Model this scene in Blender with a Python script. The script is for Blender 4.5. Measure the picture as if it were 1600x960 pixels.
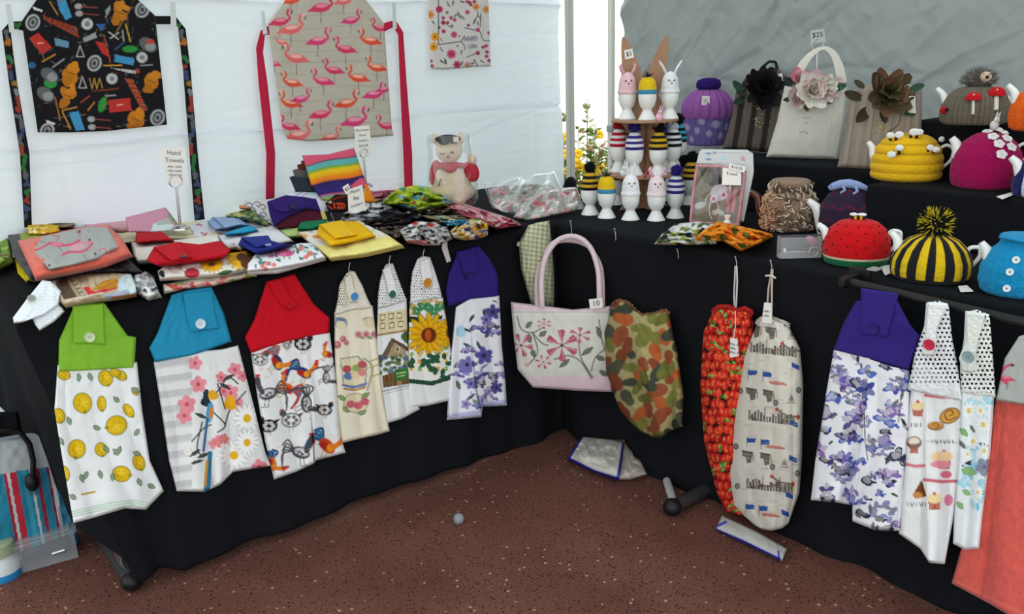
import bpy, math, random
import numpy as np
from mathutils import Matrix, Vector

for o in list(bpy.data.objects):
    bpy.data.objects.remove(o, do_unlink=True)
S = bpy.context.scene
COL = S.collection
PI = math.pi

# ------------------------------------------------------------------ camera
CAM_POS = np.array([-1.782, -1.963, 1.235])
YAW, PITCH, ROLL, FPX = math.radians(50.954), math.radians(16.227), math.radians(-1.835), 1309.2
_fw = np.array([math.cos(PITCH) * math.cos(YAW), math.cos(PITCH) * math.sin(YAW), -math.sin(PITCH)])
_rt = np.array([math.sin(YAW), -math.cos(YAW), 0.0])
_up = np.cross(_rt, _fw)
RT = math.cos(ROLL) * _rt + math.sin(ROLL) * _up
UP = -math.sin(ROLL) * _rt + math.cos(ROLL) * _up
FW = _fw
cd = bpy.data.cameras.new('camera')
cam = bpy.data.objects.new('camera', cd)
COL.objects.link(cam)
cd.sensor_width = 36.0
cd.lens = FPX / 1600 * 36.0
cd.clip_start = 0.05
cam.matrix_world = Matrix(((RT[0], UP[0], -FW[0], CAM_POS[0]), (RT[1], UP[1], -FW[1], CAM_POS[1]),
                           (RT[2], UP[2], -FW[2], CAM_POS[2]), (0, 0, 0, 1)))
S.camera = cam

# ------------------------------------------------------------------ sky and exposure
W = bpy.data.worlds.new('overcast_sky')
S.world = W
W.use_nodes = True
bg = W.node_tree.nodes['Background']
bg.inputs[0].default_value = (0.935, 0.972, 1.0, 1)
bg.inputs[1].default_value = 2.0
S.view_settings.view_transform = 'Standard'
S.view_settings.look = 'None'
S.view_settings.exposure = 0.0
S.view_settings.gamma = 1.0
S.view_settings.use_curve_mapping = False

sl = bpy.data.lights.new('sun', 'SUN')
sl.energy = 2.2; sl.angle = math.radians(3); sl.color = (1.0, .96, .9)
sun = bpy.data.objects.new('sun', sl)
COL.objects.link(sun)
sun.rotation_euler = Vector((.8, .35, -1.4)).to_track_quat('-Z', 'Y').to_euler()

# ------------------------------------------------------------------ helpers
R = np.random.RandomState(7)


def hx(s):
    c = [int(s[i:i + 2], 16) / 255 for i in (0, 2, 4)]
    return np.array([x / 12.92 if x <= 0.04045 else ((x + 0.055) / 1.055) ** 2.4 for x in c])


def A(c):
    return hx(c) if isinstance(c, str) else np.asarray(c, float)


def nvec(ax):
    return np.asarray(ax, float) if isinstance(ax, tuple) else np.eye(3)[ax]


def at(px, py, ax, val):
    """points of the real plane (axis ax, or normal ax, = val) seen at photograph pixels"""
    px = np.asarray(px, float); py = np.asarray(py, float)
    d = ((px - 800) / FPX)[..., None] * RT - ((py - 480) / FPX)[..., None] * UP + FW
    n = nvec(ax)
    t = (np.asarray(val) - CAM_POS @ n) / (d @ n)
    return CAM_POS + t[..., None] * d


def mpp(p):
    """metres per pixel at a point"""
    return float((np.asarray(p) - CAM_POS) @ FW) / FPX


def topix(V):
    d = np.asarray(V) - CAM_POS
    z = d @ FW
    return 800 + FPX * (d @ RT) / z, 480 - FPX * (d @ UP) / z


def noise2(x, y, seed=0):
    x = np.asarray(x, float); y = np.asarray(y, float)
    t = np.random.RandomState(seed).rand(64, 64) * 2 - 1
    xi = np.floor(x).astype(int); yi = np.floor(y).astype(int)
    fx = x - xi; fy = y - yi
    fx = fx * fx * (3 - 2 * fx); fy = fy * fy * (3 - 2 * fy)
    g = lambda a, b: t[a % 64, b % 64]
    return (g(xi, yi) * (1 - fx) + g(xi + 1, yi) * fx) * (1 - fy) + (g(xi, yi + 1) * (1 - fx) + g(xi + 1, yi + 1) * fx) * fy


# ---- materials
MATS = {}


def mat(name, col=None, rough=0.85, bump=None, bs=1.0, bd=0.4, metal=0.0, spec=0.3, transl=0.0, alpha=1.0, vc=False,
        sheen=0.0, mottle=0.0, trans=0.0, coat=0.0):
    if name in MATS:
        return MATS[name]
    m = bpy.data.materials.new(name)
    m.use_nodes = True
    nt = m.node_tree
    N, L = nt.nodes, nt.links
    b = N['Principled BSDF']
    b.inputs['Roughness'].default_value = rough
    b.inputs['Metallic'].default_value = metal
    b.inputs['Specular IOR Level'].default_value = spec
    b.inputs['Transmission Weight'].default_value = trans
    b.inputs['Alpha'].default_value = alpha
    b.inputs['Coat Weight'].default_value = coat
    b.inputs['Sheen Weight'].default_value = sheen
    tc = N.new('ShaderNodeTexCoord')
    src = None
    if vc:
        a = N.new('ShaderNodeVertexColor'); a.layer_name = 'Col'
        src = a.outputs['Color']
    else:
        rgb = N.new('ShaderNodeRGB'); rgb.outputs[0].default_value = (*A(col), 1)
        src = rgb.outputs[0]
    if mottle:
        nz = N.new('ShaderNodeTexNoise'); nz.inputs['Scale'].default_value = 30; nz.inputs['Detail'].default_value = 4
        L.new(tc.outputs['Object'], nz.inputs['Vector'])
        mr = N.new('ShaderNodeMapRange'); mr.inputs[3].default_value = 1 - mottle; mr.inputs[4].default_value = 1 + mottle
        L.new(nz.outputs['Fac'], mr.inputs[0])
        mx = N.new('ShaderNodeVectorMath'); mx.operation = 'SCALE'
        L.new(src, mx.inputs[0]); L.new(mr.outputs[0], mx.inputs['Scale'])
        src = mx.outputs[0]
    L.new(src, b.inputs['Base Color'])
    if bump:
        bp = N.new('ShaderNodeBump'); bp.inputs['Strength'].default_value = bd; bp.inputs['Distance'].default_value = 0.002
        if bump == 'weave':
            h = None
            for dr in ('X', 'Y', 'Z'):
                w = N.new('ShaderNodeTexWave'); w.bands_direction = dr; w.inputs['Scale'].default_value = 160 * bs
                w.inputs['Distortion'].default_value = 1.0
                L.new(tc.outputs['Object'], w.inputs['Vector'])
                if h is None:
                    h = w.outputs['Fac']
                else:
                    ad = N.new('ShaderNodeMath'); ad.operation = 'ADD'; L.new(h, ad.inputs[0]); L.new(w.outputs['Fac'], ad.inputs[1]); h = ad.outputs[0]
        elif bump == 'knit':
            v = N.new('ShaderNodeTexVoronoi'); v.inputs['Scale'].default_value = 170 * bs
            L.new(tc.outputs['Object'], v.inputs['Vector'])
            h = v.outputs['Distance']
        else:
            nz = N.new('ShaderNodeTexNoise'); nz.inputs['Scale'].default_value = 300 * bs; nz.inputs['Detail'].default_value = 6
            L.new(tc.outputs['Object'], nz.inputs['Vector'])
            h = nz.outputs['Fac']
        L.new(h, bp.inputs['Height'])
        L.new(bp.outputs[0], b.inputs['Normal'])
    if transl:
        t = N.new('ShaderNodeBsdfTranslucent'); L.new(src, t.inputs['Color'])
        mxs = N.new('ShaderNodeMixShader'); mxs.inputs[0].default_value = transl
        L.new(b.outputs[0], mxs.inputs[1]); L.new(t.outputs[0], mxs.inputs[2])
        L.new(mxs.outputs[0], N['Material Output'].inputs['Surface'])
    MATS[name] = m
    return m


COTTON = mat('printed_cotton', vc=True, bump='weave', bd=0.25, rough=0.9, spec=0.15)
TERRY = mat('terry_towelling', vc=True, bump='terry', bs=1.0, bd=0.8, rough=0.95, spec=0.1, sheen=0.2)
KNIT = mat('knitted_wool', vc=True, bump='knit', bd=0.9, rough=0.95, spec=0.1, sheen=0.1)
CROCHET = mat('crocheted_cotton', vc=True, bump='knit', bs=0.7, bd=0.9, rough=0.95, spec=0.1)
PLAIN = mat('dyed_linen', vc=True, bump='weave', bs=0.9, bd=0.35, rough=0.92, spec=0.12)
PAINTED = mat('painted_surface', vc=True, rough=0.5)
STRAND = mat('wool_strands', vc=True, rough=0.95, spec=0.1)
CERAMIC = mat('white_glazed_ceramic', 'e4e6e4', rough=0.18, spec=0.5)
BLACKCLOTH = mat('black_polyester_cloth', '14161a', rough=0.92, bump='weave', bd=0.3, spec=0.1, mottle=0.15)
STEEL = mat('bright_steel', 'c8c8c8', rough=0.25, metal=1.0)
PAPER = mat('white_card', 'e6e4e0', rough=0.7)
INK = mat('black_ink', '2a2a2c', rough=0.7)
GREYINK = mat('grey_ink', '5c5a5c', rough=0.7)
BLACKPLASTIC = mat('black_plastic', '121214', rough=0.45)


# ---- mesh building
def mk(V, F, col=None, sharp=None):
    V = np.asarray(V, np.float32)
    if not isinstance(F, list):
        F = [F]
    F = [np.asarray(f, np.int32) for f in F if len(f)]
    me = bpy.data.meshes.new('m')
    me.vertices.add(len(V)); me.vertices.foreach_set('co', V.ravel())
    nl = sum(f.size for f in F); nf = sum(len(f) for f in F)
    me.loops.add(nl); me.loops.foreach_set('vertex_index', np.concatenate([f.ravel() for f in F]))
    tot = np.concatenate([np.full(len(f), f.shape[1], np.int32) for f in F])
    st = np.concatenate([[0], np.cumsum(tot)[:-1]]).astype(np.int32)
    me.polygons.add(nf)
    me.polygons.foreach_set('loop_start', st)
    me.polygons.foreach_set('loop_total', tot)
    me.polygons.foreach_set('use_smooth', np.ones(nf, bool))
    me.update(calc_edges=True)
    me.validate()
    if col is not None:
        ca = me.color_attributes.new('Col', 'FLOAT_COLOR', 'POINT')
        c = np.ones((len(V), 4), np.float32); c[:, :3] = np.clip(col, 0, 1)
        ca.data.foreach_set('color', c.ravel())
    if sharp:
        me.set_sharp_from_angle(angle=math.radians(sharp))
    return me


def tag(o, label=None, cat=None, group=None, kind=None):
    if label: o['label'] = label
    if cat: o['category'] = cat
    if group: o['group'] = group
    if kind: o['kind'] = kind
    return o


def link(name, me, m=None, parent=None, label=None):
    o = bpy.data.objects.new(name, me)
    me.name = name
    COL.objects.link(o)
    if m: me.materials.append(m)
    if parent: o.parent = parent
    if label: o['label'] = label
    return o


WL = {}


def thing(name, label, cat, loc=(0, 0, 0), rz=0.0, group=None):
    o = bpy.data.objects.new(name, None)
    o.empty_display_size = 0.03
    COL.objects.link(o)
    o.location = [float(x) for x in loc]
    o.rotation_euler = (0, 0, rz)
    WL[o.name] = np.array(loc, float)
    return tag(o, label, cat, group)


def wp(o, p=(0, 0, 0)):
    """world position of the thing at the root of o"""
    while o.parent: o = o.parent
    return WL.get(o.name, np.zeros(3))


def loc_of(o, V):
    """world points to the local frame of the thing that o belongs to"""
    while o.parent: o = o.parent
    return (np.asarray(V) - WL.get(o.name, np.zeros(3))) @ rotz(o.rotation_euler[2])


def copy_tree(o, parent=None):
    c = o.copy()
    COL.objects.link(c)
    c.parent = parent
    if parent is None: WL[c.name] = np.array(o.location)
    for ch in list(o.children):
        copy_tree(ch, c)
    return c


def rotz(a):
    c, s = math.cos(a), math.sin(a)
    return np.array([[c, -s, 0], [s, c, 0], [0, 0, 1.]])


def rotx(a):
    c, s = math.cos(a), math.sin(a)
    return np.array([[1., 0, 0], [0, c, -s], [0, s, c]])


def roty(a):
    c, s = math.cos(a), math.sin(a)
    return np.array([[c, 0, s], [0, 1., 0], [-s, 0, c]])


def gridf(nu, nv, cu=False, cv=False):
    i = np.arange(nu if cu else nu - 1); j = np.arange(nv if cv else nv - 1)
    I, J = np.meshgrid(i, j, indexing='ij')
    a = I * nv + J; b = ((I + 1) % nu) * nv + J
    c = ((I + 1) % nu) * nv + (J + 1) % nv; d = I * nv + (J + 1) % nv
    return np.stack([a, b, c, d], -1).reshape(-1, 4)


def zdir(d):
    """rotation taking +z to d"""
    d = np.asarray(d, float); d = d / np.linalg.norm(d)
    a = np.array([0, 0, 1.]) if abs(d[2]) < 0.95 else np.array([1., 0, 0])
    x = np.cross(a, d); x /= np.linalg.norm(x)
    return np.stack([x, np.cross(d, x), d], 1)


class MB:
    def __init__(self):
        self.v = []; self.f = {3: [], 4: []}; self.c = []; self.n = 0

    def add(self, V, F, col=None):
        V = np.asarray(V, float).reshape(-1, 3)
        F = np.asarray(F)
        self.f[F.shape[1]].append(F + self.n)
        self.v.append(V)
        col = np.array([.8, .8, .8]) if col is None else A(col)
        self.c.append(np.broadcast_to(col, V.shape))
        self.n += len(V)
        return self

    def box(self, c, s, rot=None, col=None):
        s = np.asarray(s, float) / 2
        V = np.array([[x, y, z] for x in (-1, 1) for y in (-1, 1) for z in (-1, 1)]) * s
        if rot is not None: V = V @ np.asarray(rot).T
        F = [[0, 1, 3, 2], [4, 6, 7, 5], [0, 4, 5, 1], [2, 3, 7, 6], [0, 2, 6, 4], [1, 5, 7, 3]]
        return self.add(V + np.asarray(c), F, col)

    def tube(self, pts, r, n=8, col=None, closed=False, flat=1.0):
        P = np.asarray(pts, float); m = len(P)
        r = np.broadcast_to(np.asarray(r, float), (m,))
        T = np.gradient(P, axis=0) if not closed else np.roll(P, -1, 0) - np.roll(P, 1, 0)
        T /= np.linalg.norm(T, axis=1)[:, None] + 1e-12
        a = np.array([0, 0, 1.]) if abs(T[0][2]) < 0.9 else np.array([1., 0, 0])
        x = np.cross(T[0], a); x /= np.linalg.norm(x)
        X = []
        for t in T:
            x = x - t * (x @ t); x /= np.linalg.norm(x) + 1e-12; X.append(x)
        X = np.array(X); Y = np.cross(T, X)
        th = np.arange(n) / n * 2 * PI
        V = P[:, None] + r[:, None, None] * (np.cos(th)[None, :, None] * X[:, None] + flat * np.sin(th)[None, :, None] * Y[:, None])
        if not closed:
            V = np.concatenate([np.repeat(P[:1], n, 0)[None], V, np.repeat(P[-1:], n, 0)[None]], 0)
        return self.add(V.reshape(-1, 3), gridf(V.shape[0], n, closed, True), col)

    def lathe(self, prof, n=24, c=(0, 0, 0), rot=None, col=None, sx=1., sy=1.):
        pr = np.asarray(prof, float)
        th = np.arange(n) / n * 2 * PI
        V = np.stack([pr[:, 0][:, None] * np.cos(th) * sx, pr[:, 0][:, None] * np.sin(th) * sy, np.repeat(pr[:, 1][:, None], n, 1)], -1).reshape(-1, 3)
        if rot is not None: V = V @ np.asarray(rot).T
        return self.add(V + np.asarray(c), gridf(len(pr), n, False, True), col)

    def ell(self, c, r, n=16, m=10, rot=None, col=None):
        t = np.linspace(0, PI, m)
        r = np.broadcast_to(np.asarray(r, float), (3,))
        th = np.arange(n) / n * 2 * PI
        V = np.stack([np.sin(t)[:, None] * np.cos(th), np.sin(t)[:, None] * np.sin(th), np.repeat(-np.cos(t)[:, None], n, 1)], -1).reshape(-1, 3) * r
        if rot is not None: V = V @ np.asarray(rot).T
        return self.add(V + np.asarray(c), gridf(m, n, False, True), col)

    def prism(self, poly, th, o=(0, 0, 0), rot=None, col=None):
        """closed outline in local xy, thickness th along z (fan capped, outline star-shaped about its mean)"""
        p = np.asarray(poly, float); n = len(p)
        m = p.mean(0)
        V = np.concatenate([np.c_[p, np.full(n, -th / 2)], np.c_[p, np.full(n, th / 2)], [[m[0], m[1], -th / 2], [m[0], m[1], th / 2]]])
        if rot is not None: V = V @ np.asarray(rot).T
        i = np.arange(n); j = (i + 1) % n
        n0 = self.n
        self.add(V + np.asarray(o), np.stack([i, j, j + n, i + n], 1), col)
        self.f[3].append(np.stack([np.full(n, 2 * n), j, i], 1) + n0)
        self.f[3].append(np.stack([np.full(n, 2 * n + 1), i + n, j + n], 1) + n0)
        return self

    def spikes(self, P, D, ln, w, col=None):
        """many tapered strands at P along D"""
        P = np.asarray(P, float); D = np.asarray(D, float)
        D = D / (np.linalg.norm(D, axis=1)[:, None] + 1e-9)
        k = len(P)
        a = np.cross(D, R.randn(k, 3)); a /= np.linalg.norm(a, axis=1)[:, None] + 1e-9
        b = np.cross(D, a)
        ln = np.broadcast_to(ln, (k,))[:, None]
        V = np.stack([P + a * w, P - a * w / 2 + b * w * .87, P - a * w / 2 - b * w * .87, P + D * ln], 1).reshape(-1, 3)
        base = np.arange(k)[:, None] * 4
        F = np.concatenate([base + np.array([[0, 1, 3]]), base + np.array([[1, 2, 3]]), base + np.array([[2, 0, 3]])])
        if col is not None and np.ndim(col) == 2: col = np.repeat(col, 4, 0)
        return self.add(V, F, col)

    def build(self, name, m, parent=None, label=None, world=False, sharp=45, bevel=0, kind=None):
        V = np.concatenate(self.v)
        if world and parent is not None: V = loc_of(parent, V)
        F = [np.concatenate(self.f[k]) for k in (3, 4) if self.f[k]]
        o = link(name, mk(V, F, np.concatenate(self.c), sharp), m, parent, label)
        if bevel:
            b = o.modifiers.new('bevel', 'BEVEL'); b.width = bevel; b.segments = 2; b.limit_method = 'ANGLE'
        if kind: o['kind'] = kind
        return o


# ---- printing flat patterns as vertex colour
class Paint:
    def __init__(self, X, Y, base):
        self.X = X; self.Y = Y
        self.C = np.empty((len(X), 3)); self.C[:] = A(base)

    def mix(self, m, col, idx=None):
        col = A(col)
        if idx is None:
            self.C += np.clip(m, 0, 1)[:, None] * (col - self.C)
        else:
            self.C[idx] += np.clip(m, 0, 1)[:, None] * (col - self.C[idx])

    def bb(self, x0, y0, x1, y1):
        return np.nonzero((self.X > x0) & (self.X < x1) & (self.Y > y0) & (self.Y < y1))[0]

    def ell(self, cx, cy, rx, ry, a=0, col='000000', soft=0.7):
        r = max(rx, ry) + 2
        i = self.bb(cx - r, cy - r, cx + r, cy + r)
        if not len(i): return
        c, s = math.cos(a), math.sin(a)
        dx = self.X[i] - cx; dy = self.Y[i] - cy
        u = (dx * c + dy * s) / rx; v = (-dx * s + dy * c) / ry
        d = (np.sqrt(u * u + v * v) - 1) * min(rx, ry)
        self.mix(.5 - d / (2 * soft), col, i)

    def poly(self, pts, col):
        p = np.asarray(pts, float)
        i = self.bb(p[:, 0].min() - 1, p[:, 1].min() - 1, p[:, 0].max() + 1, p[:, 1].max() + 1)
        if not len(i): return
        x = self.X[i]; y = self.Y[i]
        ins = np.zeros(len(i), bool)
        for k in range(len(p)):
            (ax, ay), (bx, by) = p[k], p[k - 1]
            if ay == by: continue
            ins ^= ((ay > y) != (by > y)) & (x < (bx - ax) * (y - ay) / (by - ay) + ax)
        self.mix(ins.astype(float), col, i)

    def line(self, pts, w, col):
        p = np.asarray(pts, float)
        i = self.bb(p[:, 0].min() - w - 1, p[:, 1].min() - w - 1, p[:, 0].max() + w + 1, p[:, 1].max() + w + 1)
        if not len(i): return
        x = self.X[i]; y = self.Y[i]; D = np.full(len(i), 1e9)
        for k in range(len(p) - 1):
            a = p[k]; b = p[k + 1] - a
            t = np.clip(((x - a[0]) * b[0] + (y - a[1]) * b[1]) / (b @ b + 1e-9), 0, 1)
            D = np.minimum(D, np.hypot(x - a[0] - t * b[0], y - a[1] - t * b[1]))
        self.mix(.5 + (w / 2 - D) / 1.1, col, i)

    def curve(self, pts, w, col, n=14):
        p = np.asarray(pts, float)
        t = np.linspace(0, len(p) - 1, n)
        out = []
        for q in t:
            k = min(int(q), len(p) - 2); f = q - k
            p0 = p[max(k - 1, 0)]; p1 = p[k]; p2 = p[k + 1]; p3 = p[min(k + 2, len(p) - 1)]
            out.append(.5 * (2 * p1 + (p2 - p0) * f + (2 * p0 - 5 * p1 + 4 * p2 - p3) * f * f + (3 * p1 - p0 - 3 * p2 + p3) * f ** 3))
        self.line(out, w, col)

    def flower(self, cx, cy, r, n, col, cc=None, rot=0., pw=.36, sq=1., cr=.25):
        for k in range(n):
            a = rot + k * 2 * PI / n
            self.ell(cx + .58 * r * math.cos(a), cy + .58 * r * sq * math.sin(a), r * .48, r * pw, a, col)
        if cc: self.ell(cx, cy, r * cr, r * cr * sq, 0, cc)

    def leaf(self, cx, cy, l, w, a, col, rim=None):
        c, s = math.cos(a), math.sin(a)
        t = np.linspace(-1, 1, 9)
        def out(l, w):
            u = np.concatenate([t, t[::-1][1:-1]]) * l / 2
            v = np.concatenate([(1 - t * t), -(1 - t[::-1] ** 2)[1:-1]]) * w / 2
            return np.c_[cx + u * c - v * s, cy + u * s + v * c]
        if rim: self.poly(out(l + 2, w + 2), rim)
        self.poly(out(l, w), col)

    def blob(self, cx, cy, r, col, seed=0, sq=1., rough=.3):
        q = np.random.RandomState(seed)
        th = np.linspace(0, 2 * PI, 18, endpoint=False)
        rr = r * (1 + rough * (q.rand() * np.cos(2 * th + q.rand() * 6) + q.rand() * np.cos(3 * th + q.rand() * 6)))
        self.poly(np.c_[cx + rr * np.cos(th), cy + sq * rr * np.sin(th)], col)

    def quad(self, pts, col):
        self.poly(pts, col)


def resample(p, t):
    p = np.asarray(p, float)
    if len(p) == 1: return np.repeat(p, len(t), 0)
    s = np.concatenate([[0], np.cumsum(np.hypot(*np.diff(p, axis=0).T))])
    s /= s[-1]
    return np.c_[np.interp(t, s, p[:, 0]), np.interp(t, s, p[:, 1])]


def patch(cols, res):
    """grid of pixel positions between outline columns, each listed top to bottom"""
    w = max(np.hypot(*(np.asarray(cols[0][k], float) - np.asarray(cols[-1][k], float))) for k in (0, -1))
    w = max(w, max(abs(cols[0][len(cols[0]) // 2][0] - cols[-1][len(cols[-1]) // 2][0]), 4))
    h = max(np.hypot(*np.diff(np.asarray(c, float), axis=0).T).sum() for c in cols)
    nu = int(max(w / res, 6)) + 1; nv = int(max(h / res, 6)) + 1
    v = np.linspace(0, 1, nv); u = np.linspace(0, 1, nu)
    Q = np.array([resample(c, v) for c in cols])
    ku = np.linspace(0, 1, len(cols))
    X = np.stack([np.interp(u, ku, Q[:, j, 0]) for j in range(nv)], 1)
    Y = np.stack([np.interp(u, ku, Q[:, j, 1]) for j in range(nv)], 1)
    U, V = np.meshgrid(u, v, indexing='ij')
    return nu, nv, U, V, X, Y, w, h


def prof(e):
    return np.sqrt(np.clip(1 - (1 - np.clip(e, 0, 1)) ** 2, 0, 1))


def drape(parent, name, cols, ax, val, m=COTTON, base='e8eaea', paint=None, th=.010, folds=0.0, nf=3, ph=0.0, fpow=1.0, wr=.0015,
          res=1.25, holes=None, label=None, er=5.0, seed=1, dfun=None, open_top=False):
    """cloth hanging against the real plane (axis ax = val); its edges turn back to the plane"""
    nu, nv, U, V, X, Y, w, h = patch(cols, res)
    e = np.minimum(U, 1 - U) * w / er
    e2 = np.minimum((V * h if not open_top else 1e9), (1 - V) * h) / er
    pf = prof(np.minimum(e, e2))
    f = np.abs(np.sin(PI * nf * (U + .05 * np.sin(4 * V + ph)) + ph)) ** .8 * (.75 + .25 * np.sin(7 * U + 3 * V + ph))
    d = th + folds * f * V ** fpow + wr * noise2(U * w / 22, V * h / 40, seed) + wr * .6 * noise2(U * w / 9 + 5, V * h / 14, seed + 3)
    if dfun is not None: d = d + dfun(U, V)
    d = .0015 + d * pf
    P = at(X, Y, ax, val - d).reshape(-1, 3)
    pa = Paint(X.ravel(), Y.ravel(), base)
    if paint: paint(pa)
    F = gridf(nu, nv)
    if holes is not None:
        cx = X.ravel()[F].mean(1); cy = Y.ravel()[F].mean(1)
        F = F[~holes(cx, cy)]
    if parent is not None: P = loc_of(parent, P)
    return link(name, mk(P, F, pa.C), m, parent, label)


def slab(parent, name, cols, z1, z0, m=COTTON, base='e8eaea', paint=None, lump=.003, res=1.4, er=5.0, seed=1, label=None, fold=0.0, nf=3, dfun=None):
    """folded cloth lying flat: top outline seen at height z1, sides falling to z0"""
    nu, nv, U, V, X, Y, w, h = patch(cols, res)
    t = (z1 - z0)
    k = mpp(at(X.mean(), Y.mean(), 2, z1))
    ef = max(er, 1.15 * t / k)
    e = np.minimum(np.minimum(U, 1 - U) * w / er, np.minimum(V * h / er, (1 - V) * h / ef))
    pf = prof(e) ** .8
    d = t * pf + pf * np.clip(e, 0, 1) * (lump * noise2(U * w / 16, V * h / 12, seed) + lump * .6 * noise2(U * w / 7, V * h / 6, seed + 9) + fold * np.sin(2 * PI * nf * (U + .3 * V)))
    if dfun is not None: d = d + pf * dfun(U, V)
    P = at(X, Y, 2, z0 + np.maximum(d, 0))
    pa = Paint(X.ravel(), Y.ravel(), base)
    if paint: paint(pa)
    V3 = P.reshape(-1, 3)
    if parent is not None: V3 = loc_of(parent, V3)
    return link(name, mk(V3, gridf(nu, nv), pa.C), m, parent, label)


def button(parent, px, py, ax, val, rpx, col, off=.018, holes=True, name='button', label=None):
    p = at(px, py, ax, val - off)
    r = rpx * mpp(p)
    n = -nvec(ax)
    rot = zdir(n)
    b = MB()
    b.lathe([(0, 0), (r, 0), (r * 1.02, r * .15), (r * .95, r * .3), (r * .8, r * .28), (r * .72, r * .18), (0, r * .18)], 18, p, rot, col)
    if holes:
        for k in range(4):
            a = PI / 4 + k * PI / 2
            b.lathe([(0, r * .2), (r * .1, r * .2), (0, r * .21)], 6, p + rot @ np.array([r * .25 * math.cos(a), r * .25 * math.sin(a), 0]), rot, A(col) * .25)
    return b.build(name, PAINTED, parent, label, world=True)


def lettering(parent, s, p, xd, yd, size, m=INK, name='lettering', align='CENTER'):
    cu = bpy.data.curves.new('t', 'FONT')
    cu.body = s; cu.size = size; cu.align_x = align; cu.align_y = 'CENTER'; cu.resolution_u = 2
    tmp = bpy.data.objects.new('t', cu)
    me = bpy.data.meshes.new_from_object(tmp)
    bpy.data.objects.remove(tmp)
    xd = np.asarray(xd) / np.linalg.norm(xd); yd = np.asarray(yd) / np.linalg.norm(yd)
    V = np.empty(len(me.vertices) * 3); me.vertices.foreach_get('co', V)
    V = V.reshape(-1, 3)
    V = np.asarray(p) + V[:, :1] * xd + V[:, 1:2] * yd
    if parent is not None: V = loc_of(parent, V)
    me.vertices.foreach_set('co', V.ravel().astype(np.float32)); me.update()
    return link(name, me, m, parent)


def scribble(parent, p, xd, yd, size, k, m):
    """a line of writing too small to read: little upright pen strokes"""
    xd = np.asarray(xd) / np.linalg.norm(xd); yd = np.asarray(yd) / np.linalg.norm(yd); nz = np.cross(xd, yd)
    b = MB()
    for i in range(k):
        if i % 6 == 5: continue
        x = (i - k / 2) * size * .5
        h = size * (.45 + .4 * abs(math.sin(i * 2.3)))
        b.box(p + xd * x + yd * (h - size) / 2, (size * .16, h, .0003), np.stack([xd, yd, nz], 1))
        b.box(p + xd * (x + size * .14) + yd * (-size / 2 + h * .5), (size * .24, size * .14, .0003), np.stack([xd, yd, nz], 1))
    o = b.build('handwriting', m, parent, world=True, kind='stuff')
    return o


def lean(y0, z0, b, yaw=0.0):
    """a plane through (.., y0, z0) leaning back by angle b from vertical (yaw turns it about z); returns normal, offset"""
    n = (math.sin(yaw) * math.cos(b), math.cos(yaw) * math.cos(b), -math.sin(b))
    return n, y0 * n[1] + z0 * n[2]


def card(parent, quad, ax, val, lines=(), name='card', m=None, th=.0012, ink=INK, off=.0008):
    """flat card with corners (tl,tr,br,bl) on a real plane; lines = (text, v 0..1 down, size fraction of height)"""
    q = np.array([at(x, y, ax, val) for x, y in quad])
    n = np.cross(q[1] - q[0], q[3] - q[0]); n /= np.linalg.norm(n)
    if n @ (CAM_POS - q[0]) < 0: n = -n
    V = np.concatenate([q, q - n * th])
    b = MB().add(V, [[0, 1, 2, 3], [7, 6, 5, 4], [0, 4, 5, 1], [1, 5, 6, 2], [2, 6, 7, 3], [3, 7, 4, 0]])
    o = b.build(name, m or PAPER, parent, world=True, sharp=30)
    hh = np.linalg.norm(q[3] - q[0])
    for s, v, sz in lines:
        if s.startswith('~'):
            scribble(parent, (q[0] + q[1]) / 2 * (1 - v) + (q[2] + q[3]) / 2 * v + n * off, q[1] - q[0], q[0] - q[3], hh * sz, len(s), ink)
            continue
        c = (q[0] + q[1]) / 2 * (1 - v) + (q[2] + q[3]) / 2 * v + n * off
        lettering(parent, s, c, q[1] - q[0], q[0] - q[3], hh * sz, ink)
    return o

# ------------------------------------------------------------------ setting
def structure(o):
    o['kind'] = 'structure'
    return o


def nodes_mat(name):
    m = bpy.data.materials.new(name); m.use_nodes = True
    return m, m.node_tree.nodes, m.node_tree.links


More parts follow.
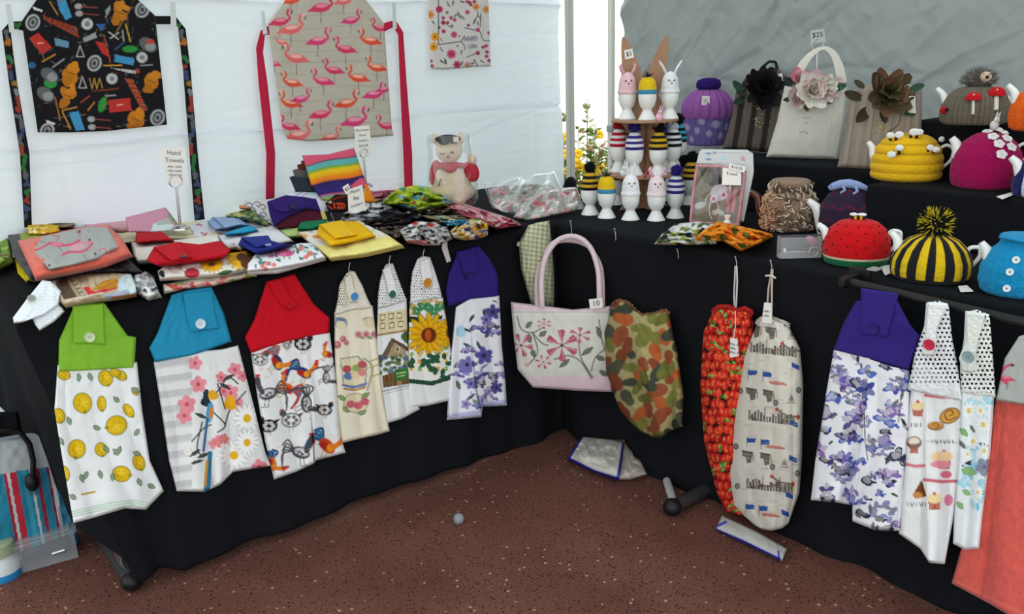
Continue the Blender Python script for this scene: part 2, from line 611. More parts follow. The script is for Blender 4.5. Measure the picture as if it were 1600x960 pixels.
def floor_material():
    m, N, L = nodes_mat('red_brown_speckled_floor')
    b = N['Principled BSDF']; b.inputs['Roughness'].default_value = .85; b.inputs['Specular IOR Level'].default_value = .25
    tc = N.new('ShaderNodeTexCoord')
    n1 = N.new('ShaderNodeTexNoise'); n1.inputs['Scale'].default_value = 3; n1.inputs['Detail'].default_value = 5
    n2 = N.new('ShaderNodeTexNoise'); n2.inputs['Scale'].default_value = 160; n2.inputs['Detail'].default_value = 3
    v1 = N.new('ShaderNodeTexVoronoi'); v1.inputs['Scale'].default_value = 130
    v2 = N.new('ShaderNodeTexVoronoi'); v2.inputs['Scale'].default_value = 75
    for n in (n1, n2, v1, v2): L.new(tc.outputs['Object'], n.inputs['Vector'])
    r1 = N.new('ShaderNodeValToRGB')
    r1.color_ramp.elements[0].position = .3; r1.color_ramp.elements[0].color = (*hx('59352c'), 1)
    r1.color_ramp.elements[1].position = .7; r1.color_ramp.elements[1].color = (*hx('704a3e'), 1)
    L.new(n1.outputs['Fac'], r1.inputs[0])
    r2 = N.new('ShaderNodeValToRGB')
    r2.color_ramp.elements[0].position = .3; r2.color_ramp.elements[0].color = (.62, .58, .56, 1)
    r2.color_ramp.elements[1].position = .72; r2.color_ramp.elements[1].color = (1.3, 1.3, 1.3, 1)
    L.new(n2.outputs['Fac'], r2.inputs[0])
    mu = N.new('ShaderNodeMix'); mu.data_type = 'RGBA'; mu.blend_type = 'MULTIPLY'; mu.inputs[0].default_value = 1
    L.new(r1.outputs[0], mu.inputs[6]); L.new(r2.outputs[0], mu.inputs[7])
    # dark and pale stone chips
    def chips(v, lo, hi, col, src):
        sp = N.new('ShaderNodeSeparateColor'); L.new(v.outputs['Color'], sp.inputs[0])
        g = N.new('ShaderNodeMath'); g.operation = 'GREATER_THAN'; g.inputs[1].default_value = hi; L.new(sp.outputs[0], g.inputs[0])
        d = N.new('ShaderNodeMath'); d.operation = 'LESS_THAN'; d.inputs[1].default_value = lo; L.new(v.outputs['Distance'], d.inputs[0])
        k = N.new('ShaderNodeMath'); k.operation = 'MULTIPLY'; L.new(g.outputs[0], k.inputs[0]); L.new(d.outputs[0], k.inputs[1])
        x = N.new('ShaderNodeMix'); x.data_type = 'RGBA'; L.new(k.outputs[0], x.inputs[0]); L.new(src, x.inputs[6]); x.inputs[7].default_value = (*hx(col), 1)
        return x.outputs[2]
    s = chips(v1, .38, .80, '2c1a18', mu.outputs[2])
    s = chips(v2, .30, .93, 'a5826f', s)
    L.new(s, b.inputs['Base Color'])
    bp = N.new('ShaderNodeBump'); bp.inputs['Strength'].default_value = .5; bp.inputs['Distance'].default_value = .003
    L.new(n2.outputs['Fac'], bp.inputs['Height']); L.new(bp.outputs[0], b.inputs['Normal'])
    return m


b = MB().box((-.6, -1.2, -.02), (5.2, 4.4, .04))
structure(b.build('floor', floor_material()))
gm, N, L = nodes_mat('pale_grass')
nz = N.new('ShaderNodeTexNoise'); nz.inputs['Scale'].default_value = 25
rp = N.new('ShaderNodeValToRGB'); rp.color_ramp.elements[0].color = (*hx('5b6b3c'), 1); rp.color_ramp.elements[1].color = (*hx('9aa572'), 1)
L.new(nz.outputs['Fac'], rp.inputs[0]); L.new(rp.outputs[0], N['Principled BSDF'].inputs['Base Color'])
structure(MB().box((0, 0, -.07), (30, 30, .04)).build('ground', gm))

TENT_WHITE = mat('white_tent_fabric', 'dbe2ea', rough=.8, transl=.30, bump='terry', bs=.05, bd=.25, spec=.2)
TENT_GREY = mat('silver_lined_tent_fabric', '8f9696', rough=.42, transl=.22, bump='terry', bs=.05, bd=.2, spec=.4)


def creases(u, v, n, seed, amp, ang, spread, wid, lmin=.2, lmax=.7, u1=3., v1=2.):
    q = np.random.RandomState(seed)
    d = np.zeros_like(u)
    for k in range(n):
        cx = q.rand() * u1; cy = q.rand() * v1
        a = ang + (q.rand() - .5) * spread
        l = lmin + q.rand() * (lmax - lmin)
        s = (u - cx) * math.cos(a) + (v - cy) * math.sin(a)
        t = -(u - cx) * math.sin(a) + (v - cy) * math.cos(a) + .02 * np.sin(s * 9 + k)
        d += amp * (q.rand() * 1.4 - .5) * np.exp(-np.abs(t) / wid) * np.exp(-(s / l) ** 4)
    return d


# left (back) wall: a bright backlit sheet with fold creases
nu, nv = 480, 420
U, V = np.meshgrid(np.linspace(-2.9, .885, nu), np.linspace(0, 2.35, nv), indexing='ij')
d = .006 * noise2(U * 2.5, V * 2.5, 4) + creases(U + 2.9, V, 170, 5, .011, .05, .7, .007, u1=3.8, v1=2.35) + .0022 * np.abs(noise2(U * 5, V * 34, 6)) + .0016 * noise2(U * 16, V * 60, 16)
for zc, s in ((1.04, 1), (1.47, -1)):
    d += .020 * np.exp(-np.abs(V - zc - .01 * U - .006 * np.sin(5 * U)) / .007) * s
for xc in (-1.2, -.15, .72):
    d += .003 * np.exp(-np.abs(U - xc) / .01)
d += np.clip(U - .84, 0, 1) * .9 * np.sin(V * 6) * .3
P = np.stack([U, .92 + d, V], -1).reshape(-1, 3)
structure(link('wall_left', mk(P, gridf(nu, nv)), TENT_WHITE))

# right wall: grey, strongly crumpled
nu, nv = 560, 400
U, V = np.meshgrid(np.linspace(0, 2.9, nu), np.linspace(0, 2.35, nv), indexing='ij')
wgt = .35 + .65 * np.exp(-(U / .9) ** 2)
r1 = (U + V) * .7071; r2 = (V - U) * .7071
d = .012 * noise2(U * 3, V * 3, 8) + .045 * wgt * np.abs(noise2(r1 * 3.2, r2 * 7.5, 9)) + .024 * wgt * np.abs(noise2(r1 * 6 + 3, r2 * 15 + .6 * r1, 10)) + .010 * wgt * np.abs(noise2(r1 * 22, r2 * 18, 14)) \
    + creases(U, V, 60, 11, .030, .75, 1.0, .009, .1, .4, u1=1.1, v1=2.35) \
    + creases(U, V, 50, 12, .020, .6, .8, .010, .2, .7, u1=2.9, v1=2.35) + creases(U, V, 16, 13, .014, .0, .15, .010, .3, 1., u1=2.9, v1=2.35)
P = np.stack([.97 + d, .655 - U, V], -1).reshape(-1, 3)
structure(link('wall_right', mk(P, gridf(nu, nv)), TENT_GREY))

# canopy overhead
b = MB()
b.add([[-3.0, -2.6, 2.3], [1.05, -2.6, 2.3], [1.05, 1.0, 2.3], [-3.0, 1.0, 2.3], [-.95, -.8, 3.0]], [[0, 1, 4], [1, 2, 4], [2, 3, 4], [3, 0, 4]])
structure(b.build('ceiling', mat('canopy_fabric', 'dfe5e8', rough=.8, transl=.5)))

# tent poles
GREYMETAL = mat('grey_painted_pole', '9a9c98', rough=.45, spec=.4)
PALEPOLE = mat('cream_painted_pole', 'dcdcd2', rough=.45, spec=.4)
p = at(892, 281, 1, .93)
t = thing('tent_pole', 'square grey tent pole in the corner beside the white sheet wall', 'pole', (p[0], .93, 0))
MB().box((0, 0, 1.15), (.030, .030, 2.3)).build('post', GREYMETAL, t, bevel=.003)
MB().box((0, 0, .006), (.09, .09, .012)).build('foot_plate', GREYMETAL, t, bevel=.002)
p = at(955, 200, 1, .68)
t = thing('tent_pole', 'slim cream tent pole with a grey clip at the edge of the grey wall', 'pole', (p[0], .68, 0))
MB().box((0, 0, 1.15), (.024, .024, 2.3)).build('post', PALEPOLE, t, bevel=.003)
z = at(953, 201, 1, .68)[2]
MB().box((-.002, -.004, z), (.034, .034, .028)).build('clamp', mat('grey_clip', '9a9da0', rough=.5), t, bevel=.004)
MB().box((0, 0, .006), (.08, .08, .012)).build('foot_plate', PALEPOLE, t, bevel=.002)

# neighbouring white marquee side seen through the gap
nu, nv = 60, 40
U, V = np.meshgrid(np.linspace(-1.6, 1.6, nu), np.linspace(-.05, 2.6, nv), indexing='ij')
d = .03 * noise2(U * 2, V * 1.2, 3)
structure(link('wall_outside', mk(np.stack([3.3 + .75 * U + .66 * d, 3.9 - .66 * U + .75 * d, V], -1).reshape(-1, 3), gridf(nu, nv)), mat('sunlit_white_fabric', 'f4f4f2', rough=.8, transl=.4)))

# flowering shrub outside the gap
LEAF = mat('shrub_leaf', vc=True, rough=.6)
sc = at(912, 262, 1, 1.5)
t = thing('flowering_shrub', 'green shrub with yellow flowers outside the gap between the tent walls', 'shrub', (sc[0], sc[1], -.05))
q = np.random.RandomState(3)
b = MB(); fb = MB()
stems = MB()
tips = []
for k in range(80):
    a = q.rand() * 2 * PI; r = .42 * math.sqrt(q.rand())
    h = (.62 + .34 * q.rand()) * (1 - .25 * r) + .16 * (k % 9 == 0)
    base = np.array([.3 * r * math.cos(a), .3 * r * math.sin(a), 0]); tip = np.array([r * math.cos(a), r * math.sin(a), h])
    m_ = (base + tip) / 2 + np.array([0, 0, .1])
    ts = np.linspace(0, 1, 9)[:, None]
    pts = base * (1 - ts) ** 2 + 2 * m_ * ts * (1 - ts) + tip * ts ** 2
    stems.tube(pts, np.linspace(.006, .0015, 9), 5, hx('6f7a45'))
    tips.append(tip)
    for s in range(40):
        f = .35 + .65 * q.rand()
        p = base * (1 - f) ** 2 + 2 * m_ * f * (1 - f) + tip * f ** 2
        d_ = q.randn(3); d_[2] = abs(d_[2]) * .6; d_ /= np.linalg.norm(d_)
        s_ = np.cross(d_, q.randn(3)); s_ /= np.linalg.norm(s_)
        l = .03 + .03 * q.rand(); w = l * .24
        c = hx(['7d8f4a', '5f7a3c', '93a35c', '8c8f50', 'a1795a'][q.randint(5)])
        n_ = np.cross(d_, s_) * w * .4
        b.add([p, p + d_ * l * .5 + s_ * w + n_, p + d_ * l, p + d_ * l * .5 - s_ * w + n_, p + d_ * l * .5], [[0, 1, 4], [1, 2, 4], [2, 3, 4], [3, 0, 4]], c)
b.build('foliage', LEAF, t, kind='stuff')
stems.build('stem', LEAF, t, kind='stuff')
for px, py in ((901, 255), (908, 262), (903, 240), (925, 265), (884, 268), (882, 240), (885, 214), (938, 262), (936, 210), (930, 268)):
    p = at(px, py, 1, 1.30 + .1 * (px % 3)) - WL[t.name]
    b = MB()
    for k in range(7):
        a = k * 2 * PI / 7
        rr = zdir((-.5 + .2 * math.cos(px), -.8, .4 + .3 * math.sin(py)))
        b.ell(p + rr @ np.array([.016 * math.cos(a), .016 * math.sin(a), .004 * math.sin(3 * a)]), (.014, .014, .005), 8, 5, rr, hx('f2c522'))
    b.ell(p, .010, 8, 6, None, hx('d99a10'))
    b.build('flower', LEAF, t)

# ------------------------------------------------------------------ trestle tables and their cloths
TABLETOP = mat('white_plastic_tabletop', 'c9c9c4', rough=.5)
LEGMETAL = mat('grey_leg_metal', '4a4a4c', rough=.4, metal=.6)


def trestle(label, x0, x1, y0, y1, along, ends):
    t = thing('trestle_table', label, 'table', ((x0 + x1) / 2, (y0 + y1) / 2, 0))
    c = WL[t.name]
    b = MB().box((0, 0, .715), (x1 - x0, y1 - y0, .035)); b.build('tabletop', TABLETOP, t, bevel=.008)
    for e in ends:
        g = MB(); legs = []
        if along == 'x':
            for y in (y0 + .13, y1 - .13):
                b = MB(); legs.append(b); b.tube([(e - c[0], y - c[1], .70), (e - c[0], y - c[1], .04)], .014, 10)
            g.tube([(e - c[0], y0 + .045 - c[1], .022), (e - c[0], y1 - .04 - c[1], .022)], .020, 10)
            caps = [(e - c[0], y0 + .045 - c[1], .024), (e - c[0], y1 - .04 - c[1], .024)]
        else:
            for x in (x0 + .03, x1 - .13):
                b = MB(); legs.append(b); b.tube([(max(x, .06) - c[0], e - c[1], .70), (max(x, .06) - c[0], e - c[1], .03)], .014, 10)
            g.tube([(x0 - .145 - c[0], e - c[1], .022), (x1 - .04 - c[0], e - c[1], .022)], .020, 10)
            caps = [(x0 - .145 - c[0], e - c[1], .024), (x1 - .04 - c[0], e - c[1], .024)]
        for b in legs: b.build('leg', STEEL, t)
        fo = g.build('foot_bar', LEGMETAL, t)
        for p in caps:
            MB().ell(p, (.027, .027, .025), 14, 10).build('foot_cap', BLACKPLASTIC, fo)
    return t


trestle('folding trestle table under the black cloth along the white wall', -1.50, .40, .02, .75, 'x', (-1.385, .2))
rt = trestle('folding trestle table under the black cloth along the grey wall', .02, .84, -1.9, -.02, 'y', (-.605, -1.7))

b0, b1 = at(1042, 752, 0, -.004), at(1056, 797, 0, -.125)
MB().tube([b0, b1], .0125, 12).build('brace', mat('chrome_brace', 'd4d4d4', rough=.25, metal=.35, spec=.6), rt, world=True)


def tablecloth(name, label, front, along0, along1, depth, zbot, shift, foldamp):
    """front: axis index of the drop plane (0 or 1), plane value 0; runs along the other axis"""
    n = 260
    s_top = np.linspace(depth, .014, 12)
    arc = np.linspace(0, PI / 2, 7)
    m_drop = 60
    a = np.linspace(along0, along1, n)
    rows = []
    for s in s_top: rows.append((s, .741, 0.))
    for t in arc[1:]: rows.append((.014 - .014 * math.sin(t), .741 - .014 + .014 * math.cos(t), 0.))
    for t in np.linspace(0, 1, m_drop)[1:]: rows.append((0., None, t))
    P = np.zeros((n, len(rows), 3))
    zb = zbot(a)
    for k, (o, z, t) in enumerate(rows):
        al = a + shift(a, t)
        if z is None:
            zz = .727 * (1 - t) + zb * t
            fade = np.clip((a - along0) / .12, 0, 1) if front == 1 else 1.
            f = fade * foldamp * t * (.5 + .5 * np.sin(a * 17 + 1.3 * np.sin(a * 5) + .8 * t)) + fade * foldamp * .5 * t * (.5 + .5 * np.sin(a * 41 + 2))
            off = f
        else:
            zz = np.full(n, z) + (.0015 * noise2(a * 9, np.full(n, o * 9), 2) if o > .05 else 0); off = o
        if front == 1:
            P[:, k] = np.stack([al, np.broadcast_to(off, (n,)), zz], -1)
        else:
            P[:, k] = np.stack([np.broadcast_to(off, (n,)), al, zz], -1)
    c = np.array([(along0 + along1) / 2, depth / 2, .0]) if front == 1 else np.array([depth / 2, (along0 + along1) / 2, 0])
    V = (P - c).reshape(-1, 3)
    F = [gridf(n, len(rows))]
    o = link(name, mk(V, F), BLACKCLOTH)
    o.location = c
    sm = o.modifiers.new('thickness', 'SOLIDIFY'); sm.thickness = .0012; sm.offset = -1
    return tag(o, label, 'tablecloth', 'black tablecloths')


lb = np.array([at(x, y, 1, .01) for x, y in ((205, 912), (275, 897), (420, 840), (560, 787), (700, 735), (880, 686))])
rb = np.array([at(x, y, 0, .01) for x, y in ((905, 684), (975, 690), (990, 728), (1040, 762), (1075, 785), (1122, 812), (1222, 867), (1400, 925), (1560, 985))])
tablecloth('tablecloth', 'black cloth draped over the table along the white wall', 1, -1.53, .40, .78,
           lambda a: np.interp(a, lb[:, 0], lb[:, 2]), lambda a, t: np.clip((-1.25 - a) / .28, 0, 1) * (.14 * t ** 1.0), .022)
tablecloth('tablecloth', 'black cloth draped over the table along the grey wall', 0, .0, -1.9, .86,
           lambda a: np.interp(-a, -rb[:, 1], rb[:, 2]), lambda a, t: 0 * a, .022)
# short end drop of the left cloth
nu, nv = 40, 20
U, V = np.meshgrid(np.linspace(.0, .78, nu), np.linspace(0, 1, nv), indexing='ij')
P = np.stack([-1.520 + .136 * V * (1 - U / .78) ** 2 + .012 * np.sin(U * 22) * V, U, .741 - V * (.68 - .30 * U / .78)], -1)
o = link('tablecloth_end', mk(P.reshape(-1, 3) - np.array([-.565, .39, 0]), gridf(nu, nv)), BLACKCLOTH, bpy.data.objects['tablecloth'])

# black covered display steps on the right table
def step(label, x0, x1, y0, y1, z):
    nx, ny = 12, 60
    b = MB()
    b.box(((x0 + x1) / 2, (y0 + y1) / 2, (z + .742) / 2), (x1 - x0, y1 - y0, z - .742))
    b.v[-1] = b.v[-1] - np.array([(x0 + x1) / 2, (y0 + y1) / 2, .742])
    o = b.build('display_step', BLACKCLOTH, None, bevel=.008)
    o.location = ((x0 + x1) / 2, (y0 + y1) / 2, .742)
    tag(o, label, 'display riser', 'black cloth covered risers')


ZB, ZF, ZH = .905, .890, 1.045
step('long black cloth-covered riser under the flowered bags', .555, .80, -.80, -.03, ZB)
step('black cloth-covered riser under the yellow and magenta teapots', .40, .63, -1.75, -.815, ZF)
step('tall black cloth-covered riser under the hedgehog teapot', .645, .90, -1.75, -.815, ZH)

# ------------------------------------------------------------------ printed motifs
def flamingo(P, x, y, s, flip=1, c1='d8436a', c2='e88aa0'):
    """s = body length in pixels; flip +1: neck on the right"""
    f = flip
    dk = '4a3a40'
    P.line([(x - f * 0, y + .18 * s), (x - f * .02 * s, y + .75 * s)], 1.2, '6f6468')
    P.ell(x, y, .42 * s, .21 * s, -.12 * f, c1)
    P.poly([(x - f * .3 * s, y - .12 * s), (x - f * .66 * s, y + .18 * s), (x - f * .2 * s, y + .18 * s)], c1)
    P.ell(x + f * .02 * s, y - .09 * s, .28 * s, .09 * s, -.1 * f, c2)
    P.curve([(x + f * .34 * s, y - .02 * s), (x + f * .5 * s, y - .2 * s), (x + f * .36 * s, y - .42 * s), (x + f * .42 * s, y - .62 * s), (x + f * .56 * s, y - .58 * s)], max(1.8, .11 * s), c1)
    P.ell(x + f * .53 * s, y - .60 * s, .09 * s, .07 * s, 0, c2)
    P.ell(x + f * .61 * s, y - .50 * s, .035 * s, .09 * s, .3 * f, dk)


def lemon(P, x, y, r, a, sq=.86):
    P.ell(x, y, r + 1.4, r * sq + 1.4, a, '7a7420')
    P.ell(x, y, r, r * sq, a, 'ddb81c')
    c, s = math.cos(a), math.sin(a)
    P.ell(x + c * r, y + s * r, r * .22, r * .2, a, '9a8a20')
    P.ell(x - s * -.25 * r - c * .1 * r, y - c * .25 * r, r * .55, r * .35, a, 'eccb32')
    for k in range(5):
        t = k * 1.3 + a
        P.ell(x + .45 * r * math.cos(t), y + .4 * r * math.sin(t), .9, .9, 0, '8a7a18')


def rooster(P, x, y, s, flip=1, body='c85a20', tail='23306a', mono=False, tilt=0.):
    f = flip
    ct, st = math.cos(tilt), math.sin(tilt)
    T = lambda u, v: (x + (u * ct * f - v * st) * s, y + (u * st * f + v * ct) * s)
    k = '2c2c30'
    if mono: body = tail = '4a4a50'
    for i in range(5):
        a = .2 * i
        P.curve([T(-.2, .02), T(-.42 - .05 * i, -.35 + .12 * i), T(-.62, -.18 + .2 * i)], (.055 if mono else .09) * s, tail if i % 2 == 0 else ('3a7aa8' if not mono else '55555a'))
    P.ell(*T(0, .08), .32 * s, .20 * s, .3 * f + tilt, body)
    if mono:
        P.ell(*T(.02, .06), .24 * s, .13 * s, .3 * f + tilt, 'c8cacc'); P.ell(*T(-.04, .1), .16 * s, .07 * s, .3 * f + tilt, '5a5a60')
        for i in range(4): P.ell(*T(-.15 + .11 * i, .08 + .04 * math.sin(i * 2)), .035 * s, .035 * s, 0, 'e8eaea')
    else:
        P.ell(*T(-.1, .12), .2 * s, .12 * s, tilt, 'b02a20'); P.ell(*T(.12, .1), .12 * s, .14 * s, tilt, 'e59a24')
    P.curve([T(.2, .02), T(.32, -.2), T(.36, -.38)], .18 * s, body if mono else 'e07a22')
    P.ell(*T(.37, -.42), .1 * s, .09 * s, 0, body if mono else 'c83a20')
    P.ell(*T(.36, -.54), .09 * s, .05 * s, 0, 'c8262a')
    P.ell(*T(.46, -.30), .04 * s, .07 * s, 0, 'c8262a')
    for u in (-.03, .1):
        P.line([T(u, .28), T(u + .02, .52), T(u + .12, .55)], 1.2, 'b8902c' if not mono else '4a4a4a')


def hen(P, x, y, s, flip=1, dark=True):
    f = flip
    c0, c1 = ('232327', 'e6e8e8') if dark else ('55565a', 'e8eaea')
    P.ell(x, y, .46 * s, .34 * s, .1 * f, c0)
    P.poly([(x - f * .3 * s, y), (x - f * .6 * s, y - .38 * s), (x, y - .2 * s)], c0)
    P.ell(x + f * .38 * s, y - .32 * s, .16 * s, .17 * s, 0, c0)
    if not dark: P.ell(x, y, .40 * s, .28 * s, .1 * f, 'e8eaea')
    for k in range(6):
        a = k * 1.05
        P.flower(x + .24 * s * math.cos(a), y + .17 * s * math.sin(a), .10 * s, 5, c1 if dark else c0, c0)
    P.ell(x + f * .44 * s, y - .46 * s, .08 * s, .05 * s, 0, 'c23030')
    for u in (-.06, .08):
        P.line([(x + u * s, y + .3 * s), (x + u * s, y + .5 * s)], 1.1, '8a8a88')


def daisy(P, x, y, r, sq=1., cc='e6b422', rim='b8bcc0', n=14):
    P.flower(x, y, r * 1.04, n, rim, None, 0, .17, sq)
    P.flower(x, y, r, n, 'f4f5f4', None, 0, .13, sq)
    P.ell(x, y, r * .28, r * .28 * sq, 0, cc)


def sunflower(P, x, y, r, sq=1., cc='5a3a1c'):
    P.flower(x, y, r * 1.04, 15, '7a5a10', None, .1, .16, sq)
    P.flower(x, y, r, 15, 'eab81a', None, .1, .13, sq)
    P.flower(x, y, r * .8, 13, 'd99a12', None, .3, .10, sq)
    P.ell(x, y, r * .36, r * .36 * sq, 0, cc)


def watercolour(P, x0, y0, x1, y1, n, seed, cols=('4a4a9c', '6a5aa8', '8a7ab8', '39405c', '5a6ab8', '55486a'), rmin=5, rmax=14, flower=.2):
    q = np.random.RandomState(seed)
    for k in range(n):
        x = x0 + q.rand() * (x1 - x0); y = y0 + q.rand() * (y1 - y0)
        r = rmin + q.rand() * (rmax - rmin)
        c = A(cols[q.randint(len(cols))])
        pale = c + (.85 - c) * (.15 + .45 * q.rand())
        u = q.rand()
        if u < flower:
            a0 = q.rand() * 6
            for j in range(5):
                a = a0 + j * 1.26
                P.leaf(x + .6 * r * math.cos(a), y + .6 * r * math.sin(a), r * 1.2, r * .7, a, c if j % 2 else pale)
            P.ell(x, y, r * .16, r * .16, 0, '2c2a38')
        elif u < flower + .45:
            # a wet brush dab with a darker rim
            sd = q.randint(999); sq = .5 + .5 * q.rand()
            P.blob(x, y, r * .75, c, sd, sq, .6); P.blob(x + .8, y - .8, r * .55, pale, sd, sq, .6)
            P.blob(x + r * .8, y + r * .3, r * .45, c, sd + 1, .7, .6)
        elif u < flower + .65:
            P.leaf(x, y, r * 1.5, r * .45, q.rand() * 3, ['3c5048', '34343e', '6a7068', c][q.randint(4)])
        else:
            P.leaf(x, y, r * 1.3, r * .5, q.rand() * 3, pale); P.leaf(x + r * .5, y + r * .3, r, r * .4, q.rand() * 3, c)


# ------------------------------------------------------------------ hanging hand towels on the left table front
HT = 'hanging hand towels'
FR = 1   # front of the left table is the plane y = 0


def towel(label, x, y, group=HT, ax=1, val=0.0, name='hand_towel', cat='hand towel'):
    p = at(x, y, ax, val)
    p = p - .004 * nvec(ax)
    return thing(name, label, cat, p, group=group)


def yokeflap(t, ycols, fcols, c, bpx, bcol, brad=5, ax=1, val=0.0, flapc=None, th=.016):
    drape(t, 'yoke', ycols, ax, val, PLAIN, c, th=th, wr=.002, er=4, res=1.8)
    if fcols:
        fl = drape(t, 'loop_flap', fcols, ax, val - .013, PLAIN, flapc or c, th=.010, wr=.001, er=3, res=1.8)
        button(fl, bpx[0], bpx[1], ax, val, brad, bcol, off=.026)
    else:
        button(t, bpx[0], bpx[1], ax, val, brad, bcol, off=.024)


# 1 lemons
def p_lemon(P):
    for x, y, r, a, sq in ((100, 586, 9, .3, .8), (165, 591, 12, 1.2, .85), (189, 587, 9, .6, .7), (129, 630, 15, 1.3, .9), (159, 631, 11, 1.5, .55), (92, 650, 11, 1.2, .8),
                           (182, 665, 15.5, 2.9, .92), (201, 642, 11, .95, .55), (120, 702, 14, 1.7, .92), (158, 703, 10, 1.3, .85), (217, 723, 12, 1.2, .7), (101, 740, 11, 1.3, .6),
                           (190, 741, 13.5, .15, .85), (180, 583, 8, .3, .7), (211, 612, 6, 1, .6)):
        lemon(P, x, y, r, a, sq)
    for x, y, a in ((123, 590, 1.6), (141, 589, 1.2), (182, 625, .7), (151, 669, .3), (108, 658, 1.2), (186, 704, 1.9), (181, 707, .8), (128, 748, 1.2), (134, 743, 2), (157, 742, 1.3),
                    (176, 746, 1.6), (214, 676, 2.2), (218, 754, 1.2), (236, 760, .5), (114, 777, .6), (166, 702, 1.), (214, 709, .3), (96, 690, 1.1), (212, 610, .4)):
        P.leaf(x, y, 13, 6, a, '86a083', '4c5a48')
    P.line([(128, 773), (148, 769)], 3, 'b89a20')
    for k in range(3):
        P.line([(112, 808 - 4 * k), (170, 795 - 4 * k), (210, 790 - 4 * k), (232, 795 - 4 * k), (256, 770 - 4 * k)], 2.2, 'b9d4c0')


t = towel('hand towel with lemons print and lime green top, hanging at the left table end', 165, 470)
drape(t, 'towel', [[(90, 570), (85, 640), (98, 720), (115, 818)], [(110, 574), (110, 660), (130, 740), (145, 810)], [(150, 572), (150, 660), (170, 740), (195, 795)], [(180, 570), (192, 660), (210, 740), (228, 797)],
                   [(214, 566), (222, 640), (234, 720), (256, 768)]], 1, 0, COTTON, 'e9edef', p_lemon, th=.010, folds=.024, nf=3.2, ph=1.0, res=1.2)
yokeflap(t, [[(117, 476), (92, 532), (91, 582)], [(140, 474), (140, 530), (140, 580)], [(163, 473), (200, 525), (213, 527), (210, 576)]],
         [[(113, 478), (114, 535), (115, 538)], [(163, 474), (165, 536), (166, 540)]], '84bb3a', (140, 527), 'c5d8b0', 8)


# 2 blossoms and birds
def p_blossom(P):
    q = np.random.RandomState(2)
    for k in range(9):
        y0 = 566 + k * 24
        P.poly([(240, y0), (300, y0 - 8), (300, y0 + 4), (240, y0 + 12)], 'd3d5d6')
        for j in range(5): P.line([(245, y0 + 2 * j), (300, y0 - 8 + 2 * j)], .6, 'a9abb0')
    for x, y, r in ((305, 568, 11), (310, 601, 13), (292, 632, 14), (288, 650, 12), (346, 590, 9), (367, 578, 11), (379, 588, 9), (360, 614, 13), (372, 632, 10), (345, 690, 11), (335, 694, 9), (405, 730, 12), (350, 612, 9)):
        P.flower(x, y, r, 5, 'e58f9c', 'c8555f', x * .7, .42)
    for pts in (((372, 600), (356, 590), (340, 612), (325, 616)), ((325, 616), (330, 640), (352, 664), (340, 676)), ((384, 612), (360, 640), (352, 664)), ((300, 690), (318, 670), (330, 664)), ((316, 660), (308, 700), (318, 715)), ((340, 600), (352, 640))):
        P.curve(pts, 2.2, '2f3a34')
    for x, y, a in ((327, 616, .3), (352, 604, .5), (314, 650, .4), (318, 712, -.4), (308, 722, -.3), (305, 708, -.6), (357, 590, -.5)):
        P.leaf(x, y, 22, 6, a, '3f4a44')
    P.blob(322, 625, 9, '26323c', 4, 1.2); P.blob(333, 618, 8, 'e0a722', 5, 1); P.blob(360, 630, 9, 'e5aa20', 7, 1.3); P.ell(328, 645, 6, 16, .1, '3a9bbd')
    P.ell(330, 645, 3, 10, .1, 'd87a22'); P.line([(324, 655), (318, 705)], 4, '2c6a98')
    P.poly([(326, 705), (332, 706), (328, 770), (318, 768)], '3282a8'); P.poly([(322, 720), (326, 720), (322, 762), (318, 760)], 'd99a26')
    for x, y, r, sq in ((386, 654, 22, 1.1), (366, 712, 24, 1), (386, 692, 20, 1.1), (344, 698, 8, 1), (293, 706, 6, 1)):
        daisy(P, x, y, r, sq)
    for x, y in ((340, 692), (350, 686)): P.flower(x, y, 8, 5, 'e07a88', 'd8a040')


t = towel('hand towel with blossoms and daisies print and turquoise blue top', 300, 450)
drape(t, 'towel', [[(240, 566), (252, 640), (264, 720), (276, 768)], [(290, 556), (298, 640), (306, 720), (320, 769)], [(320, 548), (332, 640), (342, 720), (344, 758)],
                   [(346, 546), (360, 640), (366, 715), (364, 738)], [(372, 540), (398, 640), (414, 705), (424, 728)]], 1, 0, COTTON, 'e4e6e6', p_blossom, th=.010, folds=.028, nf=3.2, ph=2.6)
yokeflap(t, [[(268, 460), (246, 520), (233, 544), (242, 566)], [(296, 452), (296, 510), (300, 556)], [(330, 447), (350, 490), (362, 534)]],
         [[(284, 458), (292, 500), (297, 521)], [(333, 452), (337, 490), (343, 514)]], '2893bd', (313, 506), 'cfe0ec', 8)


# 3 roosters
def p_rooster(P):
    rooster(P, 436, 565, 40, 1, '23305a', 'c85a20', tilt=.9)
    rooster(P, 449, 604, 40, -1, 'd8661c', 'b83a22', tilt=.6)
    rooster(P, 476, 580, 38, 1, '22386e', '22386e', tilt=.3)
    rooster(P, 513, 694, 46, 1, 'c8481c', '235a80', tilt=.5)
    rooster(P, 428, 725, 34, 1, 'd8661c', '22386e', tilt=1.2)
    rooster(P, 512, 552, 26, -1, 'b84a3a', '2c3a6a', tilt=.5)
    rooster(P, 419, 612, 46, -1, mono=True); rooster(P, 470, 704, 46, 1, mono=True); rooster(P, 482, 630, 44, 1, mono=True, tilt=1.2); rooster(P, 512, 590, 30, 1, mono=True, tilt=1.2)
    hen(P, 473, 538, 30, 1, True); hen(P, 406, 562, 28, 1, False); hen(P, 455, 657, 34, -1, False); hen(P, 507, 641, 26, 1, True); hen(P, 420, 666, 30, -1, True); hen(P, 448, 540, 16, 1, False)
    q = np.random.RandomState(5)
    for k in range(40):
        x = 400 + q.rand() * 130; y = 540 + q.rand() * 200
        P.line([(x, y), (x + 5, y - 2)], 1, 'd9b070')


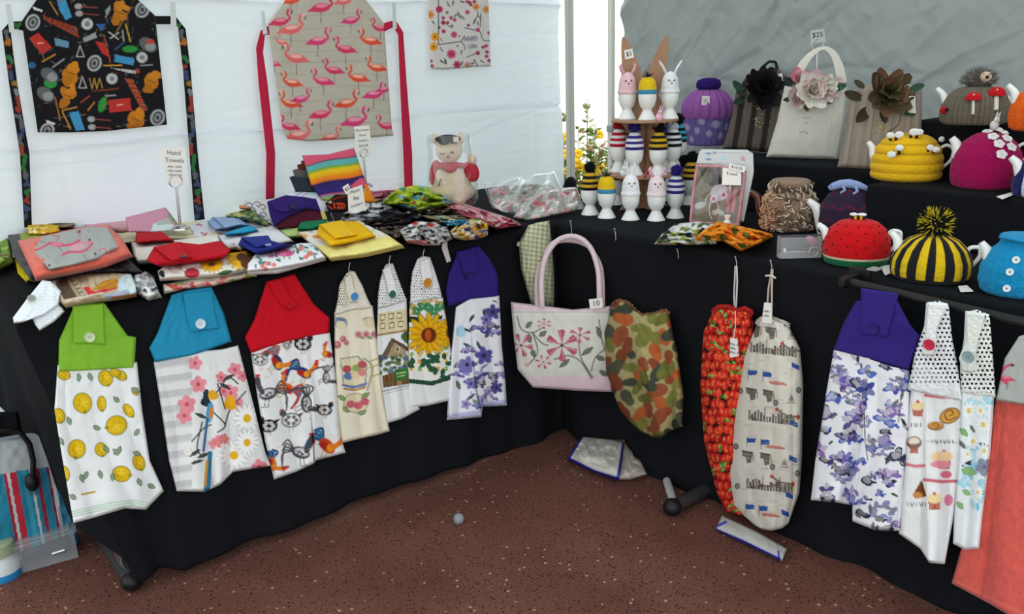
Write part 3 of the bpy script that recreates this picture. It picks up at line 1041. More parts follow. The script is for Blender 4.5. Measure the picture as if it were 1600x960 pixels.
t = towel('hand towel with roosters print and bright red top', 430, 430)
drape(t, 'towel', [[(392, 552), (402, 620), (414, 690), (428, 750)], [(440, 532), (450, 620), (456, 690), (462, 738)], [(470, 528), (482, 620), (488, 690), (490, 725)], [(478, 522), (492, 620), (494, 690), (494, 720)],
                   [(515, 520), (526, 600), (532, 680), (540, 708)]], 1, 0, COTTON, 'e8eaeb', p_rooster, th=.010, folds=.030, nf=3.4, ph=.6)
yokeflap(t, [[(416, 440), (397, 500), (382, 528), (392, 552)], [(438, 434), (440, 480), (450, 534)], [(460, 428), (490, 475), (515, 497), (514, 521)]],
         [[(417, 440), (432, 470), (450, 487)], [(440, 434), (456, 465), (472, 478)]], 'cc1626', (452, 478), 'b01020', 4)


# crochet topped towels
def crochet_holes(x0, y0, dx, dy, y1, slant=0.0, rx=.55, ry=.8, keep=None):
    def f(x, y):
        row = np.round((y - y0) / dy)
        u = (x - x0 - slant * (y - y0)) / dx + .5 * (row % 2)
        du = (u - np.round(u)) * dx; dv = y - y0 - row * dy
        m = (np.abs(du) < rx * 1.4) & (np.abs(dv) < ry * 1.5) & (y < y1)
        if keep is not None: m &= ~keep(x, y)
        return m
    return f


def crochet_bands(c, y0, dy):
    def f(P):
        s = np.sin((P.Y - y0) / dy * 2 * PI)
        P.C *= (1 - .08 * np.clip(s, 0, 1))[:, None]
    return f


def p_jugs(P):
    for x, y in ((372, 0),): pass
    P.ell(533, 505, 10, 9, .2, '8a9ab0'); P.ell(533, 508, 8, 6, .2, 'e2d6b8'); P.ell(532, 499, 9, 2.5, .2, '6a7aa0')
    for x, y, r in ((527, 539, 6), (536, 530, 5), (541, 536, 4)): P.ell(x, y, r, r, 0, 'b8626a'); P.ell(x - 1, y - 1, r * .5, r * .5, 0, 'd8909a')
    P.ell(580, 500, 13, 4, .1, '8a98a8'); P.ell(580, 505, 12, 8, .1, 'dccfae')
    for x in (560, 572, 584): P.ell(x, 523, 6, 6, 0, 'd8a8a8'); P.ell(x, 523, 3.5, 3.5, 0, 'c06a74'); P.leaf(x + 6, 528, 10, 4, .4, '7a9a5a')
    P.poly([(531, 560), (560, 556), (574, 570), (572, 606), (536, 604)], '9aa3a0'); P.poly([(533, 562), (558, 558), (571, 571), (570, 603), (538, 602)], 'e4d8b8')
    for x, y, c in ((542, 577, 'b8525a'), (557, 576, '8aa85a'), (566, 570, 'b8525a'), (544, 588, '5a7ab0'), (555, 586, 'e2c8a0'), (566, 582, 'd08a80')): P.ell(x, y, 7, 6, 0, c)
    P.line([(536, 602), (552, 606), (572, 600)], 4, '6a7fa6'); P.line([(538, 608), (554, 610), (570, 606)], 3, 'b87a3a')
    P.ell(556, 630, 20, 16, .1, 'a8a890'); P.ell(556, 630, 18, 14, .1, 'ded2b0')
    for x, y in ((548, 632), (560, 634), (570, 628)): P.ell(x, y, 7, 6, 0, 'c46070')
    for x, y, a in ((534, 622, .5), (540, 640, .8), (566, 645, -.4), (571, 618, -.6)): P.leaf(x, y, 14, 6, a, '86a06a', '5a6a4a')
    P.curve([(568, 560), (582, 575), (574, 610)], 2.5, '9a9a88')
    for y in (565, 575, 590): P.line([(578, y), (594, y - 6)], 3, 'c8b488')


t = towel('cream hand towel with jugs print and cream crochet top with blue button', 545, 425)
CH = 'crochet topped hand towels'
t['group'] = CH
drape(t, 'towel', [[(522, 488), (523, 560), (526, 640), (533, 693)], [(545, 478), (550, 560), (556, 640), (562, 686)], [(570, 476), (578, 560), (584, 640), (590, 680)], [(582, 478), (592, 560), (600, 630), (609, 674)]], 1, 0, COTTON, 'e8e2cc', p_jugs, th=.010, folds=.018, nf=2.4, ph=.5)
drape(t, 'crochet_top', [[(541, 427), (530, 446), (527, 470), (522, 494)], [(547, 423), (545, 446), (548, 470), (548, 486)], [(554, 424), (566, 446), (574, 466), (582, 482)]], 1, -.004, CROCHET, 'e6e2d4', crochet_bands(0, 425, 4), th=.014, er=4,
      holes=crochet_holes(530, 430, 3.6, 4.2, 480, rx=.5, ry=.6, keep=lambda x, y: x > 543))
fl = drape(t, 'loop_flap', [[(538, 434), (540, 455), (547, 474)], [(549, 426), (556, 455), (560, 473)]], 1, -.017, CROCHET, 'e8e5d8', crochet_bands(0, 425, 4), th=.012, er=3)
button(fl, 554, 464, 1, 0, 6.5, '4a90cc', off=.032)


def p_cottage(P):
    P.poly([(590, 490), (640, 482), (640, 516), (590, 522)], 'ddd2ae')
    for x, y in ((598, 497), (611, 495), (624, 494), (598, 510), (612, 509), (626, 507)): P.poly([(x - 4, y - 5), (x + 4, y - 6), (x + 4, y + 4), (x - 4, y + 5)], '8a7a5a'); P.poly([(x - 3, y - 3), (x + 3, y - 4), (x + 3, y + 2), (x - 3, y + 3)], 'e6dcb8')
    P.line([(590, 524), (640, 516)], 3, '9a7a50')
    P.poly([(600, 552), (613, 530), (632, 538), (636, 556), (604, 560)], 'a8977a'); P.poly([(596, 556), (612, 528), (618, 531), (604, 560)], '6a5a48'); P.poly([(612, 528), (640, 544), (638, 550), (614, 534)], '5a4a3a')
    P.ell(621, 546, 4, 5, 0, 'ddd0a8'); P.ell(621, 546, 2.5, 3.5, 0, '6a5a4a')
    q = np.random.RandomState(4)
    for k in range(46):
        x = 592 + q.rand() * 46; y = 556 + q.rand() * 28
        P.ell(x, y, 2 + 3 * q.rand(), 2 + 2 * q.rand(), 0, ['4a6a3a', '5a7a44', '6a7a9a', '3a5a34', '8a8a50', '4a5a7a'][q.randint(6)])
    P.poly([(598, 588), (638, 576), (640, 600), (600, 606)], '7a5a34')
    for k in range(7): P.line([(598 + 6 * k, 588 - 1.5 * k), (600 + 6 * k, 606 - 1 * k)], 1.5, '4a3420')
    P.poly([(616, 578), (638, 574), (638, 592), (618, 596)], '3a7a3a'); P.line([(620, 584), (634, 582)], 2, 'b8d09a'); P.line([(621, 589), (632, 587)], 1.5, 'b8d09a')
    P.ell(608, 600, 5, 4, 0, '6a5a4a'); P.ell(624, 599, 4, 4, 0, 'a8946a')
    P.line([(598, 612), (640, 602)], 1.5, '6a7a8a'); P.line([(600, 616), (640, 606)], 1, '9aa4a4')
    P.blob(636, 528, 9, '4a6a3a', 3)


t = towel('white hand towel with cottage print and white crochet top with green button', 607, 412)
t['group'] = CH
drape(t, 'towel', [[(590, 478), (588, 540), (596, 610), (604, 662)], [(612, 470), (612, 540), (620, 610), (626, 656)], [(635, 466), (638, 540), (642, 600), (656, 640)]], 1, .002, COTTON, 'e9ebec', p_cottage, th=.008, folds=.014, nf=2.4, ph=1.5)
drape(t, 'crochet_top', [[(601, 415), (593, 440), (590, 465), (590, 484)], [(607, 411), (608, 440), (611, 462), (612, 478)], [(614, 412), (624, 440), (636, 470)]], 1, -.003, CROCHET, 'e8eaec', crochet_bands(0, 412, 4), th=.013, er=4,
      holes=crochet_holes(596, 420, 3.6, 4.2, 480, rx=.45, ry=.5))
fl = drape(t, 'loop_flap', [[(597, 422), (604, 445), (609, 470)], [(610, 413), (618, 440), (624, 462)]], 1, -.016, CROCHET, 'eceef0', crochet_bands(0, 412, 4), th=.012, er=3)
button(fl, 613, 460, 1, 0, 6, '2f6a52', off=.030)


def p_sunflower(P):
    for k in range(7):
        x = 642 + k * 9; P.flower(x, 482 + 5 * math.sin(k * 2), 8, 4, '3f8a5a', None, k, .5)
        P.ell(x + 4, 474 + 4 * math.cos(k), 4, 3, 0, 'd8a85a')
    for x in (640, 700): P.ell(x, 487, 6, 7, 0, 'c88a5a'); P.ell(x, 487, 3.5, 4.5, 0, 'e8d8b8')
    P.poly([(638, 494), (656, 496), (656, 504), (638, 504)], '22382c'); P.poly([(676, 494), (692, 493), (690, 500), (676, 500)], '22382c')
    for k in range(6):
        for j in range(4):
            P.poly([(640 + 13 * k, 540 + 11 * j), (648 + 13 * k, 540 + 11 * j), (648 + 13 * k, 547 + 11 * j), (640 + 13 * k, 547 + 11 * j)], ['e0a84a', '8ab05a', 'e6c27a'][(k + j) % 3])
    sunflower(P, 670, 524, 33, 1.0, '6a2a14'); P.ell(669, 524, 5, 9, 0, 'b85a1a')
    sunflower(P, 703, 520, 16, 1.5, '5a3414'); 
    for k in range(5):
        x = 645 + k * 14; P.poly([(x, 556), (x + 4, 548), (x + 8, 555), (x + 8, 592), (x, 594)], 'eceae0')
    q = np.random.RandomState(8)
    for k in range(26):
        x = 640 + q.rand() * 68; y = 556 + q.rand() * 36; P.leaf(x, y, 12, 8, q.rand() * 3, '2a5a40')
    P.poly([(638, 592), (675, 596), (709, 585), (709, 592), (675, 603), (638, 599)], '244a3a')


t = towel('white hand towel with big sunflower print and crochet top with amber button', 660, 402)
t['group'] = CH
drape(t, 'towel', [[(640, 472), (638, 540), (638, 600), (640, 638)], [(662, 466), (664, 540), (666, 600), (670, 634)], [(692, 465), (702, 530), (708, 580), (712, 624)]], 1, -.003, COTTON, 'e9ebec', p_sunflower, th=.010, folds=.007, nf=2, ph=.5)
drape(t, 'crochet_top', [[(652, 405), (644, 425), (641, 450), (641, 474)], [(660, 400), (661, 425), (664, 448), (664, 470)], [(672, 402), (680, 425), (687, 448), (691, 467)]], 1, -.008, CROCHET, 'e8eaec', crochet_bands(0, 402, 4), th=.012, er=4,
      holes=crochet_holes(645, 410, 3.6, 4.2, 468, rx=.45, ry=.5, keep=lambda x, y: (x > 660) & (y < 450)))
fl = drape(t, 'loop_flap', [[(656, 408), (658, 430), (662, 450)], [(672, 402), (676, 430), (676, 450)]], 1, -.019, CROCHET, 'eceef0', crochet_bands(0, 402, 4), th=.012, er=3)
button(fl, 668, 442, 1, 0, 7.5, 'c98a2c', off=.034)


# purple towel on the left front
def p_violet(P):
    P.ell(720, 518, 8, 9, 0, 'a8d4ec')
    watercolour(P, 728, 466, 782, 640, 34, 21, rmin=5, rmax=11)
    watercolour(P, 712, 540, 740, 606, 12, 22, rmin=4, rmax=10)
    for x, y, r in ((756, 556, 14), (770, 488, 12), (730, 570, 13), (776, 606, 10), (736, 600, 9), (760, 500, 9)):
        P.flower(x, y, r, 5, ('5a54a0', '7a72b4', '4a4a8a')[x % 3], '2e2a4a', x, .36)
    P.flower(728, 632, 8, 5, '9a8ac8', '4a4a6a'); P.leaf(742, 628, 12, 6, .6, '7a9a7a'); P.leaf(716, 602, 16, 7, 1.2, '5a7a5a')
    for k, c in ((0, 'a3a6d8'), (5, 'a3a6d8'), (2.5, '8a8ec8')):
        P.line([(698, 654 - k), (752, 647 - k)], 1.6, c); P.line([(752, 636 - k), (792, 630 - k)], 1.6, c)


t = towel('hand towel with violet flowers print and dark purple top on the left table', 745, 385)
drape(t, 'towel', [[(712, 480), (704, 560), (700, 620), (698, 657)], [(735, 466), (734, 560), (742, 620), (752, 652)], [(738, 466), (742, 560), (748, 610), (754, 636)], [(780, 462), (784, 540), (790, 600), (792, 634)]], 1, 0, COTTON, 'e8eaf2', p_violet, th=.012, folds=.026, nf=2.8, ph=2.2)
yokeflap(t, [[(714, 395), (700, 430), (696, 455), (700, 480)], [(740, 385), (735, 430), (735, 468)], [(748, 384), (766, 405), (778, 430), (779, 463)]],
         [[(712, 394), (720, 415), (724, 432)], [(744, 386), (748, 412), (748, 428)]], '35257c', (732, 430), '241a58', 6)

# pale tag ribbon lying over the table edge
t = thing('hang_tag', 'white ribbon tag hanging over the table edge by the purple towel top', 'tag', at(698, 390, 1, -.004))
drape(t, 'ribbon', [[(693, 372), (690, 388), (698, 411)], [(699, 370), (699, 386), (705, 408)]], 1, -.004, PLAIN, 'd9d6d6', th=.003, er=2)

HOOK = mat('bent_wire_hook', 'b8b8b8', rough=.35, metal=.9)


def hookpin(x, y, ax, label, ln=16, out=.0):
    p0 = at(x, y, ax, -.004); k = mpp(p0)
    t = thing('hook_pin', label, 'pin', p0, group='wire pins in the table cloth')
    n = np.zeros(3); n[ax] = -1
    up = np.array([0, 0, 1.])
    pts = [p0, p0 + n * .006 + up * .002, at(x, y + ln * .5, ax, -.011 - out * .5), at(x, y + ln, ax, -.012 - out)]
    MB().tube(pts, .0011, 6).build('wire', HOOK, t, world=True)
    MB().ell(p0 + n * .006 + up * .002, .0024, 8, 6).build('head', HOOK, t, world=True)


hookpin(545, 412, 1, 'wire pin above the cream jug towel', 14)
hookpin(608, 401, 1, 'wire pin above the cottage towel', 12)
hookpin(661, 391, 1, 'wire pin above the sunflower towel', 12)
hookpin(893, 346, 0, 'wire pin above the pink tote bag handles', 20, .05)
hookpin(962, 358, 0, 'bare wire pin between the tote bag and the camouflage bag', 18)
hookpin(1060, 390, 0, 'bare wire pin above and right of the camouflage bag', 14)
hookpin(1151, 402, 0, 'wire pin holding the cord of the red strawberry bag', 16)
hookpin(1206, 408, 0, 'wire pin holding the cord of the cream harbour bag', 16)

# ------------------------------------------------------------------ bags on the right table front (plane x = 0)
BAGS = 'plastic bag holders'


def bulge(dep):
    return lambda U, V: dep * np.sqrt(np.clip(1 - (2 * U - 1) ** 2, 0, 1)) * np.clip(np.sin(PI * np.clip(.12 + .85 * V, 0, 1)), 0, 1) ** .5


def p_gingham(P):
    a = .5 + .5 * np.sign(np.sin((P.X + .08 * P.Y) / 7 * 2 * PI)); b = .5 + .5 * np.sign(np.sin((P.Y - .15 * P.X) / 7 * 2 * PI))
    P.C *= (1 - .32 * (a + b) * .8)[:, None] * np.array([1, 1, .92])


t = towel('green gingham bag holder hanging in the corner behind the pink tote handles', 838, 348, BAGS, 1, 0, 'bag_holder', 'bag')
drape(t, 'bag', [[(826, 352), (810, 380), (814, 420), (830, 476)], [(840, 348), (836, 380), (840, 430), (846, 480)], [(858, 345), (862, 380), (866, 430), (866, 480)]], 1, -.004, COTTON, 'cdd0b4', p_gingham, th=.010, dfun=bulge(.045), folds=.014, nf=5, res=1.2)
drape(t, 'tie_end', [[(809, 378), (807, 384)], [(817, 380), (816, 388)]], 1, -.02, PLAIN, 'd8d6d0', th=.006, er=2)


# pink tote bag
def p_tote(P):
    P.mix(np.clip((486 + .0 * P.X - P.Y) / 2 + .5, 0, 1), 'dcc3cc')
    q = .5 - (597 - P.Y + .03 * (P.X - 860)) / 6
    m = np.clip((P.Y - 588 + .02 * (P.X - 830)) / 3, 0, 1); P.mix(m, 'dcc3cc')
    P.line([(800, 488), (950, 488)], 1, 'a89aa0')
    vine = '5f5a58'
    for pts in (((808, 495), (815, 515), (832, 520), (848, 512)), ((832, 520), (840, 550), (824, 572)), ((832, 520), (846, 536), (856, 540)), ((866, 562), (888, 556), (908, 566), (924, 592)), ((904, 535), (908, 560), (926, 590)),
                ((924, 580), (930, 560), (945, 546)), ((936, 500), (940, 530), (946, 548))):
        P.curve(pts, 1.8, vine)
    for x, y, l, a in ((826, 508, 13, -.8), (827, 529, 15, 1.4), (848, 522, 14, -.6), (918, 549, 22, -.6), (882, 568, 20, -.7), (833, 552, 12, 1.3), (936, 520, 20, 1.2), (944, 584, 18, .5), (938, 560, 14, .4)):
        P.leaf(x, y, l, 6, a, '6f7668', '4f5450')
    for x, y, r, sq, a0 in ((878, 540, 25, .95, .5), (906, 524, 17, .7, 3.7), (814, 540, 18, 1, 1.2), (849, 566, 12, .9, .2), (850, 506, 11, .7, .5), (823, 570, 4, 1, 0)):
        n = 6
        for k in range(n):
            a = a0 + k * 2 * PI / n
            P.poly([(x + 2 * math.cos(a), y + 2 * math.sin(a)), (x + r * math.cos(a - .24), y + r * sq * math.sin(a - .24)), (x + r * 1.05 * math.cos(a), y + r * 1.05 * sq * math.sin(a)), (x + r * math.cos(a + .24), y + r * sq * math.sin(a + .24))], 'b2566c')
            P.line([(x + r * .3 * math.cos(a), y + r * .3 * sq * math.sin(a)), (x + r * .95 * math.cos(a - .12), y + r * .95 * sq * math.sin(a - .12))], 1.4, 'd89aaa')
        P.ell(x, y, r * .12, r * .12, 0, '6a4a50')


TN = (.75, .6614, 0.0)
TO = -.168
t = thing('tote_bag', 'pale pink tote bag with painted pink flowers hanging by its round handles', 'bag', at(880, 480, TN, TO))
body = drape(t, 'bag_body', [[(798, 472), (803, 530), (809, 578), (833, 606)], [(850, 478), (856, 540), (858, 590), (862, 608)], [(895, 484), (900, 540), (902, 590), (902, 611)], [(955, 478), (958, 540), (960, 590), (957, 613)]], TN, TO, COTTON, 'd3d3ca', p_tote, th=.016, dfun=bulge(.030), wr=.003, res=1.2)
for dx, dd in ((0, -.034), (-7, -.012)):
    pts = [(847 + dx, 480), (845 + dx, 440), (850 + dx * .7, 405), (866 + dx * .4, 378), (886, 368 - dx * .9), (908, 371 - dx * .9), (926 - dx * .5, 390), (936 - dx * .6, 425), (937 - dx * .6, 478)]
    t_ = np.linspace(0, 1, 40)
    rp = resample(pts, t_)
    for _ in range(3): rp[1:-1] = (rp[:-2] + 2 * rp[1:-1] + rp[2:]) / 4
    MB().tube(at(rp[:, 0], rp[:, 1], TN, TO + dd + .10 * np.sin(t_ * PI) ** 2), .0085, 12, hx('d8c2c8')).build('handle', PLAIN, t, world=True)
card(t, [(920, 468), (941, 466), (942, 481), (922, 483)], TN, TO - .048, [('10', .5, .8)], 'price_tag')


def p_camo(P):
    q = np.random.RandomState(3)
    cols = ['8a4a2e', '66682f', '3c4236', '7d4028', '74743a', 'a8582e', '4a4c3c']
    done = []
    for k in range(260):
        x = 942 + q.rand() * 128; y = 468 + q.rand() * 218
        r = 8 + q.rand() * 7
        if any(math.hypot(x - a, (y - b)) < (r + c) * .6 for a, b, c in done): continue
        done.append((x, y, r))
        c = cols[len(done) % 7]
        a = q.rand() * 6
        P.ell(x, y, r, r * .8, a, c)
        P.ell(x + r * .9 * math.cos(a), y + r * .9 * math.sin(a), r * .7, r * .6, a, c)


t = towel('camouflage cloth bag holder with gathered top hanging beside the pink tote', 1000, 472, BAGS, 0, 0, 'bag_holder', 'bag')
drape(t, 'bag', [[(958, 474), (943, 520), (946, 580), (968, 640), (985, 660)], [(972, 470), (962, 540), (980, 620), (1000, 674)], [(985, 478), (990, 540), (1010, 630), (1020, 683)], [(1003, 492), (1006, 540), (1020, 640), (1034, 684)],
                 [(1030, 488), (1040, 540), (1050, 620), (1052, 672)], [(1044, 486), (1058, 550), (1068, 620), (1066, 668)]], 0, -.012, COTTON, 'a2976a', p_camo, th=.012, dfun=bulge(.06), folds=.040, nf=2.2, ph=.9, wr=.005)
rp = resample([(958, 476), (968, 470), (980, 474), (990, 484), (1004, 494), (1020, 492), (1034, 488), (1045, 488)], np.linspace(0, 1, 50))
pts = at(rp[:, 0], rp[:, 1], 0, -.035 - .004 * np.sin(np.arange(50) * 1.7))
pts[:, 2] += .004 * np.sin(np.arange(50) * 2.3)
MB().tube(pts, .006 + .002 * np.sin(np.arange(50) * 1.9), 8, hx('7a5238')).build('gathered_rim', COTTON, t, world=True)


def p_straw(P):
    q = np.random.RandomState(6)
    for r in range(24):
        y = 474 + r * 14.2
        for j in range(11):
            x = 1092 + j * 8.6 + 4.3 * (r % 2) + q.randn() * 1.2; yy = y + q.randn() * 1.5 + .08 * (x - 1135)
            P.ell(x, yy, 5.2, 7.2, .1, ['c4201a', 'd02a1c', 'b01a18', 'd83a24'][q.randint(4)])
            P.ell(x - 1.2, yy - 1, 1.4, 3.2, .1, 'e2604a')
            for k in range(2): P.ell(x + q.randn() * 2, yy + q.randn() * 3, .7, .7, 0, 'e8b45a')
    for k in range(46):
        x = 1098 + q.rand() * 76; yy = 482 + q.rand() * 318
        for j in range(3): P.leaf(x + q.randn() * 2.5, yy + q.randn() * 2.5, 8, 3.2, q.rand() * 3, ['3f9a3c', '2c6a2c', '7ab85a'][j])


def gather(t, name, pts, ax, val, col, amp=.003, r=.006):
    n = 46
    rp = resample(pts, np.linspace(0, 1, n))
    p = at(rp[:, 0], rp[:, 1], ax, val)
    p[:, 2] += amp * np.sin(np.arange(n) * 2.1)
    MB().tube(p, r * (1 + .35 * np.sin(np.arange(n) * 1.8)), 8, hx(col)).build(name, COTTON, t, world=True)


t = towel('long red strawberry print bag holder hanging from a white cord', 1150, 415, BAGS, 0, 0, 'bag_holder', 'bag')
drape(t, 'bag', [[(1115, 484), (1099, 520), (1094, 600), (1100, 690), (1120, 770), (1135, 800)], [(1130, 480), (1120, 540), (1118, 620), (1126, 700), (1138, 770), (1146, 803)], [(1150, 484), (1150, 540), (1146, 620), (1148, 700), (1152, 770), (1156, 806)],
                 [(1174, 482), (1178, 510), (1172, 600), (1168, 700), (1166, 780), (1166, 806)]], 0, -.004, COTTON, '3a0f0e', p_straw, th=.010, dfun=bulge(.04), folds=.008, nf=4, wr=.003)
gather(t, 'gathered_rim', [(1114, 488), (1124, 479), (1138, 480), (1150, 486), (1164, 482), (1176, 490)], 0, -.03, 'a82420')
MB().tube(at(np.array([1149, 1148, 1147, 1148]), np.array([416, 440, 462, 486]), 0, -.014), .0022, 6, hx('dcdad6')).tube(at(np.array([1151, 1152, 1151, 1150]), np.array([416, 440, 462, 486]), 0, -.016), .0022, 6, hx('dcdad6')).build('cord', PLAIN, t, world=True)
MB().tube(at(np.array([1149, 1149, 1146]), np.array([486, 510, 532]), 0, -.055), .0012, 6, hx('dcdad6')).build('tag_string', PLAIN, t, world=True)
card(t, [(1141, 528), (1152, 530), (1154, 557), (1140, 559)], 0, -.06, [('~~~~~~~', .3, .16), ('~~~~~~', .52, .16), ('~~~~~~~', .74, .16)], 'swing_tag', ink=GREYINK)


def p_harbour(P):
    def row(y, dx=0):
        for k in range(3):       # towers and skyline
            pass
    tl = lambda x, y: y + .12 * (x - 1195)
    dk = '5e564e'
    for i, y in enumerate((548, 655, 762)):
        x0 = 1168 - 3 * i
        for k in range(16):
            x = x0 + 4 + k * 4.6; h = 5 + 7 * abs(math.sin(k * 2.3 + 1))
            if k in (6, 7): h = 4
            P.poly([(x, tl(x, y) - h), (x + 3.8, tl(x, y) - h), (x + 3.8, tl(x, y) + 5), (x, tl(x, y) + 5)], dk if k % 3 else '837a70')
        for x in (x0 + 30, x0 + 56): P.line([(x, tl(x, y) - 18), (x, tl(x, y))], 1.3, dk)
        P.ell(x0 + 72, tl(x0 + 72, y) - 4, 4, 2.5, 0, '4f7a50')
    for i, y in enumerate((516, 615, 714)):
        for x in (1180 - 6 * i, 1204 - 4 * i):
            yy = tl(x, y)
            P.poly([(x - 8, yy - 6), (x + 8, yy - 3), (x + 6, yy + 12), (x - 1, yy + 14), (x - 3, yy + 4), (x - 8, yy + 2)], '6a625a')
            P.line([(x - 8, yy - 6), (x + 8, yy - 3)], 2, '3f3a36'); P.line([(x + 9, yy), (x + 9, yy + 10)], 1.4, '7a4a40')
    for i, y in enumerate((584, 690, 794, 487)):
        for x in (1176 - 2 * i, 1199 - 3 * i):
            yy = tl(x, y)
            P.poly([(x - 7, yy - 3), (x + 7, yy - 2), (x + 6, yy + 5), (x - 7, yy + 5)], '2d5296'); P.line([(x - 7, yy - 4), (x - 7, yy + 12)], 1, '4a4a50')
    for i, y in enumerate((510, 570, 660, 715, 772, 800)):
        x = 1246 - (2 * i if i < 4 else 6 * (i - 2)); P.poly([(x - 7, y - 4), (x + 5, y + 2), (x + 5, y + 9), (x - 7, y + 4)], '2d4f94')
    for i, (x, y) in enumerate(((1222, 537), (1214, 640), (1206, 745))):
        P.curve([(x, y), (x + 14, y + 9), (x + 34, y + 12)], 3, '6f6860'); P.ell(x, y, 3, 3, 0, 'b0483a'); P.ell(x + 33, y + 12, 3, 4, 0, 'b0483a')
    for i, (x, y) in enumerate(((1204, 600), (1200, 700), (1192, 806))):
        P.poly([(x - 4, y - 4), (x + 26, y), (x + 26, y + 3), (x, y + 1)], 'b87a70'); P.line([(x, y - 4), (x + 22, y - 1)], 1, 'c85a50')
    for x, y in ((1237, 624), (1226, 725), (1238, 524)): P.poly([(x, y - 8), (x + 5, y + 4), (x - 6, y + 2)], '8f867c'); P.line([(x - 7, y + 5), (x + 6, y + 6)], 1.4, '8a4a40')
    for x, y in ((1157, 611), (1150, 698), (1212, 630), (1207, 730), (1240, 520), (1248, 610), (1246, 740), (1228, 506), (1152, 760)): P.ell(x, y, 4, 5, 0, '4a4a48'); P.ell(x, y, 2, 3, 0, '8a8a84')
    q = np.random.RandomState(9)
    for k in range(70):
        x = 1146 + q.rand() * 102; y = 500 + q.rand() * 315
        P.line([(x, y), (x + 6 + 9 * q.rand(), y + 1)], .8, 'a09a90')


t = towel('long cream bag holder printed with harbour buildings and blue flags', 1206, 420, BAGS, 0, 0, 'bag_holder', 'bag')
drape(t, 'bag', [[(1184, 504), (1160, 560), (1144, 660), (1137, 740), (1144, 790), (1180, 822)], [(1194, 497), (1180, 560), (1172, 660), (1166, 740), (1172, 795), (1190, 828)], [(1206, 498), (1206, 560), (1202, 660), (1196, 740), (1200, 800), (1206, 830)],
                 [(1218, 502), (1232, 560), (1230, 660), (1226, 740), (1226, 790), (1222, 826)], [(1230, 505), (1250, 545), (1255, 600), (1253, 720), (1249, 770), (1232, 818)]], 0, -.012, COTTON, 'cfcabf', p_harbour, th=.014, dfun=bulge(.06), folds=.010, nf=3.3, ph=.3, wr=.003, res=1.15)
gather(t, 'gathered_rim', [(1183, 506), (1190, 499), (1202, 499), (1214, 501), (1224, 504), (1232, 510)], 0, -.045, 'b5afa4')
MB().tube(at(np.array([1206, 1201, 1199, 1200]), np.array([421, 450, 478, 502]), 0, -.016), .0026, 6, hx('cdbcae')).tube(at(np.array([1207, 1206, 1206, 1205]), np.array([421, 450, 478, 502]), 0, -.02), .0026, 6, hx('cdbcae')).build('cord', PLAIN, t, world=True)
MB().tube(at(np.array([1196, 1206, 1212]), np.array([431, 431, 435]), 0, -.022), .0022, 6, hx('e0dcd6')).build('knot', PLAIN, t, world=True)
card(t, [(1190, 478), (1194, 473), (1205, 474), (1206, 506), (1190, 504)][1:], 0, -.075, [('~~~~~', .4, .14), ('~~~~', .62, .14)], 'swing_tag', ink=GREYINK)

# ------------------------------------------------------------------ black rail on the right table and its towels
RAILX = -.06
rl = np.array([at(1325, 441, 0, RAILX), at(1640, 514, 0, RAILX)])
t = thing('hanging_rail', 'black hanging rail on the right table front holding towels', 'rail', rl[0])
MB().tube([rl[0], (rl[0] + rl[1]) / 2, rl[1]], .0105, 14).build('bar', BLACKPLASTIC, t, world=True)
b = MB().box(rl[0] + np.array([.012, 0, .004]), (.085, .014, .02)).box(rl[0] + np.array([.050, 0, .012]), (.012, .05, .024))
b.build('bracket', BLACKPLASTIC, t, world=True, bevel=.002)
MB().ell(rl[0] + np.array([0, .004, 0]), (.016, .010, .016), 14, 8).build('end_cap', BLACKPLASTIC, t, world=True)
MB().box(rl[0] + np.array([.046, -.035, .028]), (.03, .022, .003)).build('clip', mat('pale_clip', '9a9a9a', rough=.4), t, world=True)
RV = RAILX - .012
RG = 'towels on the black rail'


def p_rail1(P):
    cols = ('4456a8', '6f62b0', '3a3458', '5068bc', '5a4a86', '8a6eac', '34324a', '3c4894')
    watercolour(P, 1270, 545, 1345, 792, 58, 31, cols, 7, 15, .12)
    watercolour(P, 1340, 560, 1424, 830, 70, 32, cols, 7, 15, .12)
    for x, y, r in ((1380, 800, 24), (1372, 700, 22), (1318, 740, 22), (1308, 580, 16), (1400, 600, 15), (1330, 620, 16), (1350, 660, 14)):
        for k in range(7): P.blob(x + r * .6 * math.cos(k), y + r * .5 * math.sin(k), r * .30, A(cols[(k * 3 + r) % 8]) * .7 + .2, k + x, .7, .6)
    for pts in (((1290, 620), (1284, 660), (1280, 690)), ((1350, 640), (1352, 690), (1356, 720)), ((1410, 600), (1404, 660))): P.curve(pts, 1.6, '55506a')


t = towel('hand towel with blue and violet watercolour print and purple top on the rail', 1385, 450, RG, 0, RV)
drape(t, 'towel', [[(1303, 546), (1290, 620), (1274, 720), (1267, 782)], [(1330, 552), (1325, 620), (1316, 720), (1310, 786)], [(1356, 558), (1350, 640), (1340, 720), (1332, 790)], [(1360, 562), (1354, 660), (1344, 740), (1332, 815)], [(1390, 572), (1386, 660), (1380, 750), (1370, 830)], [(1421, 580), (1422, 660), (1414, 750), (1407, 830)]], 0, RV, COTTON, 'e9ebf0', p_rail1, th=.014, folds=.036, nf=3.0, ph=3.3, open_top=True)
yokeflap(t, [[(1338, 470), (1318, 505), (1302, 548)], [(1360, 470), (1360, 510), (1360, 562)], [(1402, 470), (1424, 510), (1438, 525), (1420, 580)]],
         [[(1345, 450), (1344, 490), (1343, 524)], [(1404, 459), (1396, 495), (1386, 528)]], '35287c', (1367, 513), '241a6a', 7.5, 0, RV, th=.018)


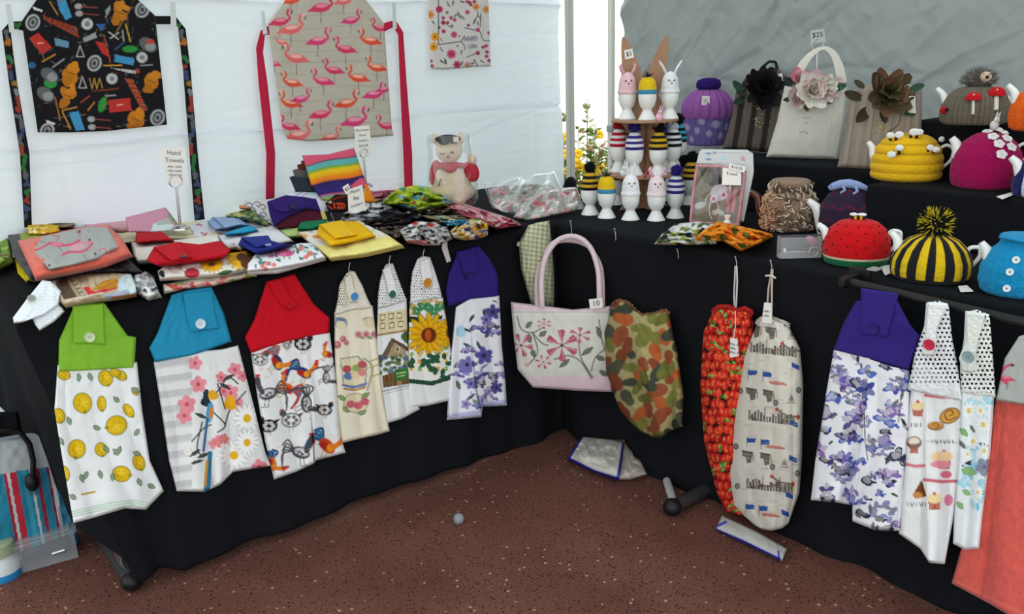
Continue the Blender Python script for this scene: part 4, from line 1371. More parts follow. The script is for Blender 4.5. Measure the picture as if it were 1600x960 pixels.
def p_cakes(P):
    for y in (598, 612, 695, 708, 738, 752): pass
    for x0, x1, y, c in ((1418, 1446, 598, 'd87a86'), (1446, 1500, 618, 'd06a78'), (1416, 1444, 726, 'd87a86'), (1444, 1498, 750, 'd06a78')):
        P.line([(x0, y), ((x0 + x1) / 2, y + 3), (x1, y + 2)], 5, c)
    for x, y, s in ((1434, 640, 1), (1428, 700, .8), (1460, 785, 1.1), (1475, 720, 1.2)):
        P.poly([(x - 9 * s, y - 2), (x + 9 * s, y - 2), (x + 7 * s, y + 11 * s), (x - 7 * s, y + 11 * s)], 'a8473c'); P.ell(x, y - 5 * s, 11 * s, 7 * s, 0, 'ead9a8')
        for k in range(4): P.line([(x - 6 * s + 4 * k * s, y), (x - 5 * s + 3.4 * k * s, y + 10 * s)], 1, 'e0a89a')
        P.ell(x, y - 12 * s, 2.5, 2.5, 0, 'c8303a')
    P.ell(1484, 650, 17, 12, -.4, '7a4a20'); P.ell(1484, 650, 15, 10, -.4, 'd8a04a')
    P.curve([(1484, 650), (1490, 646), (1484, 641), (1476, 648), (1482, 657), (1494, 652)], 2, '7a4a20')
    P.ell(1462, 666, 13, 7, 0, '7a4a20'); P.ell(1462, 665, 11, 5.5, 0, 'd8a04a'); P.curve([(1456, 665), (1462, 662), (1468, 666), (1462, 668)], 1.6, '7a4a20')
    P.line([(1448, 690), (1495, 692)], 1, 'a8a4a0'); 
    for x0, y0, n, st in ((1456, 690, 8, 4.6), (1424, 664, 4, 4.8), (1418, 788, 7, 4.8)):
        for k in range(n): P.line([(x0 + st * k, y0 - 2), (x0 + st * k + 1.5 * math.sin(k * 2), y0 + 3)], 1.5, '5a4a48')
    P.ell(1428, 692, 12, 10, 0, '8a6a58'); P.ell(1428, 690, 9, 6, 0, 'e8dcd0'); P.line([(1418, 696), (1438, 694)], 1.5, '5a3a30')
    P.poly([(1428, 770), (1440, 750), (1448, 776), (1430, 780)], '7a4426'); P.ell(1434, 774, 8, 5, 0, 'c88a4a')
    P.ell(1472, 714, 18, 8, 0, 'f0cfa0'); P.ell(1470, 726, 16, 6, 0, 'e890a0'); P.ell(1478, 742, 9, 6, 0, 'd86a84'); P.ell(1482, 782, 7, 9, 0, 'd87a98')


t = towel('white hand towel with cupcakes print and crochet top with red button', 1466, 472, RG, 0, RV)
drape(t, 'towel', [[(1428, 560), (1420, 640), (1412, 740), (1404, 834)], [(1446, 570), (1444, 660), (1440, 770), (1438, 858)], [(1448, 572), (1448, 680), (1450, 790), (1452, 880)], [(1478, 596), (1482, 700), (1480, 800), (1474, 882)], [(1504, 606), (1504, 700), (1492, 800), (1476, 882)]], 0, RV, COTTON, 'e9ebec', p_cakes, th=.014, folds=.026, nf=2.6, ph=1.2, open_top=True)
drape(t, 'crochet_top', [[(1447, 474), (1444, 510), (1430, 550), (1418, 610)], [(1466, 470), (1466, 520), (1462, 560), (1462, 620)], [(1482, 476), (1488, 530), (1496, 570), (1505, 628)]], 0, RV - .010, CROCHET, 'e6e9ee', crochet_bands(0, 472, 5), th=.016, er=5,
      holes=crochet_holes(1440, 478, 7.2, 7.0, 600, .08, rx=1.25, ry=1.05, keep=lambda x, y: (y < 520) & (x < 1462)))
fl = drape(t, 'loop_flap', [[(1449, 472), (1446, 520), (1440, 550), (1444, 556)], [(1480, 474), (1464, 515), (1462, 545), (1458, 556)]], 0, RV - .026, CROCHET, 'eceef0', crochet_bands(0, 472, 5), th=.012, er=4)
button(fl, 1452, 539, 0, RV, 9, 'c22a48', off=.048)


def p_daisies(P):
    watercolour(P, 1498, 620, 1552, 800, 16, 41, ('8ecfe4', '9ad6ea', 'a8dcea', '7ac4de'), 10, 18)
    P.C[:] = P.C
    for x, y, r in ((1514, 642, 13), (1536, 664, 13), (1520, 690, 11), (1532, 642, 10), (1538, 705, 11), (1546, 760, 9), (1512, 710, 8), (1528, 770, 9)): daisy(P, x, y, r, 1.2, 'e0c860', 'c8dce0', 10)
    for x, y, a, l in ((1514, 737, .2, 24), (1506, 676, .8, 16), (1510, 770, .6, 14), (1500, 790, .9, 14), (1536, 738, 1.2, 16)): P.leaf(x, y, l, l * .5, a, '8ab878', '6a9a60')
    P.flower(1538, 730, 14, 5, '8a90a8', '6a6a80', .4, .4)


t = towel('hand towel with blue daisies print and crochet top with grey button', 1526, 484, RG, 0, RV)
drape(t, 'towel', [[(1502, 604), (1498, 700), (1490, 800), (1489, 850)], [(1520, 610), (1518, 700), (1512, 800), (1508, 860)], [(1554, 614), (1548, 700), (1536, 800), (1530, 858)]], 0, RV, COTTON, 'e6ecf0', p_daisies, th=.024, folds=.014, nf=1.6, ph=.6, open_top=True)
drape(t, 'crochet_top', [[(1508, 488), (1506, 530), (1500, 570), (1501, 616)], [(1526, 484), (1526, 540), (1526, 580), (1526, 620)], [(1546, 492), (1550, 540), (1554, 590), (1556, 622)]], 0, RV - .010, CROCHET, 'e4e9e6', crochet_bands(0, 484, 5), th=.016, er=5,
      holes=crochet_holes(1506, 488, 7.2, 7.0, 614, .05, rx=1.3, ry=1.1, keep=lambda x, y: (x < 1526) & (y < 580)))
fl = drape(t, 'loop_flap', [[(1508, 486), (1510, 530), (1498, 560), (1504, 580)], [(1540, 490), (1528, 535), (1524, 560), (1518, 584)]], 0, RV - .026, CROCHET, 'dfe6e0', crochet_bands(0, 484, 5), th=.012, er=4)
button(fl, 1513, 558, 0, RV, 9.5, '8aa0a4', off=.048)


def p_coral(P):
    P.C *= (1 + .10 * noise2(P.X / 5, P.Y / 7, 3) + .05 * noise2(P.X / 2, P.Y / 2, 4))[:, None]
    P.line([(1490, 908), (1605, 962)], 3, 'd86a5a')


def p_greyflam(P):
    flamingo(P, 1573, 592, 22, -1, 'd0506a', 'e08a98'); P.curve([(1574, 600), (1562, 590), (1570, 575), (1580, 570)], 4, 'd0506a'); P.ell(1582, 571, 3, 2, 0, '3a3034')
    P.line([(1556, 622), (1610, 634)], 1.5, 'a8a8a0')


t = towel('coral pink towel with grey flamingo top at the right end of the rail', 1590, 520, RG, 0, RV)
drape(t, 'towel', [[(1556, 624), (1542, 700), (1512, 820), (1487, 912)], [(1580, 628), (1575, 720), (1560, 840), (1548, 945)], [(1640, 640), (1640, 760), (1640, 860), (1640, 1000)]], 0, RV + .024, TERRY, 'cf5a50', p_coral, th=.014, folds=.026, nf=2.2, ph=.8, open_top=True)
drape(t, 'yoke', [[(1592, 526), (1570, 560), (1556, 626)], [(1610, 520), (1600, 570), (1590, 632)], [(1640, 520), (1640, 570), (1640, 640)]], 0, RV - .004, COTTON, 'aeb3b0', p_greyflam, th=.018, er=4)

# ------------------------------------------------------------------ aprons and tea towel hung on the white wall (plane y = .92)
WY = .895
APR = 'aprons on the white wall'


def p_tools(P):
    q = np.random.RandomState(12)
    def L(z): return [(x / 4, y / 4) for x, y in z]
    P.poly(L([(355, 0), (410, 0), (450, 105), (410, 125), (370, 60)]), '3f8ab8')
    P.poly(L([(265, 95), (480, 170), (495, 240), (460, 220), (280, 125)]), '8a3a28')
    for k in range(6): P.line(L([(300 + 32 * k, 105 + 14 * k), (290 + 32 * k, 125 + 14 * k)]), 1.4, '2a2020')
    for x, y, r in ((545, 150, 36), (888, 360, 34), (700, 492, 34)): P.ell(x / 4, y / 4, r / 4, r / 4, 0, 'b4b6b8'); P.ell(x / 4, y / 4, r / 9, r / 9, 0, '74787a')
    for x, y in ((205, 140), (590, 395), (985, 735), (890, 60), (295, 820)):
        P.ell(x / 4, y / 4, 11, 13, .4, 'a8abac'); P.ell(x / 4, y / 4, 8, 10, .4, '3a3c40'); P.ell(x / 4, y / 4, 5, 7, .4, '8a8d90'); P.ell(x / 4, y / 4, 2.5, 3.5, 0, '2c2e30')
    for z in ([(180, 240), (240, 205), (325, 295), (265, 345)], [(680, 625), (810, 610), (825, 690), (685, 705)]):
        P.poly(L(z), 'b0332c'); m = np.mean(L(z), 0); P.line([(m[0] - 4, m[1]), (m[0] + 4, m[1] - 1)], 1.6, 'e0b8a0')
    P.poly(L([(340, 235), (430, 260), (430, 300), (345, 285)]), '5f88a4'); P.poly(L([(715, 340), (840, 365), (835, 410), (715, 385)]), '3f8ab8'); P.poly(L([(430, 705), (490, 695), (530, 810), (475, 820)]), '3f8ab8')
    P.poly(L([(595, 260), (650, 265), (690, 360), (640, 335)]), 'b0302c'); P.line(L([(650, 220), (690, 390)]), 1.4, 'b8502c')
    for x, y, rx, ry in ((813, 307, 48, 22), (315, 520, 40, 32), (640, 655, 24, 48)): P.ell(x / 4, y / 4, rx / 4, ry / 4, .3 if rx < 30 else 0, '2f8a3c')
    for x, y in ((310, 470), (925, 280), (285, 590)): P.ell(x / 4, y / 4, 15, 10, .6, '5a5e60'); P.ell(x / 4 + 4, y / 4 + 3, 8, 7, 0, '8a8e90')
    P.ell(940 / 4, 260 / 4, 6, 4, 0, 'b8403a')
    for x, y, s in ((745, 80, 1), (440, 460, 1.1), (420, 600, 1), (945, 510, 1), (850, 750, 1.1)):
        x /= 4; y /= 4
        P.blob(x, y, 11 * s, 'b5701e', int(x), 1.2, .5); P.blob(x + 6, y - 10, 8 * s, 'c07a24', int(y), 1, .4); P.blob(x - 5, y + 11, 8 * s, 'a8661a', int(x + y), 1, .4); P.line([(x - 6, y - 3), (x + 6, y + 2)], 1.2, '5a3410')
    for a, b_, c in (((265, 385), (345, 340), 'c08a30'), ((650, 410), (760, 408), 'c08a30'), ((785, 150), (815, 260), 'c0a030'), ((310, 10), (360, 90), 'a8803a'), ((725, 205), (820, 45), '8a6a3a'), ((390, 690), (480, 670), 'b8863a'), ((390, 700), (440, 800), 'b8863a'),
                     ((550, 690), (590, 640), 'b87a3a'), ((345, 610), (375, 750), 'a8652c'), ((580, 570), (740, 555), '7a3a2c'), ((330, 420), (400, 370), '9a9c9c'), ((660, 600), (720, 595), '9a9c9c'), ((880, 410), (950, 405), '8a8c8c'), ((505, 640), (560, 600), 'a83a34')):
        P.line(L([a, b_]), 2, c)
    P.poly(L([(690, 425), (850, 440), (850, 460), (800, 455)]), 'b0b4b4'); P.ell(215, 111, 3, 4, 0, 'b03a34')
    P.poly(L([(780, 490), (830, 495), (925, 690), (890, 695)]), 'a04a30')
    for k in range(6): P.line(L([(795 + 18 * k, 520 + 30 * k), (845 + 16 * k, 525 + 30 * k)]), 1.2, '2a1a18')
    P.line(L([(560, 490), (575, 555), (590, 490), (605, 555), (622, 490), (640, 550)]), 1.4, 'b8923a')
    for x, y in ((515, 525), (500, 330)): P.line(L([(x - 22, y + 25), (x, y - 45), (x + 26, y + 25), (x - 22, y + 25)]), 1.6, 'a8a8a4')
    P.poly(L([(515, 240), (600, 200), (605, 235), (530, 265)]), '94989a')
    for x, y in ((490, 40), (495, 85), (570, 745), (575, 795)): P.ell(x / 4, y / 4, 6, 4.5, 0, '9a9c9e'); P.line([(x / 4 + 4, y / 4), (x / 4 + 30, y / 4 + 2)], 1.3, '9a4a44')
    P.poly(L([(660, 60), (690, 30), (690, 60), (660, 120)]), '8a8c90'); P.poly(L([(600, 150), (660, 150), (630, 195)]), '2f5a94'); P.poly(L([(205, 40), (270, 65), (265, 75), (210, 60)]), 'c8caca'); P.poly(L([(290, 750), (345, 770), (340, 782), (290, 765)]), 'c8caca')
    P.line(L([(680, 200), (740, 245)]), 1.4, 'c8caca'); P.line(L([(740, 205), (690, 240)]), 1.4, 'c8caca'); P.line(L([(765, 190), (772, 255)]), 1.6, 'b0b2b4')
    P.line(L([(720, 310), (775, 265)]), 2, '3a5a84'); P.ell(50, 102, 6, 5, 0, '2f5a84')
    for k in range(150):
        x = 40 + q.rand() * 220; y = -50 + q.rand() * 250; a = q.rand() * 3; l = 3 + q.rand() * 6
        P.line([(x, y), (x + l * math.cos(a), y + l * math.sin(a))], 1, ['6a6c70', '7a4a34', '4a5a7a', '8a7a50', '4a4c50'][q.randint(5)])


def p_toolstie(P):
    q = np.random.RandomState(7)
    for y in range(40, 350, 13):
        i = np.nonzero(np.abs(P.Y - y) < 4)[0]
        if not len(i): continue
        cx = P.X[i].mean()
        P.blob(cx + q.randn() * 3, y, 5, ['8a3a30', '5a5e62', '8a6a30', '3a4a6a', '2f6a3a', '7a7c80', 'a8662a'][q.randint(7)], y, 1.2, .5)


TOOL = '17171b'
t = towel('black apron printed with hand tools taped to the white wall', 140, 5, APR, 1, WY, 'apron', 'apron')
drape(t, 'bib', [[(84, -75), (57, 0), (34, 33), (36, 48), (59, 207)], [(110, -76), (104, 0), (90, 40), (92, 60), (110, 207)], [(150, -76), (150, 0), (150, 40), (152, 60), (165, 205)], [(198, -75), (216, 0), (243, 25), (244, 40), (261, 195)]], 1, WY, COTTON, TOOL, p_tools, th=.006, folds=.004, nf=3, wr=.002, res=1.3)
drape(t, 'waist_tie', [[(34, 33), (15, 34), (3, 48), (14, 130), (31, 240), (38, 356)], [(36, 48), (24, 45), (17, 52), (27, 130), (46, 240), (50, 354)]], 1, WY, COTTON, TOOL, p_toolstie, th=.004, er=2)
drape(t, 'waist_tie', [[(244, 38), (270, 38), (278, 42), (286, 110), (296, 240), (304, 345)], [(243, 25), (274, 25), (290, 45), (298, 110), (309, 240), (320, 343)]], 1, WY, COTTON, TOOL, p_toolstie, th=.004, er=2)
drape(t, 'neck_loop', [[(84, -72), (92, -120)], [(96, -74), (104, -122)]], 1, WY, COTTON, TOOL, None, th=.004, er=2)


def p_flam(P):
    for k in range(11):
        P.curve([(420, 20 + 19 * k), (480, 24 + 19 * k + 3 * math.sin(k)), (560, 20 + 19 * k), (620, 26 + 19 * k)], .8, '9c978e')
    a, b, c, d = ('cf3a62', 'e58aa4'), ('df6a6a', 'efb0a8'), ('d8503a', 'eeb49c'), ('cf3f74', 'e896ae')
    for x, y, s, f, cc in ((502, 12, 34, 1, a), (537, 2, 26, 1, b), (548, 32, 27, 1, d), (438, 34, 30, 1, a), (455, 46, 36, 1, b), (497, 64, 32, 1, d), (540, 77, 30, -1, a), (579, 64, 30, -1, c), (594, 44, 24, -1, a), (463, 91, 34, -1, b),
                           (589, 106, 28, -1, c), (522, 110, 28, -1, a), (429, 100, 18, -1, a), (457, 130, 28, -1, c), (505, 127, 30, -1, d), (560, 122, 30, -1, c), (584, 148, 30, 1, d), (455, 162, 30, -1, c), (470, 155, 26, 1, d), (541, 162, 32, 1, c),
                           (501, 179, 32, 1, a), (554, 190, 36, 1, d), (453, 198, 28, -1, a), (466, 212, 36, 1, b), (604, 197, 26, -1, a), (516, 215, 26, 1, b), (455, 0, 30, 1, c), (600, 140, 22, 1, d), (440, 66, 16, -1, b), (520, -30, 30, 1, d), (480, -40, 28, -1, c)):
        flamingo(P, x, y, s, f, *cc)


t = towel('grey apron with pink flamingos and red ties taped to the white wall', 520, 5, APR, 1, WY, 'apron', 'apron')
drape(t, 'bib', [[(470, -70), (446, 0), (419, 36), (421, 56), (441, 200), (449, 217)], [(490, -72), (478, 0), (462, 40), (464, 60), (478, 205), (483, 221)], [(550, -72), (548, 0), (552, 40), (552, 60), (560, 205), (565, 216)], [(556, -70), (572, 0), (600, 36), (601, 52), (612, 198), (615, 212)]], 1, WY, COTTON, 'bab3a6', p_flam, th=.006, folds=.004, nf=3, wr=.002, res=1.2)
drape(t, 'waist_tie', [[(419, 40), (407, 48), (400, 75), (404, 130), (416, 240), (415, 312)], [(421, 54), (414, 55), (411, 82), (418, 130), (430, 240), (429, 310)]], 1, WY, PLAIN, 'bb2746', None, th=.004, er=2)
drape(t, 'waist_tie', [[(600, 50), (615, 42), (622, 55), (624, 110), (630, 240), (632, 294)], [(600, 36), (618, 31), (630, 50), (634, 110), (644, 240), (645, 292)]], 1, WY, PLAIN, 'bb2746', None, th=.004, er=2)
drape(t, 'neck_loop', [[(470, -68), (478, -120)], [(482, -70), (490, -122)]], 1, WY, PLAIN, 'bb2746', None, th=.004, er=2)


def p_meadow(P):
    k = 7.386
    C = lambda x, y: (660 + x / k, y / k)
    g = '5c5e64'
    P.line([C(185, -300), C(185, 510)], 1.8, g); P.line([C(185, 515), C(450, 480)], 1.8, g); P.curve([C(440, 475), C(480, 520), C(490, 570)], 1.5, g); P.line([C(450, 475), C(485, 415)], 1.3, g)
    P.curve([C(485, 320), C(590, 345), C(660, 360), C(700, 460), C(775, 470)], 1.6, g); P.curve([C(510, 660), C(590, 630), C(640, 610)], 1.5, g)
    for x, y, r, c in ((195, 108, 40, 'b8345c'), (285, 145, 18, '6a6c70'), (240, 205, 20, 'b8345c'), (240, 262, 26, 'a83252'), (290, 262, 20, 'a83252'), (340, 300, 18, '6a7a6a'), (245, 362, 24, 'b8345c'), (195, 318, 16, '5a4a54'), (330, 205, 22, 'b04a6a'), (372, 230, 22, 'b8506a'), (365, 400, 36, 'b8506a'),
                       (530, 292, 18, '9a3a5a'), (640, 612, 24, '9a3a4a'), (640, 345, 26, 'b84a7a'), (520, 140, 26, 'c0487a'), (405, 530, 12, '7a4a3a'), (425, 420, 12, '7a7a80')):
        P.ell(*C(x, y), r / k, r / k, 0, c)
    P.line([C(240, 205), C(245, 260), C(330, 318)], 1.1, '4a4a4c')
    for x, y in ((145, 425), (130, 540)): P.flower(*C(x, y), 6.5, 8, 'e0982c', '6a4a1c', 0, .4)
    P.flower(*C(85, 170), 7, 6, 'd88a4a', 'b05a34'); P.flower(*C(740, 110), 6, 6, 'd88a3c', 'b06a34'); P.flower(*C(620, 80), 5.5, 6, 'd88a3c', 'b84a4a')
    P.flower(*C(335, 625), 7.5, 9, 'c0346a', 'a02a4a', 0, .22); P.flower(*C(400, 745), 6, 6, 'b83a5a', '7a2a3a'); P.flower(*C(520, 750), 5, 6, 'c88a7a', 'a86a5a')
    for x, y, l, a, c in ((125, 260, 9, .9, '7a847a'), (420, 170, 14, 1.2, '7c8a78'), (460, 200, 12, .6, '8a9488'), (380, 180, 10, 2.2, '7c8a78'), (600, 250, 12, 2, '7a8470'), (640, 270, 10, 1.4, '8a9080'), (225, 710, 10, .7, '6a706a'), (265, 710, 12, 1.4, '5a625c'), (455, 730, 9, 1.9, '6a6c88'), (450, 600, 10, 1.8, '7a8078'), (220, 570, 10, 1, '8a9088'), (690, 710, 9, .6, '6a7a60'),
                          (350, 40, 12, 1.8, '7c8a70'), (300, 50, 12, 1.2, '8a9480'), (460, 20, 9, .3, '5a6a60'), (220, 460, 8, .8, 'a88a84'), (300, -60, 14, .5, '7c8a70'), (600, -80, 14, 1.5, '7c8a70')):
        P.leaf(*C(x, y), l, l * .32, a, c)
    for a in ((560, 780, 600, 690), (600, 690, 640, 775), (600, 730, 550, 730), (640, 130, 640, 180), (640, 180, 600, 240), (640, 180, 680, 230), (670, 160, 668, 310)): P.line([C(a[0], a[1]), C(a[2], a[3])], 1.3, '3f3e42')
    for x, y in ((545, 30), (600, 20), (560, 55), (520, 20), (100, 705), (110, 760), (745, 600), (740, 650), (770, 700), (700, 545), (735, 530), (770, 380)): P.ell(*C(x, y), 3, 2.6, 0, 'a8405c')
    P.line([C(680, 40), C(700, 400)], 3, 'bcc0c4')


t = towel('white tea towel printed with wild flowers hanging on the white wall', 715, 5, None, 1, WY, 'tea_towel', 'tea towel')
tt = drape(t, 'cloth', [[(667, -60), (669, 0), (673, 108)], [(690, -60), (692, 0), (696, 109)], [(735, -60), (738, 0), (738, 105)], [(752, -60), (755, 0), (757, 104)], [(760, -60), (763, 0), (767, 104)]], 1, WY, COTTON, 'd2cdcc', p_meadow, th=.010, folds=.004, nf=2, res=.7)
p = at(735, 60, 1, WY - .0165); xd = at(755, 59, 1, WY - .0165) - p; yd = at(735, 50, 1, WY - .0165) - p
lettering(tt, 'NNIES', at(735.5, 60.5, 1, WY - .0165), xd, yd, .026, mat('blue_grey_print', '5a6478', rough=.9))
lettering(tt, 'LIEN', at(739, 72.5, 1, WY - .0165), xd, yd, .022, MATS['blue_grey_print'])

TAPE = mat('cloudy_tape', 'c6ccce', rough=.4)
for i, (q4, lab) in enumerate((([(8, 6), (17, 6), (23, 50), (15, 51)], 'strip of clear tape on the left tie of the black apron'), ([(266, 3), (274, 3), (276, 44), (267, 44)], 'strip of clear tape on the right tie of the black apron'),
                               ([(408, 17), (413, 17), (418, 53), (411, 54)], 'strip of clear tape on the left tie of the flamingo apron'), ([(613, 4), (618, 4), (620, 45), (614, 46)], 'strip of clear tape on the right tie of the flamingo apron'))):
    q = np.array([at(x, y, 1, WY - .009) for x, y in q4]); c = q.mean(0)
    n = np.array([0, .0012, 0])
    o = MB().add(np.concatenate([q - c, q - c + n]), [[0, 1, 2, 3], [7, 6, 5, 4], [0, 4, 5, 1], [1, 5, 6, 2], [2, 6, 7, 3], [3, 7, 4, 0]]).build('tape_strip', TAPE)
    o.location = c
    tag(o, lab, 'tape', 'tape strips on the wall')

# ------------------------------------------------------------------ goods lying on the left table
TZ = .743
FT = 'folded hand towels on the left table'


def lying(label, x, y, z=TZ, name='folded_towel', cat='towel', group=FT):
    return thing(name, label, cat, at(x, y, 2, z), group=group)


def speckle(cols, n, seed, x0, y0, x1, y1, r0=2, r1=5):
    def f(P):
        q = np.random.RandomState(seed)
        for k in range(n):
            x = x0 + q.rand() * (x1 - x0); y = y0 + q.rand() * (y1 - y0); r = r0 + q.rand() * (r1 - r0)
            P.blob(x, y, r, cols[q.randint(len(cols))], q.randint(999), .6, .6)
    return f


def stripes(cols, ang, w):
    def f(P):
        s = (P.X * math.cos(ang) + P.Y * math.sin(ang)) / w
        k = np.floor(s).astype(int) % len(cols)
        C = np.array([A(c) for c in cols])
        P.C[:] = C[k]
    return f


# back row at the left end
t = lying('green leaf print cloth at the far left end of the left table', 2, 400, name='folded_cloth', cat='cloth')
slab(t, 'cloth', [[(-25, 380), (-25, 432)], [(-5, 374), (-5, 424)], [(14, 368), (22, 412)]], .775, TZ, COTTON, '6f8a3a', speckle(['9ab85a', '4a6a2c', 'c8c8b0', '8aa850', '6a5a3a'], 50, 1, -25, 365, 25, 430), lump=.006)
t = lying('yellow cloth edge showing under the navy towel at the table end', 32, 425, name='folded_cloth', cat='cloth')
slab(t, 'cloth', [[(22, 405), (28, 428), (42, 442)], [(60, 390), (60, 415), (58, 436)]], .760, TZ, PLAIN, 'c8b414')
t = lying('navy blue folded towel under the coral flamingo towel', 40, 420)
slab(t, 'towel', [[(8, 363), (26, 408), (50, 441)], [(60, 358), (70, 400), (90, 436)], [(150, 352), (165, 385), (185, 410)]], .790, .757, TERRY, '1e2430', lump=.004, er=8)
t = lying('dark brown striped cloth at the back of the left table end', 50, 360, name='folded_cloth', cat='cloth')
slab(t, 'cloth', [[(27, 348), (28, 362)], [(78, 346), (78, 358)], [(118, 348), (116, 358)]], .805, .78, COTTON, '5a4838', stripes(['4a3a2c', '6a5846', '8a7a64'], 1.3, 3))
t = lying('mustard yellow daisy print cloth lying behind the coral towel', 70, 362, name='folded_cloth', cat='cloth')
slab(t, 'cloth', [[(42, 351), (44, 368)], [(68, 350), (70, 368)], [(92, 352), (94, 364)]], .822, .795, COTTON, 'c8a02a', speckle(['e8e0b8', 'd8c070', '8a7020'], 14, 2, 44, 352, 92, 366, 2, 4), lump=.004)
t = lying('olive green folded cloth behind the left corner of the coral towel', 50, 372, name='folded_cloth', cat='cloth')
slab(t, 'cloth', [[(30, 365), (33, 378)], [(72, 360), (74, 372)]], .808, .79, PLAIN, '8a9a4a')


def p_coralflam(P):
    pk = 'cf5070'
    for pts, w, c in ((((52, 392), (64, 388), (80, 380), (98, 382)), 3, pk), (((78, 380), (90, 384), (112, 382), (124, 376)), 4, pk), (((98, 398), (108, 394), (124, 394), (136, 390), (144, 380)), 3.5, pk), (((82, 368), (92, 370), (90, 376)), 1.6, pk), (((154, 394), (160, 388), (166, 392), (164, 398)), 1.6, pk), (((126, 366), (122, 362), (128, 358)), 2, 'd87088')):
        P.curve(pts, w, c)
    P.ell(120, 386, 12, 5, -.2, 'd8a0a8'); P.ell(88, 382, 10, 3, -.1, 'd87890'); P.ell(136, 379, 9, 2.5, -.1, 'd8889a')
    for x, y in ((140, 375), (149, 397), (77, 415), (124, 362)): P.ell(x, y, 1.8, 2, 0, '3a3438')
    for pts in (((118, 360), (126, 372)), ((130, 398), (138, 408)), ((90, 384), (98, 394)), ((60, 376), (72, 380))): P.line(pts, 1, '6a6868')


t = lying('big coral towel folded around grey flamingo cloth at the left table end', 115, 400)
slab(t, 'towel', [[(27, 376), (40, 405), (57, 440)], [(66, 368), (90, 405), (112, 430)], [(122, 356), (150, 390), (166, 418)], [(168, 351), (192, 374), (208, 402)]], .838, .785, TERRY, 'd4604e', None, lump=.004, er=10)
slab(t, 'grey_panel', [[(66, 370), (50, 393), (78, 423)], [(100, 362), (96, 396), (114, 416)], [(136, 355), (142, 386), (152, 406)], [(168, 355), (178, 370), (187, 388)]], .842, .822, COTTON, 'a3a6a2', p_coralflam, lump=.002, er=4, res=1.0)

# pink pieces behind
t = lying('dusty pink folded towel behind the coral towel', 180, 356)
slab(t, 'towel', [[(128, 350), (140, 362)], [(180, 345), (190, 366)], [(242, 338), (248, 362)]], .792, TZ, TERRY, 'c08c98', lump=.005)


def p_pinkgingham(P):
    a = np.sin((P.X * .95 - P.Y * .3) * 1.3) > 0; b = np.sin((P.Y + .35 * P.X) * 1.9) > 0
    P.C *= (1 - .12 * (a.astype(float) + b))[:, None]
    P.poly([(240, 350), (262, 345), (284, 362), (235, 362)], 'c3cfd0'); P.poly([(245, 347), (262, 341), (268, 350), (246, 352)], '9fb0a4'); P.line([(264, 336), (282, 358)], 4, '6f9a6a')


t = lying('pink gingham cloth leaning at the back by the hand towels sign', 235, 350, name='folded_cloth', cat='cloth')
ax, val = lean(.60, .77, .9)
drape(t, 'cloth', [[(196, 340), (200, 363)], [(228, 332), (240, 364)], [(259, 324), (286, 360)]], ax, val, COTTON, 'c992a6', p_pinkgingham, th=.014)

# red topped towels
t = lying('cream folded towel behind the small red topped towel', 270, 362)
slab(t, 'towel', [[(172, 364), (186, 384)], [(240, 352), (255, 376)], [(304, 346), (330, 374)], [(330, 352), (352, 372)]], .772, TZ, COTTON, 'd2c8a8', lump=.004)
t = lying('white towel with a small dark red top behind the larger red one', 250, 385)
slab(t, 'towel', [[(204, 378), (208, 400), (217, 414)], [(262, 376), (266, 396), (275, 412)], [(310, 370), (320, 385), (330, 398)], [(340, 366), (346, 380), (352, 394)]], .790, TZ, COTTON, 'd8d6ce', lump=.004)
sl = slab(t, 'yoke', [[(213, 363), (211, 378), (216, 381)], [(236, 363), (238, 374), (243, 378)], [(252, 362), (266, 372), (274, 378)]], .808, .786, PLAIN, 'b01c2a', lump=.002)


def p_sunred(P):
    sunflower(P, 331, 413, 17, .55, '6a4a20'); sunflower(P, 377, 402, 22, .8, '57341f'); P.ell(386, 409, 10, 11, .2, '57341f')
    P.ell(300, 427, 12, 8, 0, 'a83040'); P.ell(300, 428, 10, 6, 0, 'c03a48')
    P.blob(253, 428, 5, '2a2a2c', 3); P.leaf(352, 426, 26, 7, -.2, '4a6a4a'); P.line([(255, 420), (300, 414)], 1, 'c8c4bc')


t = lying('white sunflower print towel with a large red top at the front of the left table', 300, 425)
slab(t, 'towel', [[(262, 412), (246, 424), (250, 440)], [(292, 405), (290, 420), (302, 437)], [(346, 398), (350, 412), (352, 432)], [(384, 392), (400, 404), (388, 424)]], .800, .760, COTTON, 'dddad2', p_sunred, lump=.004, er=8, res=1.1)
slab(t, 'yoke', [[(240, 387), (228, 408), (250, 417)], [(275, 378), (280, 398), (295, 413)], [(312, 382), (320, 396), (330, 408)], [(344, 376), (361, 392), (350, 404)]], .828, .792, PLAIN, 'b81626', lump=.003, er=6)
fl = slab(t, 'loop_flap', [[(239, 386), (254, 398), (270, 409)], [(282, 378), (292, 394), (302, 404)]], .836, .822, PLAIN, 'b81626', lump=.002, er=3)
button(fl, 287, 400, 2, .8375, 6, '4a3436', off=-.001)


t = lying('rose print cloth rolled along the table edge under the sunflower towel', 325, 445, name='folded_cloth', cat='cloth')
slab(t, 'cloth', [[(254, 444), (256, 460)], [(290, 436), (292, 452)], [(330, 428), (332, 448)], [(370, 424), (372, 438)], [(400, 418), (402, 432)]], .772, TZ, COTTON, 'd9cfc4', speckle(['c8606a', 'd88a8a', '7fa03c', 'a0b85a', 'e6a898', 'c85a4a'], 46, 5, 254, 424, 402, 458, 3, 8), lump=.006)

# coffee towel with crochet top drooping over the edge


